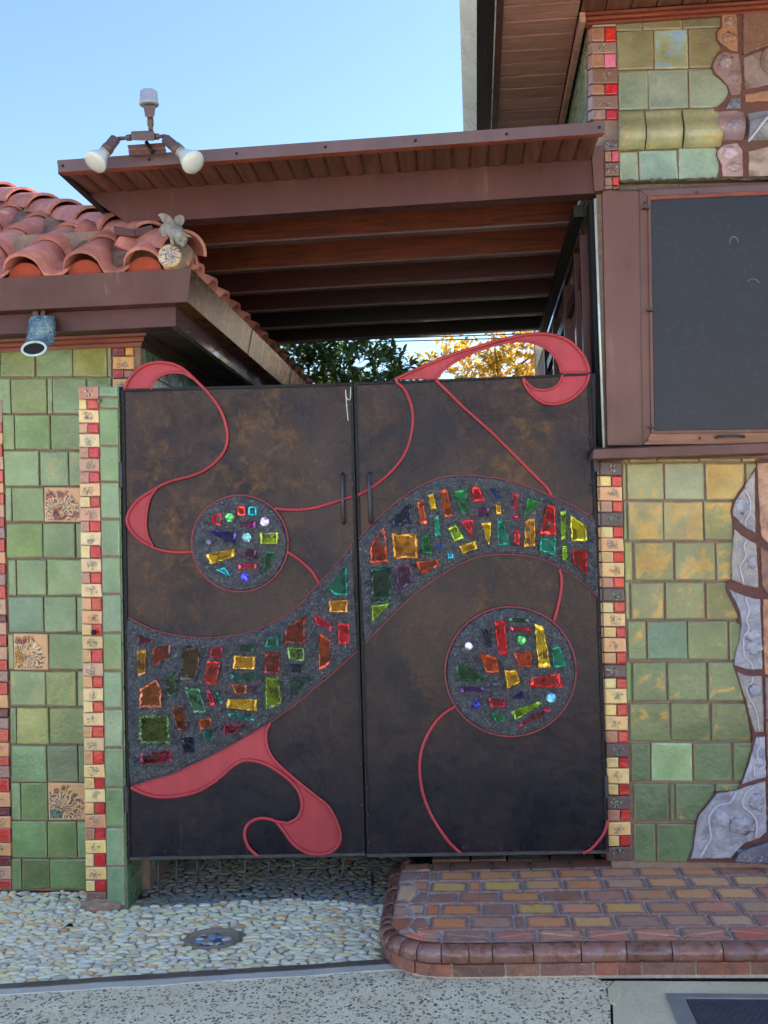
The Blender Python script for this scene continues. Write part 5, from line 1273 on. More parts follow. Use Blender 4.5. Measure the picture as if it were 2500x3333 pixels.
bar('screen_frame', [(2109, 639), (2700, 612), (2700, 624), (2118, 650)], 0.0125, 0.02, M['trim'], wf)
bar('screen_frame', [(2121, 1411), (2130, 1402), (2700, 1394), (2700, 1404)], 0.0125, 0.02, M['brownlight'], wf)
bar('screen', [(2118, 651), (2700, 625), (2700, 1393), (2131, 1401)], 0.004, 0.008, M['screen'], wf)
for pts_ in ([(2376, 792), (2378, 778), (2388, 770), (2400, 778), (2402, 788)], [(2434, 916), (2442, 909), (2454, 908), (2466, 914), (2472, 921)]):
    tube('scuff', [pw_(x, y, .0045) for x, y in spline(pts_, 4)], 0.0012, M['stone'], wf, 5)
for (x, y) in ((2103, 678), (2118, 1010), (2122, 1390)):
    b = MB(); p = pw_(x, y, 0.012); b.box(p[0] - .02, p[0] + .012, p[1] - .02, p[1], p[2] - .004, p[2] + .004); b.box(p[0] - .004, p[0] + .004, p[1] - .026, p[1], p[2] - .008, p[2] + .008); b.build('catch', M['iron'], wf)
hd_ = tube('pull_handle', [pw_(x, y, o) for x, y, o in [(2330, 1424, .012), (2336, 1420, .035), (2360, 1419, .04), (2395, 1418, .04), (2416, 1419, .035), (2422, 1422, .012)]], 0.006, M['iron'], wf)
for (x, y) in ((2098, 660), (2268, 626), (2107, 1432), (2278, 1426)):
    v, f = lathe_geo([(0.006, 0), (0.006, .003), (.002, .006)], 8, tuple(pw_(x, y, 0.014)), (0, -1, 0)); mk('screw', v, f, M['iron'], wf)
tube('vertical_seam', [pw_(2092, 1449, 0.001), pw_(2081, 622, 0.001)], 0.0025, M['joint'], rh)
# head flashing above the window
b = MB(); b.add([tuple(PY(2016, 622, YR - .05)), tuple(PY(2700, 590, YR - .05)), tuple(PY(2700, 590, YR)), tuple(PY(2016, 622, YR)), tuple(PY(2016, 616, YR - .045)), tuple(PY(2700, 584, YR - .045)), tuple(PY(2700, 584, YR)), tuple(PY(2016, 616, YR))],
    [(0, 3, 2, 1), (4, 5, 6, 7), (0, 1, 5, 4), (1, 2, 6, 5), (2, 3, 7, 6), (3, 0, 4, 7)]); b.build('head_flashing', M['flash'], rh)
# sill
ys = YR - 0.15; za = Zat(1940, 1462, ys); zb = Zat(1940, 1492, ys); xs0 = PY(1928, 1480, ys)[0]
zc_ = Zat(2300, 1448, YR - .03)
v = [(xs0, ys, zb), (4.5, ys, zb), (4.5, YR + .05, zb), (xs0 - 0.01, YR + .05, zb), (xs0 + .008, ys + .006, za), (4.5, ys + .006, za), (4.5, YR + .05, za + .03), (xs0 + .03, YR + .05, za + .03)]
hexa('sill', v, M['brownlight'], rh, 0.003)
# narrow post and dark glazing down the side passage
sw = thing('glazed_side_wall', (XWR + 0.02, 6.5, 0), 'dim glazed side of the right house seen between gate and window, with red-brown posts', 'wall')
def side_post(xa, xb, y, w, x=XWR):
    pass
for (Ya, wd, m_) in ((5.30, .06, 'post'), (5.62, .05, 'post'), (6.3, .07, 'post'), (7.2, .07, 'post'), (8.1, .08, 'post')):
    box('post', XWR - 0.045, XWR + 0.02, Ya, Ya + wd, H, 3.15, M[m_], sw, 0.003)
box('corner_post', 0.588, 0.611, YR + 0.012, YR + 0.14, 2.04, 3.265, M['dark'], sw)
tube('downpipe', [(0.612, YR - 0.02, 3.26), (0.612, YR - 0.02, 2.07)], 0.0065, M['galv'], sw)
for a, b_ in ((5.36, 5.62), (5.67, 6.3), (6.37, 7.2), (7.27, 8.1)):
    box('glass_pane', XWR - 0.015, XWR - 0.005, a + .004, b_ - .004, 0.9, 2.95, M['darkglass'], sw)
    box('rail', XWR - 0.03, XWR + 0.01, a + .002, b_ - .002, 2.955, 3.02, M['post'], sw)
    box('lower_panel', XWR - 0.015, XWR - 0.002, a + .004, b_ - .004, H, 0.896, M['post'], sw)

# ------------------------------------------------------------------ eaves and roof of the right house
zs = 4.15
er = box('soffit', 0.17, 13.5, 3.9, 10.3, zs + 0.02, zs + 0.06, M['dark'], rh)
yb = YR + 0.015; k = 0
yq = 10.2
while yq > 3.95:
    wdt = 0.150
    x1_ = XWR - 0.035 if yq > YR - 0.04 else 0.17 + (yq + 0.06 - 4.76) * 1.1 + 0.42
    if yq > YR - .05 or x1_ > 0.2:
        box('plank', 0.205, max(0.27, min(XWR - 0.04, x1_)), yq - wdt + 0.019, yq, zs - 0.004 + uni(0, .002), zs + 0.012, M['soffit'], er, 0.002)
    yq -= wdt
# boards of the front eave run across
xq = XWR - 0.03
while xq < 3.2:
    box('plank', xq, xq + 0.112, 4.1, YR - 0.06, zs - 0.004 + uni(0, .002), zs + 0.012, M['scallop'], er, 0.002); xq += 0.118
# mouldings under the soffit
box('moulding', XWR - 0.034, XWR - 0.006, YR - 0.055, 10.2, zs - 0.05, zs - 0.002, M['soffit'], rh, 0.004)
for (dy, z0_, z1_) in ((0.062, zs - 0.020, zs - 0.006), (0.045, zs - 0.036, zs - 0.021), (0.028, zs - .050, zs - .037)):
    box('moulding', XWR - 0.005, 4.5, YR - dy, YR + 0.01, z0_, z1_, M['trim'], rh, 0.004)
box('eave_trim', 0.170, 0.203, 3.9, 10.2, zs - 0.02, zs + 0.01, M['brownpaint'], rh, 0.003)
box('gutter', 0.080, 0.162, 3.9, 10.2, zs - 0.03, zs + 0.10, M['black'], rh)
box('gutter_lip', 0.163, 0.169, 3.9, 10.2, zs - 0.034, zs + 0.02, M['galv'], rh)
hexa('roof_edge', [(0.0, 3.9, zs + 0.03), (0.079, 3.9, zs - 0.030), (0.079, 10.2, zs - 0.030), (0.0, 10.2, zs + 0.03), (0.0, 3.9, zs + 0.12), (0.079, 3.9, zs + 0.12), (0.079, 10.2, zs + 0.12), (0.0, 10.2, zs + 0.12)], M['galv'], rh)
mk('roof', [(0.01, 3.9, zs + 0.125), (0.01, 10.4, zs + 0.125), (3.2, 7.15, zs + 3.3), (10.4, 7.15, zs + 3.3), (13.6, 10.4, zs + .125), (13.6, 3.9, zs + .125)], [(0, 1, 2), (0, 2, 3, 5), (1, 4, 3, 2), (3, 4, 5), (0, 5, 4, 1)], M['terra'], rh)  # unseen roof, made high and long to shade the left house and canopy

# ------------------------------------------------------------------ carport canopy over the gate
cp_ = thing('carport_canopy', (-0.6, 6.4, 3.3), 'brown flat canopy over the gate with scalloped boards below and stained timber beams', 'canopy')
YF, YB_ = 4.72, 5.08
fa = [PY(185, 521, YF), PY(1970, 394, YF), PY(1969, 433, YF), PY(190, 561, YF)]
def slab3(name, q, dv, mat, par, **k):
    q = [np.array(p) for p in q]; d = np.array(dv); return hexa(name, [q[3], q[2], q[2] + d, q[3] + d, q[0], q[1], q[1] + d, q[0] + d], mat, par, **k)
slab3('flashing', fa, (0, 0.012, 0), M['flash'], cp_, bev=0.003)
lipq = [PY(190, 561.5, YF), PY(1969, 433.5, YF), PY(1960, 442, YF + .02), PY(205, 569, YF + .02)]
slab3('drip_edge', lipq, (0, 0.012, 0), M['trim'], cp_)
for t_ in np.linspace(0.01, 0.99, 7):
    p = fa[0] * (1 - t_) + fa[1] * t_; q_ = fa[3] * (1 - t_) + fa[2] * t_; c = (p + q_) / 2
    v, f = lathe_geo([(0.007, 0), (0.006, .003), (.002, .006)], 8, (c[0], YF - 0.001, c[2]), (0, -1, 0)); mk('screw', v, f, M['black'], cp_)
# beam face (front) with its slanted left end
bq = [(281, 629), (1925, 517), (1935, 628), (418, 727)]
pb_ = onYo(YB_)
plate('front_beam', bq, pb_, 0.0, 0.10, M['brownpaint'], cp_)
plate('beam_bracket', [(1925, 480), (1965, 470), (1965, 618), (1935, 621)], pb_, 0.012, 0.06, M['brownlight'], cp_)
# the scalloped boards between flashing and beam
zf0 = (fa[3][2] + fa[2][2]) / 2
nb = 29
ed0 = lambda t_: PY(205 + (1955 - 205) * t_, 567 + (441 - 567) * t_, YF + 0.03)
ed1 = lambda t_: pb_(281 + (1925 - 281) * t_, 629 + (517 - 629) * t_)
def curve_plank(t0, t1):
    v = []; f = []; n = 8
    for st in (0, 1):
        A, B = (ed0(t0), ed0(t1)) if st == 0 else (ed1(t0), ed1(t1))
        for th in (0.0, 0.012):
            for i in range(n + 1):
                u = i / n; p = A * (1 - u) + B * u; v.append((p[0], p[1], p[2] - 0.015 * math.sin(math.pi * u) ** 0.6 + 0.008 + th))
    m_ = n + 1
    for i in range(n): f += [(i, i + 1, 2 * m_ + i + 1, 2 * m_ + i), (m_ + i, 3 * m_ + i, 3 * m_ + i + 1, m_ + i + 1), (i, m_ + i, m_ + i + 1, i + 1), (2 * m_ + i, 2 * m_ + i + 1, 3 * m_ + i + 1, 3 * m_ + i)]
    o = mk('plank', v, f, M['scallop'], cp_); return o
for i in range(nb): curve_plank(i / nb + 0.0008, (i + 1) / nb - 0.0008)
# roof deck
XL_ = fa[0][0]; XR_ = XWR - 0.03
zt_ = (fa[0][2] + fa[1][2]) / 2
mk('deck', [(fa[0][0], YF + .013, fa[0][2] - .005), (fa[1][0] - .02, YF + .013, fa[1][2] - .005), (XR_, 8.35, zt_ - .02), (XL_, 8.35, zt_ - .02), (fa[0][0], YF + .013, fa[0][2] - .03), (fa[1][0] - .02, YF + .013, fa[1][2] - .03), (XR_, 8.35, zt_ - .05), (XL_, 8.35, zt_ - .05)],
   [(0, 1, 2, 3), (7, 6, 5, 4), (0, 4, 5, 1), (1, 5, 6, 2), (2, 6, 7, 3), (3, 7, 4, 0)], M['brownpaint'], cp_)
lo = PY(190, 562, YF)
hexa('side_rim', [(XL_, YF + .013, lo[2]), (XL_ + .03, YF + .013, lo[2]), (XL_ + .03, 8.35, lo[2]), (XL_, 8.35, lo[2]), (XL_, YF + .013, lo[2] + .06), (XL_ + .03, YF + .013, lo[2] + .06), (XL_ + .03, 8.35, lo[2] + .06), (XL_, 8.35, lo[2] + .06)], M['black'], cp_)
zb0 = (pb_(418, 727)[2] + pb_(1935, 628)[2]) / 2
ylist = [5.53, 6.05, 6.57, 7.08, 7.63, 8.15]
for i, Y in enumerate(ylist):
    a, b_ = pb_(418, 727)[2], pb_(1935, 628)[2]
    xa, xb = XL_ + 0.06, XR_
    hexa('beam', [(xa, Y, a + .012), (xb, Y, b_ + .012), (xb, Y + .05, b_ + .012), (xa, Y + .05, a + .012), (xa, Y, a + .21), (xb, Y, b_ + .21), (xb, Y + .05, b_ + .21), (xa, Y + .05, a + .21)], M[('beam', 'beam', 'beam_dim', 'beam_dim', 'beam_dimmest', 'beam_dimmest')[i]], cp_)
    hexa('beam_strip', [(xa, Y - .004, a), (xb, Y - .004, b_), (xb, Y + .055, b_), (xa, Y + .055, a), (xa, Y - .004, a + .010), (xb, Y - .004, b_ + .010), (xb, Y + .055, b_ + .010), (xa, Y + .055, a + .010)], M['flash'], cp_)
box('side_beam', XR_ - 0.05, XR_ - 0.002, 5.2, 8.3, zb0 - 0.06, zb0 - 0.004, M['black'], cp_)
fb = plate('support_block', [(369, 734), (437, 746), (438, 769), (372, 763)], onYo(4.93), 0, 0.10, M['brownpaint'], cp_)
plate('support_block', [(439, 745), (494, 732), (500, 758), (440, 768)], onYo(4.935), 0, 0.09, M['brownpaint'], cp_)
# ------------------------------------------------------------------ the two gate leaves
def A_(x, y): return (380 + x / 2.074, 1100 + y / 2.074)
def B_(x, y): return (1100 + x / 1.885, 1050 + y / 1.885)
def C_(x, y): return (380 + x / 2.023, 1900 + y / 2.023)
def D_(x, y): return (1150 + x / 1.907, 1900 + y / 1.907)
def T(fn, pts): return [fn(*p) for p in pts]
gl = thing('gate_leaf', tuple(PG(420, 2800)), 'left dark metal gate leaf with the small round glass medallion and red ribbon shape', 'gate')
gr = thing('gate_leaf', tuple(PG(1975, 2785)), 'right dark metal gate leaf with the large round glass medallion below the arched glass band', 'gate')
L0 = [(398, 1268), (1147, 1247), (1188, 2784), (421, 2799)]
R0 = [(1152, 1246), (1921, 1215), (1941, 1676), (1979, 2776), (1196, 2788)]
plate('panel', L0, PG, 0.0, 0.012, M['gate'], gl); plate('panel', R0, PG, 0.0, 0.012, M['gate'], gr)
def frame_bar(a, b, w, par, o=0.010, t=0.035, mat='black'):
    d = np.array(b) - np.array(a); d = d / np.linalg.norm(d); n = np.array([-d[1], d[0]]) * w / 2
    q = [tuple(np.array(a) + n), tuple(np.array(b) + n), tuple(np.array(b) - n), tuple(np.array(a) - n)]
    return plate('frame', q, PG, o, t, M[mat], par)
frame_bar((400, 1273), (420, 2792), 9, gl); frame_bar((1143, 1250), (1184, 2780), 9, gl, 0.011); frame_bar((398, 1270), (1147, 1250), 8, gl, 0.012); frame_bar((421, 2795), (1188, 2781), 11, gl, 0.012, mat='iron')
frame_bar((1156, 1250), (1199, 2784), 9, gr); frame_bar((1917, 1219), (1938, 1676), 8, gr, 0.011); frame_bar((1938, 1676), (1976, 2774), 8, gr, 0.0112); frame_bar((1152, 1249), (1921, 1218), 7, gr, 0.012); frame_bar((1196, 2785), (1979, 2773), 11, gr, 0.012, mat='iron')
# hinge stile and hinges
hs = thing('hinge_post', tuple(PG(392, 2790)), 'slim black iron post with hinges between the pillar and the left gate leaf', 'post')
plate('post', [(386, 1258), (396, 1258), (417, 2796), (406, 2796)], PG, -0.012, 0.03, M['black'], hs)
for (x, y) in ((393, 1545), (411, 2600)):
    p = PG(x, y, 0.01); v, f = lathe_geo([(0.010, -0.06), (0.010, 0.06)], 10, tuple(p), (0, 0, 1)); mk('hinge', v, f, M['iron'], hs, smooth=False)
hs2 = thing('hinge_post', tuple(PG(1984, 2770)), 'slim black iron post with hinges between the right gate leaf and the mosaic strip', 'post')
plate('post', [(1923, 1216), (1938, 1216), (1942, 1676), (1982, 2770), (1982, 2776), (1981, 2774), (1945, 1676)], PG, 0.004, 0.03, M['black'], hs2)
for (x, y) in ((1938, 1500), (1974, 2560)):
    p = PG(x, y, 0.016); v, f = lathe_geo([(0.010, -0.05), (0.010, 0.05)], 10, tuple(p), (0, 0, 1)); mk('hinge', v, f, M['iron'], hs2)
plate('gap_blocker', [(1138, 1262), (1166, 1262), (1208, 2780), (1180, 2780)], PG, -0.014, 0.008, M['dark'], gl)  # dark strip added to stop light showing between the leaves
# rivets
for par, cells in ((gl, [((401, 1300), (420, 2770), 9), ((1141, 1300), (1181, 2760), 12)]), (gr, [((1160, 1330), (1201, 2760), 14), ((1915, 1290), (1972, 2740), 12)])):
    b = MB()
    for a, c, n in cells:
        for i in range(n):
            t_ = (i + uni(-.25, .25)) / (n - 1); p = PG(a[0] + (c[0] - a[0]) * t_, a[1] + (c[1] - a[1]) * t_, 0.012)
            v, f = lathe_geo([(0.0055, 0), (0.005, .004), (.002, .006)], 7, tuple(p), (0, -1, 0)); b.add(v, f)
    b.build('rivets', M['iron'], par, kind='stuff')
# red rods
RW = 0.0072
def rod(fn, pts, par, r=RW, o=0.012, closed=False, k=7):
    q = spline(T(fn, pts), k, closed)
    if closed: q.append(q[0])
    return tube('red_rod', [PG(x, y, o) for x, y in q], r, M['red'], par, 8)
r1 = [(590, 340), (650, 410), (702, 490), (735, 580), (748, 665), (735, 740), (700, 800), (640, 860), (560, 910), (470, 940), (370, 965), (290, 1000), (230, 1035), (160, 1080), (110, 1130), (76, 1190), (68, 1235), (85, 1285), (130, 1340), (190, 1385), (260, 1420), (340, 1440), (420, 1446), (512, 1444)]
rod(A_, r1, gl)
inn = [(268, 1018), (235, 1062), (212, 1120), (200, 1200), (197, 1270), (212, 1345), (245, 1405)]
outc = [(230, 1035), (160, 1080), (110, 1130), (76, 1190), (68, 1235), (85, 1285), (130, 1340), (190, 1385), (245, 1412)]
rb = plate('red_ribbon', [tuple(p) for p in spline(T(A_, outc), 5)] + [tuple(p) for p in spline(T(A_, inn), 5)][::-1], PG, 0.005, 0.006, M['red'], gl)
rod(A_, inn, gl, 0.006)
oc = [(50, 347), (75, 290), (120, 232), (180, 188), (260, 164), (340, 167), (410, 187), (465, 222), (520, 272), (590, 342)]
ic = [(230, 348), (248, 300), (283, 262), (340, 238), (400, 233), (455, 240), (475, 250)]
ov = [tuple(p) for p in spline(T(A_, oc[:9]), 5)]; iv = [tuple(p) for p in spline(T(A_, ic), 5)]
plate('red_ribbon', ov[:36] + iv[::-1], PG, 0.004, 0.012, M['red'], gl)
rod(A_, oc, gl); rod(A_, ic + [(520, 276)], gl, 0.006)
rod(A_, [(1065, 1150), (1150, 1158), (1250, 1158), (1340, 1145), (1430, 1120), (1510, 1095), (1590, 1068)], gl)
rod(A_, [(1155, 1445), (1210, 1480), (1270, 1530), (1320, 1580), (1365, 1655)], gl)
rod(B_, [(122, 1060), (200, 1015), (270, 965), (330, 910), (385, 845), (425, 770), (450, 680), (460, 590), (450, 510), (420, 430), (390, 390), (357, 364)], gr)
oR = [(345, 350), (450, 300), (600, 235), (750, 180), (900, 135), (1020, 100), (1120, 80), (1220, 68), (1320, 75), (1400, 102), (1460, 148), (1510, 208), (1535, 270), (1541, 306)]
iR = [(600, 345), (640, 300), (720, 240), (820, 190), (920, 152), (1020, 124), (1120, 115), (1200, 125), (1270, 155), (1320, 197), (1355, 250), (1371, 308)]
plate('red_ribbon', [tuple(p) for p in spline(T(B_, oR), 5)] + [tuple(p) for p in spline(T(B_, iR), 5)][::-1], PG, 0.004, 0.012, M['red'], gr)
rod(B_, oR, gr); rod(B_, iR, gr, 0.006); rod(B_, [(1371, 308), (1541, 306)], gr, 0.004, 0.013, k=2)
oL = [(1541, 318), (1520, 380), (1470, 440), (1400, 485), (1320, 501), (1250, 487), (1190, 442), (1152, 388), (1135, 340)]
iL = [(1377, 322), (1355, 372), (1310, 405), (1240, 413), (1190, 397), (1160, 366), (1140, 342)]
plate('red_ribbon', [tuple(p) for p in spline(T(B_, oL), 5)] + [tuple(p) for p in spline(T(B_, iL), 5)][::-1], PG, 0.005, 0.006, M['red'], gr)
rod(B_, oL, gr); rod(B_, iL, gr, 0.006)
rod(B_, [(600, 352), (680, 430), (760, 510), (850, 590), (950, 680), (1050, 780), (1150, 880), (1220, 950), (1280, 1010), (1312, 1062)], gr)
rod(B_, [(1358, 1512), (1372, 1570), (1368, 1650), (1350, 1740), (1325, 1835)], gr)
rod(D_, [(632, 762), (570, 800), (510, 860), (460, 940), (425, 1030), (412, 1130), (418, 1230), (440, 1330), (480, 1430), (540, 1530), (600, 1610), (668, 1674)], gr)
rod(D_, [(1582, 1465), (1560, 1540), (1520, 1600), (1470, 1650), (1425, 1675)], gr)
# lower ribbon
bl = [(92, 1340), (240, 1290), (360, 1255), (480, 1200), (600, 1145), (740, 1070), (880, 990), (1010, 917)]
rr_ = [(1010, 917), (986, 970), (984, 1040), (1004, 1110), (1040, 1165), (1090, 1215), (1200, 1310), (1300, 1390), (1390, 1465), (1440, 1550), (1468, 1630), (1471, 1690), (1440, 1745), (1380, 1777), (1290, 1780), (1210, 1750), (1150, 1700), (1100, 1630), (1052, 1570)]
ll_ = [(1130, 1577), (1190, 1542), (1218, 1480), (1213, 1410), (1180, 1340), (1110, 1270), (1030, 1215), (960, 1180), (880, 1163), (820, 1169), (760, 1205), (700, 1260), (620, 1320), (540, 1365), (450, 1390), (350, 1404), (250, 1401), (170, 1378), (92, 1342)]
plate('red_ribbon', [tuple(p) for p in spline(T(C_, bl), 4)] + [tuple(p) for p in spline(T(C_, rr_), 4)][1:] + [tuple(p) for p in spline(T(C_, ll_), 4)][:-1], PG, 0.005, 0.006, M['red'], gl)
rod(C_, rr_, gl, 0.008)
rod(C_, ll_, gl, 0.008)
rod(C_, [(1132, 1577), (1060, 1567), (1000, 1548), (940, 1545), (885, 1566), (850, 1610), (842, 1660), (855, 1710), (882, 1752), (932, 1796)], gl, 0.008)
# bands of black mortar
up_l = T(A_, [(1590, 1385), (1540, 1460), (1480, 1530), (1420, 1600), (1360, 1665), (1280, 1750)]) + T(C_, [(1240, 105), (1140, 190), (1040, 245), (940, 295), (820, 330), (700, 350), (600, 355), (480, 348), (360, 332), (240, 300), (150, 260), (75, 222)])
lo_l = T(C_, [(1585, 442), (1500, 520), (1400, 610), (1300, 690), (1200, 775), (1080, 865), (1010, 915), (880, 990), (740, 1070), (600, 1145), (480, 1200), (360, 1255), (240, 1290), (95, 1336)])
def roughband(name, a, b, par, o=0.022):
    """slab between two edge lines with a rough, lumpy front"""
    n = 110
    def samp(pts):
        q = spline(pts, 8); L = [0]
        for i in range(1, len(q)): L.append(L[-1] + np.linalg.norm(q[i] - q[i - 1]))
        return [q[min(np.searchsorted(L, L[-1] * i / n), len(q) - 1)] if i in (0, n) else (lambda s: (lambda j: q[j - 1] + (q[j] - q[j - 1]) * ((s - L[j - 1]) / (L[j] - L[j - 1] + 1e-9)))(int(np.searchsorted(L, s))))(L[-1] * i / n) for i in range(n + 1)]
    qa, qb = samp(a), samp(b); m = 34; v = []; f = []
    for i in range(n + 1):
        for j in range(m + 1):
            p = qa[i] + (qb[i] - qa[i]) * j / m; w = PG(p[0], p[1], 0)
            e = min(j, m - j, 3) / 3.0; ei = min(i, n - i, 1)
            h = o * (0.35 + 0.65 * e) if 0 < j < m else 0.0
            h += (0.012 * mnoise.noise(Vector(w) * 22) + 0.012 * mnoise.noise(Vector(w) * 48)) * e
            v.append((w[0], w[1] - max(h, 0.0), w[2]))
    for i in range(n):
        for j in range(m): k = i * (m + 1) + j; f.append((k, k + m + 1, k + m + 2, k + 1))
    for j in (0, n):
        base = j * (m + 1); 
    return mk(name, v, f, M['mortar'], par)
bandL = roughband('glass_band', up_l, lo_l, gl)
for q_ in (up_l, lo_l): o_ = rod(lambda x, y: (x, y), q_, gl, 0.003, 0.012); o_.data.materials[0] = M['oldred']
up_r = T(B_, [(128, 1328), (200, 1245), (300, 1150), (400, 1070), (500, 1005), (600, 960), (700, 940), (800, 937), (900, 945), (1000, 960), (1100, 985), (1200, 1020), (1310, 1065), (1420, 1115), (1500, 1160), (1574, 1202)])
lo_r = T(B_, [(168, 1967), (230, 1900), (330, 1800), (430, 1700), (530, 1620), (640, 1545), (740, 1485), (840, 1445), (940, 1425), (1060, 1422), (1180, 1435), (1280, 1465), (1370, 1510), (1450, 1560), (1520, 1610), (1594, 1684)])
bandR = roughband('glass_band', up_r, lo_r, gr)
for q_ in (up_r, lo_r): o_ = rod(lambda x, y: (x, y), q_, gr, 0.003, 0.012); o_.data.materials[0] = M['oldred']
def medallion(cx, cy, rx, ry, par):
    nr, na = 26, 72; v = [tuple(PG(cx, cy, 0.03))]; f = []; o = 0.028
    for i in range(1, nr + 1):
        for k in range(na):
            a = 2 * math.pi * k / na; w = PG(cx + rx * i / nr * math.cos(a), cy + ry * i / nr * math.sin(a), 0); e = min((nr - i) / 3.0, 1.0)
            h = (o * (0.45 + 0.55 * e) if i < nr else 0.0) + (0.016 * mnoise.noise(Vector(w) * 16) + 0.010 * mnoise.noise(Vector(w) * 42)) * e
            v.append((w[0], w[1] - max(h, 0), w[2]))
    for k in range(na): f.append((0, 1 + k, 1 + (k + 1) % na))
    for i in range(nr - 1):
        for k in range(na):
            a = 1 + i * na + k; b_ = 1 + i * na + (k + 1) % na; f.append((a, a + na, b_ + na, b_))
    md = mk('medallion', v, f, M['mortar'], par)
    pts = [PG(cx + rx * math.cos(2 * math.pi * k / 64), cy + ry * math.sin(2 * math.pi * k / 64), 0.016) for k in range(65)]
    tube('red_rod', pts, 0.0042, M['oldred'], md, 8)
    return md
m1 = medallion(781, 1769, 157, 157, gl); m2 = medallion(1662, 2186, 213, 211, gr)
def rot3(v, s): return v
def glass(fn, pts, col, par, o=0.030, big=False):
    """thick chunk of coloured glass with a knapped rim: facets of uneven depth round a smooth heart"""
    P = [np.array(fn(*p)) for p in pts]
    if area2(P) < 0: P = P[::-1]
    c = sum(P) / len(P); out = []
    for i in range(len(P)):
        a, b_ = P[i], P[(i + 1) % len(P)]; L = np.linalg.norm(b_ - a); k = max(1, int(L / 9))
        for j in range(k):
            p = a + (b_ - a) * j / k
            if j: d = (b_ - a) / L; p = p + np.array([-d[1], d[0]]) * uni(-1.6, 2.2)
            out.append(p)
    n = len(out); size = math.sqrt(abs(area2(P)) / 2); rim = min(0.24, max(0.12, 6.5 / size)) * (1.0)
    r0 = [PG(*p, 0.0) for p in out]; r1 = [PG(*p, o - 0.004 + uni(-.003, .003)) for p in out]
    r2 = [PG(*(p + (c - p) * rim * uni(0.35, 0.7)), o + uni(0.002, .010)) for p in out]
    r3 = [PG(*(p + (c - p) * rim * uni(1.2, 2.0)), o - .001) for p in out]
    cc = PG(*c, o - 0.002)
    v = r0 + r1 + r2 + r3; f = []; fm = []
    for q in range(3):
        for i in range(n):
            i2 = (i + 1) % n; a, b_, d, e = q * n + i, q * n + i2, (q + 1) * n + i2, (q + 1) * n + i
            if q == 0: f.append((a, b_, d, e)); fm.append(1)
            else: f += [(a, b_, d), (a, d, e)]; fm += [1, 1]
    f.append(tuple(3 * n + i for i in range(n))); fm.append(0)
    return mk('glass_piece', v, f, None, par, col=(*lin(*col), 1), mats=[M['glass'], M['chip']], fm=fm)
def gem(fn, c, r, col, par, o=0.040):
    x, y = fn(*c); rp = r / 2.0; b = MB(); n = 8
    pts = [(x, y, o + .008, 0)]; rings = [(0.45, o + .010, 0), (0.85, o + 0.002, .5), (1.0, o - 0.016, 0)]
    v = [tuple(PG(x, y, o + 0.006))]; f = []
    for rr, oo, ph in rings:
        for k in range(n): a = 2 * math.pi * (k + ph) / n; v.append(tuple(PG(x + rp * rr * math.cos(a), y + rp * rr * math.sin(a), oo)))
    for k in range(n): f.append((0, 1 + k, 1 + (k + 1) % n))
    for q in range(2):
        for k in range(n):
            a, b_ = 1 + q * n + k, 1 + q * n + (k + 1) % n; f += [(a, b_, a + n), (b_, b_ + n, a + n)]
    return mk('glass_gem', v, f, M['chip'], par, col=(*lin(*col), 1))
MAR, AMB, BRN, DGR, RED, GOLD, TEAL, OLV, CRI, NAVY, LIME, PLUM, ORG = (112, 40, 60), (176, 128, 50), (110, 54, 44), (34, 70, 56), (190, 40, 52), (204, 160, 40), (32, 122, 104), (96, 122, 50), (176, 28, 60), (30, 36, 62), (150, 172, 70), (84, 48, 84), (190, 88, 44)
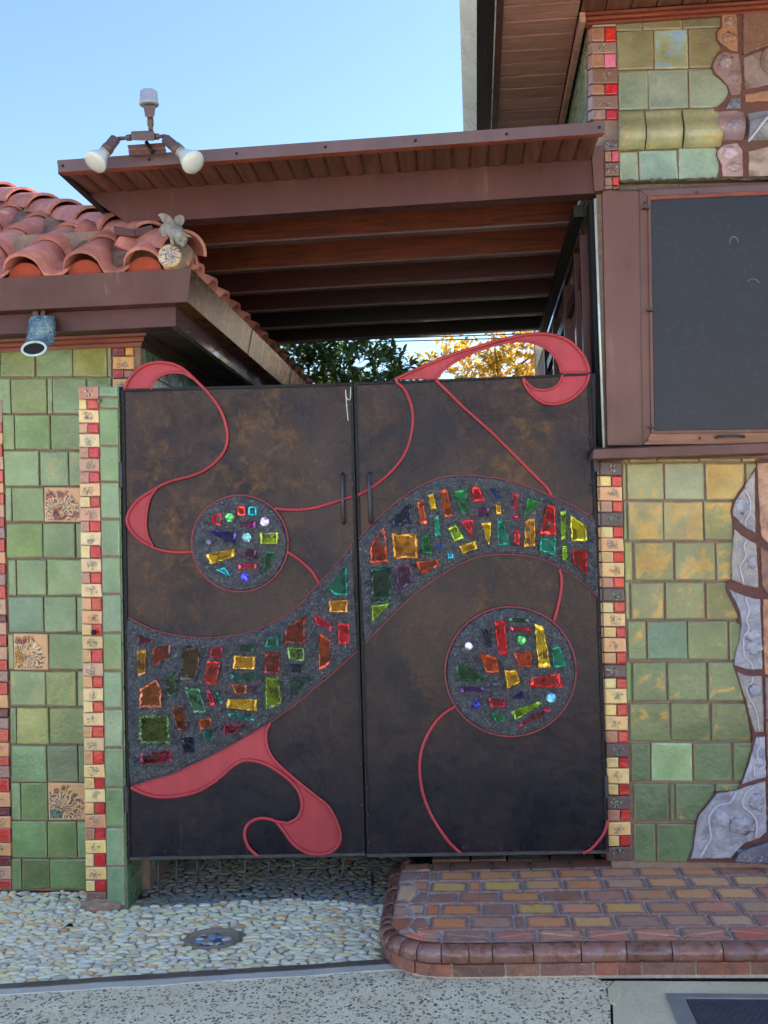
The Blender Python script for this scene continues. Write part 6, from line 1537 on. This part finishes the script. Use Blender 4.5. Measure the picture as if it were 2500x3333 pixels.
for pts, c_ in [([(132, 342), (152, 337), (243, 380), (240, 392), (137, 392)], MAR), ([(132, 440), (195, 432), (188, 595), (140, 610)], AMB), ([(235, 420), (355, 402), (350, 480), (232, 550)], (120, 56, 52)), ([(435, 412), (550, 407), (540, 560), (515, 645), (415, 640)], (66, 56, 44)),
    ([(615, 420), (700, 412), (690, 495), (610, 485)], (150, 44, 60)), ([(592, 508), (685, 510), (655, 672), (575, 662)], (172, 56, 56)), ([(800, 412), (905, 395), (910, 445), (790, 440)], DGR), ([(772, 470), (915, 478), (905, 568), (760, 560)], (196, 146, 56)), ([(745, 592), (930, 582), (925, 625), (745, 635)], (28, 84, 76)),
    ([(745, 655), (860, 670), (850, 728), (780, 730)], (160, 82, 60)), ([(890, 670), (930, 670), (920, 722), (885, 717)], PLUM), ([(728, 757), (925, 760), (922, 840), (722, 820)], GOLD), ([(722, 850), (800, 855), (910, 890), (905, 905), (732, 875)], (48, 130, 124)), ([(705, 925), (855, 930), (770, 990), (698, 1000)], MAR),
    ([(985, 367), (1068, 322), (1065, 415), (972, 420)], TEAL), ([(975, 457), (1080, 457), (1070, 600), (970, 590)], (124, 50, 42)), ([(975, 612), (1065, 618), (1088, 790), (980, 842)], (104, 130, 42)), ([(1105, 300), (1245, 202), (1240, 400), (1105, 395)], (120, 46, 34)), ([(1118, 417), (1238, 422), (1235, 508), (1130, 500)], (104, 136, 76)),
    ([(1140, 527), (1220, 532), (1210, 590), (1150, 585)], NAVY), ([(1145, 617), (1280, 612), (1180, 725), (1150, 740)], (26, 66, 60)), ([(1298, 197), (1415, 265), (1418, 320), (1305, 260)], CRI), ([(1335, 322), (1408, 370), (1400, 530), (1328, 580)], (168, 74, 44)), ([(1458, 257), (1530, 262), (1528, 405), (1458, 395)], RED),
    ([(150, 690), (265, 627), (295, 690), (295, 815), (145, 820)], (164, 96, 66)), ([(310, 602), (375, 582), (405, 730), (340, 745)], (48, 74, 54)), ([(440, 680), (545, 690), (590, 850), (510, 855)], (84, 128, 100)), ([(585, 705), (615, 705), (650, 800), (620, 805)], CRI), ([(650, 710), (667, 712), (700, 790), (685, 795)], (60, 150, 136)),
    ([(140, 865), (345, 860), (358, 1055), (145, 1058)], (64, 84, 44)), ([(355, 812), (435, 802), (468, 960), (400, 970)], (122, 66, 52)), ([(530, 895), (620, 882), (632, 940), (548, 965)], (144, 70, 50)), ([(565, 970), (642, 957), (630, 1050), (580, 1045)], (40, 84, 84)), ([(425, 1017), (505, 1007), (510, 1110), (440, 1115)], (22, 36, 66)), ([(150, 1112), (368, 1097), (370, 1170), (155, 1195)], (128, 40, 62))]:
    glass(C_, pts, c_, bandL)
glass(A_, [(1555, 1532), (1560, 1735), (1480, 1740), (1425, 1700), (1440, 1665), (1510, 1600)], (20, 118, 96), bandL); glass(A_, [(1432, 1772), (1562, 1768), (1562, 1855), (1435, 1850)], (206, 140, 36), bandL)
for pts, c_ in [([(650, 1190), (705, 1182), (705, 1265), (638, 1262)], RED), ([(815, 1135), (870, 1135), (870, 1198), (815, 1198)], (206, 60, 50)), ([(890, 1138), (945, 1138), (945, 1202), (885, 1200)], (40, 160, 170)), ([(820, 1247), (942, 1234), (940, 1285), (860, 1275)], (110, 40, 92)), ([(600, 1295), (810, 1312), (800, 1390), (690, 1350)], (40, 44, 110)),
    ([(965, 1312), (1090, 1312), (1088, 1392), (968, 1392)], (164, 184, 50)), ([(600, 1462), (797, 1420), (795, 1475), (628, 1528)], GOLD), ([(840, 1427), (945, 1427), (942, 1490), (838, 1488)], (88, 46, 70)), ([(1000, 1442), (1080, 1437), (985, 1600)], (28, 104, 62)), ([(815, 1525), (948, 1522), (948, 1558), (818, 1560)], CRI), ([(665, 1562), (730, 1547), (773, 1615)], (50, 168, 176))]:
    glass(A_, pts, c_, m1, 0.036)
for c, r, c_ in [((760, 1213), 33, (80, 180, 90)), ((998, 1240), 33, (206, 190, 222)), ((877, 1347), 34, (140, 200, 206)), ((625, 1380), 27, (76, 78, 92)), ((865, 1615), 30, (60, 60, 190))]: gem(A_, c, r, c_, m1)
for pts, c_ in [([(330, 1210), (440, 1107), (460, 1235), (340, 1260)], (34, 44, 74)), ([(485, 1098), (520, 1087), (550, 1238), (508, 1240)], ORG), ([(550, 1057), (585, 1050), (605, 1145), (568, 1150)], (212, 176, 44)), ([(622, 1030), (668, 1022), (708, 1190), (655, 1195)], (176, 78, 40)), ([(705, 1032), (795, 1017), (785, 1170), (760, 1170)], (28, 128, 66)), ([(820, 1007), (865, 1007), (902, 1095), (828, 1100)], (204, 36, 44)),
    ([(925, 1012), (975, 1022), (990, 1080), (960, 1080)], (52, 76, 130)), ([(1072, 1047), (1108, 1047), (1110, 1205), (1078, 1205)], CRI), ([(1165, 1077), (1248, 1102), (1140, 1192)], (60, 140, 70)), ([(845, 1132), (930, 1132), (928, 1190), (850, 1192)], (90, 48, 86)), ([(965, 1118), (1000, 1114), (1005, 1175), (975, 1178)], (206, 162, 50)), ([(590, 1195), (615, 1182), (635, 1310), (598, 1315)], (60, 160, 130)),
    ([(675, 1265), (720, 1237), (775, 1325), (715, 1340)], (150, 180, 54)), ([(752, 1222), (830, 1202), (825, 1318)], (204, 30, 50)), ([(878, 1232), (940, 1224), (930, 1380)], (210, 172, 50)), ([(978, 1212), (1015, 1207), (1062, 1370), (980, 1370)], (24, 134, 112)), ([(1080, 1272), (1115, 1270), (1115, 1368), (1085, 1360)], (196, 40, 60)), ([(1150, 1212), (1210, 1200), (1210, 1375), (1142, 1378)], (206, 146, 50)),
    ([(1285, 1112), (1335, 1130), (1340, 1305), (1238, 1300), (1265, 1190)], (206, 54, 50)), ([(1365, 1162), (1398, 1152), (1398, 1330), (1370, 1332)], (140, 176, 52)), ([(1425, 1182), (1528, 1247), (1530, 1340), (1430, 1342)], (196, 186, 52)), ([(1238, 1325), (1340, 1322), (1338, 1435), (1240, 1400)], (50, 150, 130)), ([(1375, 1372), (1405, 1370), (1408, 1465), (1378, 1455)], (150, 184, 60)), ([(1438, 1397), (1532, 1394), (1535, 1552), (1440, 1470)], (176, 36, 30)),
    ([(200, 1370), (285, 1250), (310, 1470), (195, 1478)], (170, 62, 32)), ([(328, 1292), (485, 1300), (492, 1448), (345, 1450)], (196, 130, 36)), ([(512, 1307), (560, 1302), (578, 1425), (520, 1425)], (26, 106, 60)), ([(615, 1357), (640, 1362), (635, 1390), (612, 1388)], (50, 70, 140)), ([(740, 1372), (845, 1337), (855, 1388), (762, 1420)], (214, 170, 50)), ([(668, 1410), (700, 1407), (712, 1445), (675, 1450)], (60, 160, 176)),
    ([(475, 1467), (610, 1452), (630, 1480), (520, 1550)], (186, 80, 36)), ([(200, 1502), (325, 1500), (328, 1705), (205, 1710)], (16, 56, 44)), ([(345, 1487), (440, 1477), (468, 1580), (375, 1660)], (84, 54, 84)), ([(205, 1737), (320, 1724), (210, 1838)], (130, 164, 56))]:
    glass(B_, pts, c_, bandR)
for pts, c_ in [([(875, 234), (940, 227), (958, 442), (905, 442)], (204, 36, 44)), ([(960, 207), (1100, 217), (1098, 240), (965, 232)], (30, 84, 64)), ([(975, 267), (1102, 270), (1100, 298), (975, 292)], CRI), ([(1125, 247), (1180, 267), (1225, 520), (1150, 520)], (214, 180, 44)), ([(800, 282), (830, 277), (860, 395), (820, 395)], (26, 40, 64)), ([(780, 430), (888, 457), (908, 552), (825, 550)], (190, 76, 36)), ([(990, 427), (1112, 422), (1108, 518), (1025, 515)], (176, 64, 34)),
    ([(1235, 397), (1280, 387), (1322, 520), (1240, 520)], (28, 150, 118)), ([(640, 512), (680, 494), (825, 600), (640, 605)], (24, 92, 56)), ([(935, 534), (1015, 537), (1038, 610), (955, 655)], (222, 166, 36)), ([(1100, 587), (1280, 554), (1308, 645), (1095, 642)], (206, 36, 40)), ([(655, 642), (812, 637), (815, 672), (665, 675)], (76, 56, 110)), ([(832, 702), (948, 722), (948, 768), (850, 768)], (150, 30, 52)), ([(980, 712), (1050, 662), (1065, 712)], (52, 40, 96)),
    ([(848, 797), (945, 822), (940, 855), (885, 862)], (30, 120, 70)), ([(978, 792), (1150, 730), (1172, 745), (1000, 850)], (140, 172, 60)), ([(1020, 882), (1210, 767), (1225, 790), (1030, 892)], (166, 26, 56))]:
    glass(D_, pts, c_, m2, 0.038)
for c, r, c_ in [((717, 387), 28, (200, 204, 224)), ((1043, 350), 32, (90, 190, 96)), ((888, 622), 26, (70, 74, 92)), ((1228, 708), 33, (120, 190, 226)), ((763, 752), 28, (50, 56, 170))]: gem(D_, c, r, c_, m2, 0.044)
# handles, latch
for (a, b_, par) in (((1113, 1543), (1116, 1700), gl), ((1201, 1541), (1206, 1698), gr)):
    pts = [PG(a[0] + 4, a[1] + 4, 0.0), PG(a[0] + 2, a[1], 0.035), PG(a[0], a[1] + 6, 0.052), PG((a[0] + b_[0]) / 2, (a[1] + b_[1]) / 2, 0.056), PG(b_[0], b_[1] - 6, 0.052), PG(b_[0] + 2, b_[1], 0.035), PG(b_[0] + 4, b_[1] + 3, 0.0)]
    tube('handle', pts, 0.009, M['iron'], par, 10)
tube('latch_wire', [PG(x, y, 0.02) for x, y in spline(T(A_, [(1580, 330), (1575, 415), (1550, 400), (1545, 350), (1552, 450), (1562, 560)]), 5)], 0.0022, M['galv'], gl, 6)
# rods that hang from the left leaf's bottom rail
for i, (x, dx, yb_) in enumerate([(514, 4, 2918), (574, -4, 2914), (640, -8, 2916), (717, -8, 2904), (797, -8, 2903), (874, -18, 2898), (955, -24, 2895), (1036, -24, 2886), (1116, -28, 2885)]):
    pts = [PG(x, 2794 - i * 1.5, -0.01), PG(x + 1, 2830, -0.012), PG(x + dx * .3, 2860, -0.006), PG(x + dx * .7 + uni(-2, 2), 2885, -0.004), PG(x + dx, yb_, -0.002)]
    tube('ground_rod', pts, 0.0036, M['iron'], gl, 6)
tube('drop_bolt', [PG(1210, 2786, -0.012), PG(1213, 2882, -0.012)], 0.008, M['black'], gr, 8)

# ------------------------------------------------------------------ floodlight on the canopy edge
FY = YF - 0.06
pf = lambda x, y, o=0.0: PY(240 + x / 3.607, 270 + y / 3.607, FY - o)
fl = thing('floodlight', tuple(pf(860, 800)), 'twin floodlight with frosted bulbs and a grey dusk sensor, clamped to the canopy edge', 'floodlight')
S1 = 0.00137 / 3.607 * 1.0
def rpx(r): return r * (np.linalg.norm(pf(100, 0) - pf(0, 0)) / 100)
def lathe_between(name, a, b, prof, mat, par, n=20, da=0.0, db=0.0, smooth=True):
    A, B = pf(*a, da), pf(*b, db); ax = B - A; L = np.linalg.norm(ax)
    v, f = lathe_geo([(rpx(r), t_ * L) for r, t_ in prof], n, tuple(A), tuple(ax)); o = mk(name, v, f, mat, par)
    o.data.polygons.foreach_set('use_smooth', [len(p.vertices) == 4 for p in o.data.polygons] if smooth else [False] * len(o.data.polygons)); return o
lathe_between('sensor', (885, 265), (880, 95), [(96, 0.0), (112, 0.06), (108, 0.22), (102, 0.25), (98, 0.9), (88, 0.98), (40, 1.0)], M['sensor'], fl)
b = MB(); p = pf(890, 400)
q4 = [(828, 385), (958, 385), (980, 255), (812, 262)]
hexa('sensor_base', [pf(838, 400, .035), pf(940, 400, .035), pf(950, 385, -.02), pf(850, 385, -.02), pf(815, 262, .04), pf(950, 262, .04), pf(965, 258, -.03), pf(830, 258, -.03)], M['lampbody'], fl, 0.004)
lathe_between('stem', (905, 560), (898, 395), [(22, 0), (28, .1), (28, .35), (36, .38), (36, .92), (28, 1.0)], M['lampbody'], fl)
hexa('junction_box', [pf(672, 672, .04), pf(950, 680, .04), pf(950, 676, -.04), pf(680, 668, -.04), pf(668, 572, .04), pf(945, 560, .04), pf(940, 556, -.04), pf(676, 566, -.04)], M['lampbody'], fl, 0.008)
lathe_between('bracket', (930, 815), (850, 690), [(26, 0), (20, .3), (22, 1.0)], M['black'], fl)
lathe_between('knuckle', (675, 640), (520, 655), [(36, 0), (34, .35), (20, .4), (24, 1)], M['lampbody'], fl)
lathe_between('knuckle', (945, 630), (1080, 625), [(36, 0), (34, .4), (20, .45), (24, 1)], M['lampbody'], fl)
for (a, b_, c_, dd) in (((495, 650), (375, 800), (240, 940), 0.05), ((1075, 655), (1245, 800), (1415, 945), 0.05)):
    lathe_between('socket', a, b_, [(40, 0), (60, .06), (62, .7), (70, .74), (68, 1.0)], M['lampbody'], fl, db=0.03)
    lathe_between('bulb_collar', b_, ((b_[0] * .78 + c_[0] * .22), (b_[1] * .78 + c_[1] * .22)), [(64, 0), (66, .3), (58, 1)], M['stone'], fl, da=.03, db=.035)
    o = lathe_between('bulb', (b_[0] * .8 + c_[0] * .2, b_[1] * .8 + c_[1] * .2), c_, [(62, 0), (70, .15), (100, .45), (132, .8), (136, .9), (128, .97), (70, 1.06), (5, 1.1)], M['lampglass'], fl, 28, da=.034, db=.075)
hexa('wood_block', [pf(650, 850, -.02), pf(1090, 825, -.02), pf(1090, 825, -.12), pf(650, 850, -.12), pf(640, 785, -.02), pf(1080, 765, -.02), pf(1080, 765, -.12), pf(640, 785, -.12)], M['scallop'], cp_, 0.004)
hexa('wood_block', [pf(645, 784, -.015), pf(1080, 764, -.015), pf(1080, 764, -.12), pf(645, 784, -.12), pf(628, 730, -.015), pf(1065, 700, -.015), pf(1065, 700, -.12), pf(628, 730, -.12)], M['scallop'], cp_, 0.004)

# ------------------------------------------------------------------ scaly ceramic spout under the gutter
FSY = YL - 0.30
px_ = lambda x, y, o=0.0: PY(40 + x / 8.295, 980 + y / 8.295, FSY - o)
sp_ = thing('ceramic_spout', tuple(px_(700, 400)), 'blue-green scaly ceramic fish spout hanging open-mouthed below the left gutter', 'spout')
ucm = np.linalg.norm(px_(100, 0) - px_(0, 0)) / 100
def ring(cx, cy, o, rx, rz, tilt, n=28):
    c = px_(cx, cy, o); out = []
    for k in range(n):
        a = 2 * math.pi * k / n; x = rx * ucm * math.cos(a); y = rz * ucm * math.sin(a)
        out.append((c[0] + x, c[1] + y * math.sin(tilt), c[2] + y * math.cos(tilt)))
    return out
st_ = [(800, 410, -0.02, 250, 200, 1.45), (795, 440, 0.0, 320, 270, 1.4), (790, 560, 0.02, 345, 310, 1.35), (780, 760, 0.04, 355, 320, 1.2), (760, 960, 0.06, 365, 300, 0.9), (700, 1130, 0.085, 380, 260, 0.55), (600, 1260, 0.125, 350, 220, 0.25), (590, 1280, 0.135, 345, 215, 0.2)]
v = []; f = []; n = 28
for s_ in st_: v += ring(*s_)
for i in range(len(st_) - 1):
    for k in range(n): k2 = (k + 1) % n; f.append((i * n + k, i * n + k2, (i + 1) * n + k2, (i + 1) * n + k))
f.append(tuple(range(n)))
# displace for scales
vv = []
for p in v: vv.append(p)
mk('body', vv, f, M['fish'], sp_, smooth=True)
mr = ring(585, 1285, 0.142, 310, 185, 0.2); mr.append(mr[0]); mr.append(mr[1])
tube('lip', mr, [0.0062] * len(mr), M['fishlip'], sp_, 8)
v = ring(585, 1285, 0.1375, 300, 178, 0.2); mk('throat', v, [tuple(range(n))], M['dark'], sp_)
b = MB()
for r_ in range(7):
    for c_ in range(9):
        a = -2.6 + c_ * 0.42 + (0.2 if r_ % 2 else 0); t_ = r_ / 7.0
        i = min(int(t_ * 4) + 1, 4); u = t_ * 4 + 1 - i; s_ = [st_[i][q] * (1 - u) + st_[i + 1][q] * u for q in range(6)]
        cc = ring(*s_, n=360)[int(math.degrees(a)) % 360]; cen = px_(s_[0], s_[1], s_[2]); dr_ = Vector(cc) - Vector(cen); dr_.normalize()
        w = 0.011; tang = Vector((0, 0, -1)) - dr_ * (Vector((0, 0, -1)) @ dr_); tang.normalize(); sdv = dr_.cross(tang)
        o_ = Vector(cc); b.add([tuple(o_ - sdv * w - tang * .004 - dr_ * .001), tuple(o_ + sdv * w - tang * .004 - dr_ * .001), tuple(o_ + sdv * w * .8 + tang * .010 + dr_ * .003), tuple(o_ + tang * .017 + dr_ * .0045), tuple(o_ - sdv * w * .8 + tang * .010 + dr_ * .003)], [(0, 1, 2, 3, 4)])
b.build('scales', M['fish'], sp_, kind='stuff')
for (a, b_) in ((540, 700), (770, 880)):
    hexa('hanger_strap', [px_(a, 420, -.01), px_(b_, 420, -.01), px_(b_, 420, -.02), px_(a, 420, -.02), px_(a, 210, -.01), px_(b_, 210, -.01), px_(b_, 210, -.02), px_(a, 210, -.02)], M['flash'], sp_)

# ------------------------------------------------------------------ winged cat gargoyle on the hip
GYc = hipy - 0.02
pg = lambda x, y, o=0.0: Vector(PY(460 + x / 6.9125, 660 + y / 6.9125, GYc - o))
gg = thing('winged_cat_statue', tuple(pg(620, 760)), 'small stone winged cat crouching on the roof corner and looking down', 'statue')
gu = (pg(100, 0) - pg(0, 0)).length / 100
def skin(name, nodes, edges, mat, par, sub=2):
    me = bpy.data.meshes.new(name); me.from_pydata([tuple(p[0]) for p in nodes], edges, []); ob = bpy.data.objects.new(name, me); COL.objects.link(ob)
    md = ob.modifiers.new('s', 'SKIN'); md.use_smooth_shade = True
    for i, p in enumerate(nodes):
        sv = me.skin_vertices[0].data[i]; r_ = p[1] * gu * 1.42; sv.radius = (r_, r_); sv.use_root = (i == 0)
    sb2 = ob.modifiers.new('d', 'SUBSURF'); sb2.levels = sub; sb2.render_levels = sub
    dg = bpy.context.evaluated_depsgraph_get(); em = bpy.data.meshes.new_from_object(ob.evaluated_get(dg)); 
    vs = [tuple(v.co) for v in em.vertices]; fs = [tuple(p.vertices) for p in em.polygons]
    bpy.data.objects.remove(ob); return mk(name, vs, fs, mat, par, smooth=True)
N = [(pg(560, 620, -.04), 130), (pg(660, 600, -.01), 120), (pg(760, 640, .02), 115), (pg(840, 700, .05), 95), (pg(900, 790, .075), 120), (pg(925, 900, .10), 75),   # pelvis..head..muzzle
     (pg(500, 700, .0), 62), (pg(520, 735, .02), 36), (pg(560, 725, .045), 28),            # near hind leg
     (pg(720, 760, .05), 52), (pg(690, 850, .06), 34), (pg(710, 930, .075), 30),           # near foreleg
     (pg(860, 620, -.02), 50), (pg(900, 700, -.03), 34),
     (pg(470, 560, -.06), 40), (pg(420, 600, -.05), 26), (pg(410, 680, -.04), 16)]
E = [(0, 1), (1, 2), (2, 3), (3, 4), (4, 5), (0, 6), (6, 7), (7, 8), (2, 9), (9, 10), (10, 11), (2, 12), (12, 13), (0, 14), (14, 15), (15, 16)]
skin('body', N, E, M['stone'], gg)
def spike(name, base, tip, w, par, mat, flat=0.35):
    ax = tip - base; L = ax.length; q = ax.to_track_quat('Z', 'Y').to_matrix(); v = []; f = []; n = 10
    for r_, h in ((w, 0), (w * .8, .4), (w * .35, .8), (w * .04, 1)):
        for k in range(n): a = 2 * math.pi * k / n; v.append(base + q @ Vector((r_ * math.cos(a), r_ * math.sin(a) * flat, h * L)))
    for i in range(3):
        for k in range(n): k2 = (k + 1) % n; f.append((i * n + k, i * n + k2, (i + 1) * n + k2, (i + 1) * n + k))
    f.append(tuple(range(n))); f.append(tuple(3 * n + k for k in range(n))); return mk(name, v, f, mat, par, smooth=True)
spike('ear', pg(985, 720, .09), pg(1155, 775, .10), 80 * gu, gg, M['stone'])
spike('ear', pg(850, 760, .12), pg(815, 640, .13), 80 * gu, gg, M['stone'])
for (x, y) in ((880, 850), (985, 855)):
    v, f = lathe_geo([(16 * gu, 0), (14 * gu, 10 * gu), (4 * gu, 16 * gu)], 10, tuple(pg(x, y, .118)), (0, -1, -.3)); mk('eye', v, f, M['joint'], gg, smooth=True)
v, f = lathe_geo([(55 * gu, 0), (48 * gu, 30 * gu), (20 * gu, 45 * gu)], 12, tuple(pg(930, 930, .125)), (0.1, -1, -.5)); mk('muzzle', v, f, M['stone'], gg, smooth=True)
wing = [(370, 270), (430, 238), (520, 232), (600, 270), (660, 320), (710, 390), (745, 470), (735, 515), (680, 500), (600, 470), (540, 450), (470, 430), (455, 385), (430, 340), (405, 310)]
wv = [pg(x, y, .02 + .02 * (x - 370) / 375) for x, y in wing]; n = len(wv)
wb = [p + Vector((0, 14 * gu * 1.2, 0)) for p in wv]; cen = sum(wv, Vector()) / n + Vector((0, -.012, 0)); cb = cen + Vector((0, .02, 0))
v = wv + wb + [cen, cb]; f = [((i + 1) % n, i, 2 * n) for i in range(n)] + [(n + i, n + (i + 1) % n, 2 * n + 1) for i in range(n)] + [(i, (i + 1) % n, n + (i + 1) % n, n + i) for i in range(n)]
wg = mk('wing', v, f, M['stone'], gg)
for pts in ([(400, 290), (480, 290), (560, 320), (640, 380), (720, 480)], [(440, 345), (520, 345), (600, 385), (690, 480)], [(460, 395), (540, 400), (620, 450)]):
    tube('wing_rib', [pg(x, y, .034 + .014 * (x - 370) / 375) for x, y in pts], 6 * gu, M['stone'], wg, 6)
v, f = lathe_geo([(30 * gu, 0), (135 * gu, 8 * gu), (142 * gu, 22 * gu), (130 * gu, 30 * gu), (60 * gu, 20 * gu)], 24, tuple(pg(855, 415, -.03)), (-.25, -1, .1)); mk('wing', v, f, M['stone'], gg, smooth=True)

# ------------------------------------------------------------------ trees and wires beyond the gate
def leafmesh(pts, L, W, mat, name, parent, droop=0.25):
    v = []; f = []
    for (p, d, up, sc) in pts:
        d = d.normalized(); s = d.cross(up); 
        if s.length < 1e-3: s = Vector((1, 0, 0))
        s.normalize(); n_ = s.cross(d); b0 = len(v); l = L * sc; w = W * sc
        v += [p, p + d * l * .35 + s * w * .5 + n_ * w * .12, p + d * l * .42, p + d * l * .35 - s * w * .5 + n_ * w * .12, p + d * l * .75 + s * w * .34 - n_ * l * .05, p + d * l * .78 - n_ * l * .08, p + d * l * .75 - s * w * .34 - n_ * l * .05, p + d * l - n_ * l * droop]
        f += [(b0, b0 + 1, b0 + 2), (b0, b0 + 2, b0 + 3), (b0 + 1, b0 + 4, b0 + 5, b0 + 2), (b0 + 3, b0 + 2, b0 + 5, b0 + 6), (b0 + 4, b0 + 7, b0 + 5), (b0 + 6, b0 + 5, b0 + 7)]
    return mk(name, v, f, mat, parent, kind='stuff', smooth=False)
def tree(label, base, blobs, nleaf, L, W, mat, cl=7, trunk=0.09, stray=0.0):
    t = thing('tree', base, label, 'tree'); bs = Vector(base)
    cen = sum((Vector(b_[0]) for b_ in blobs), Vector()) / len(blobs)
    tube('trunk', [bs, bs + Vector((.05, .02, (cen.z - bs.z) * .35)), bs + Vector((-.03, .03, (cen.z - bs.z) * .7)), cen], [trunk, trunk * .8, trunk * .6, trunk * .3], M['bark'], t, 10)
    pts = []; tw = MB()
    for (c, r) in blobs:
        c = Vector(c); tw.tube([bs + Vector((0, 0, (cen.z - bs.z) * .6)), (c + cen) / 2, c], [trunk * .4, trunk * .25, trunk * .1], 6)
        k = int(nleaf * r[0] * r[2] / sum(q[1][0] * q[1][2] for q in blobs) / cl)
        for _ in range(k):
            d = Vector((random.gauss(0, 1), random.gauss(0, 1), random.gauss(0, 1))).normalized(); rr_ = uni(.35, 1.0) ** .5 * (1 + (stray if rnd() < .12 else 0) * rnd())
            p = c + Vector((d.x * r[0], d.y * r[1], d.z * r[2])) * rr_
            ax = (d + Vector((uni(-.7, .7), uni(-.7, .7), uni(-.5, .7)))).normalized()
            if rnd() < .35: tw.tube([p - ax * L * 1.6, p + ax * L * .8], [.004, .002], 3, caps=False)
            for q in range(cl):
                dd = (ax + Vector((uni(-1, 1), uni(-1, 1), uni(-1, 1))) * .9).normalized(); pts.append((p + ax * L * uni(-.9, .7), dd, Vector((uni(-.4, .4), uni(-.4, .4), 1)), uni(.65, 1.15)))
    tw.build('branches', M['bark'], t, kind='stuff')
    leafmesh(pts, L, W, mat, 'crown', t); return t
c1 = PY(1090, 1210, 9.0); c2 = PY(1290, 1200, 9.2); c0 = PY(930, 1180, 9.0)
t1 = tree('dense dark green citrus tree behind the gate with green fruit', (c1[0], 9.6, 0.4), [((c1[0], 9.6, c1[2] + .1), (.52, .6, .52)), ((c2[0] - .12, 9.7, c2[2] - .12), (.34, .5, .40)), ((c0[0], 9.5, c0[2] - .05), (.5, .6, .5)), ((c1[0] - .1, 9.8, c1[2] - .55), (.9, .8, .5))], 7600, .105, .042, M['citrus'])
M['fruit'] = m_plain('green_fruit', lin(112, 142, 84), 0.5, var=.15, bump=.2, sc=30)
for (x, y) in ((1116, 1212), (1136, 1218), (1248, 1172), (1120, 1275)):
    p = PY(x, y, 8.98); v, f = lathe_geo([(.004, -.024), (.018, -.018), (.025, 0), (.018, .018), (.004, .024)], 12, tuple(p), (0, 0, 1)); mk('fruit', v, f, M['fruit'], t1, smooth=True)
q1 = PY(1480, 1205, 14); q2 = PY(1720, 1190, 14); q3 = PY(1600, 1210, 14.5)
t2 = tree('sunlit yellow-leaved tree seen through the red curl above the right gate leaf', (q3[0], 14.4, 0.4), [((q1[0], 14, q1[2] - .1), (.55, .6, .55)), ((q2[0], 14.2, q2[2] - .05), (.62, .6, .62)), ((q3[0], 14.8, q3[2] - .1), (.6, .6, .5)), ((PY(1745, 1150, 14)[0], 14, PY(1745, 1150, 14)[2]), (.3, .4, .35)), ((PY(1610, 1120, 14)[0], 14, PY(1610, 1120, 14)[2] - .05), (.12, .14, .34)), ((q3[0], 14.4, q3[2] - .9), (1.2, .8, .6))], 11000, .075, .042, M['yellow'], stray=.3)
t3 = tree('dark green tree standing farther back behind the yellow-leaved one', (q2[0] + .8, 17.5, 0.3), [((q2[0] + .3, 17.5, q2[2] - .2), (.9, .7, .7)), ((q1[0] - .2, 18, q1[2] - .5), (.9, .7, .6))], 5000, .09, .05, M['citrus'])
for k, (ya, yb_) in enumerate(((1098, 1076), (1108, 1090))):
    a = PY(1200, ya, 13.0 + k * .2); b_ = PY(1860, yb_, 13.0 + k * .2); d = b_ - a
    a, b_ = a - d * 3, b_ + d * 3
    w = tube('utility_wire', [a + (b_ - a) * i / 24 + np.array([0, 0, -0.02 * (1 - ((i - 12) / 12.0) ** 2)]) for i in range(25)], .007, M['black'])
    tag(w, ['upper thin dark wire crossing the sky behind the gate', 'lower thin dark wire crossing the sky behind the gate'][k], 'wire', 'wires behind the gate')
# unseen wall added to block light reaching the drive from behind
bw = thing('light_block_wall', (-.6, 8.7, 0), 'unseen brown wall added to block light from behind the pebble driveway', 'wall')
box('render', XWL + .03, XWR - .05, 8.7, 8.85, .1, 2.8, M['walldark'], bw); box('light_block_coping', XWL + .03, XWR - .05, 8.66, 8.89, 2.802, 2.87, M['joint'], bw)

# ------------------------------------------------------------------ unseen pale houses added across the street to bounce sunlight onto the facade
M['cream'] = m_plain('bounce_render', lin(226, 228, 232), 0.85, var=.05, bump=.2, sc=6)
for k, (xa, xb, hh, lab) in enumerate(((-17, -7.5, 5.6, 'unseen pale house added across the street to bounce light, farthest left'), (-6.6, 4.4, 6.4, 'tallest unseen pale house, added opposite the gate to bounce light'), (5.4, 16, 5.4, 'unseen pale house added across the street to bounce light, farthest right'))):
    hb = thing('bounce_house', ((xa + xb) / 2, -12.0, 0), lab, 'house', group='added houses bouncing light')
    box('wall', xa, xb, -18, -11.2, -.05, hh, M['cream'], hb)  # wall of the added bounce house
    mk('roof', [(xa - .4, -10.8, hh + .01), (xb + .4, -10.8, hh + .01), (xb + .4, -18.4, hh + .01), (xa - .4, -18.4, hh + .01), (xa + 2.5, -14.6, hh + 1.7), (xb - 2.5, -14.6, hh + 1.7)], [(0, 1, 5, 4), (1, 2, 5), (2, 3, 4, 5), (3, 0, 4), (3, 2, 1, 0)], M['terra'], hb)  # roof of the added bounce house
    for i in range(4):
        for z in (0.9, 3.6):
            x = xa + (xb - xa) * (i + .5) / 4
            if z < 1 and i == 2: box('bounce_house_door', x - .5, x + .5, -11.19, -11.13, 0, 2.1, M['post'], hb); continue
            w = box('window', x - .55, x + .55, -11.19, -11.13, z, z + 1.25, M['cream'], hb); box('pane', x - .48, x + .48, -11.128, -11.12, z + .07, z + 1.18, M['darkglass'], w)
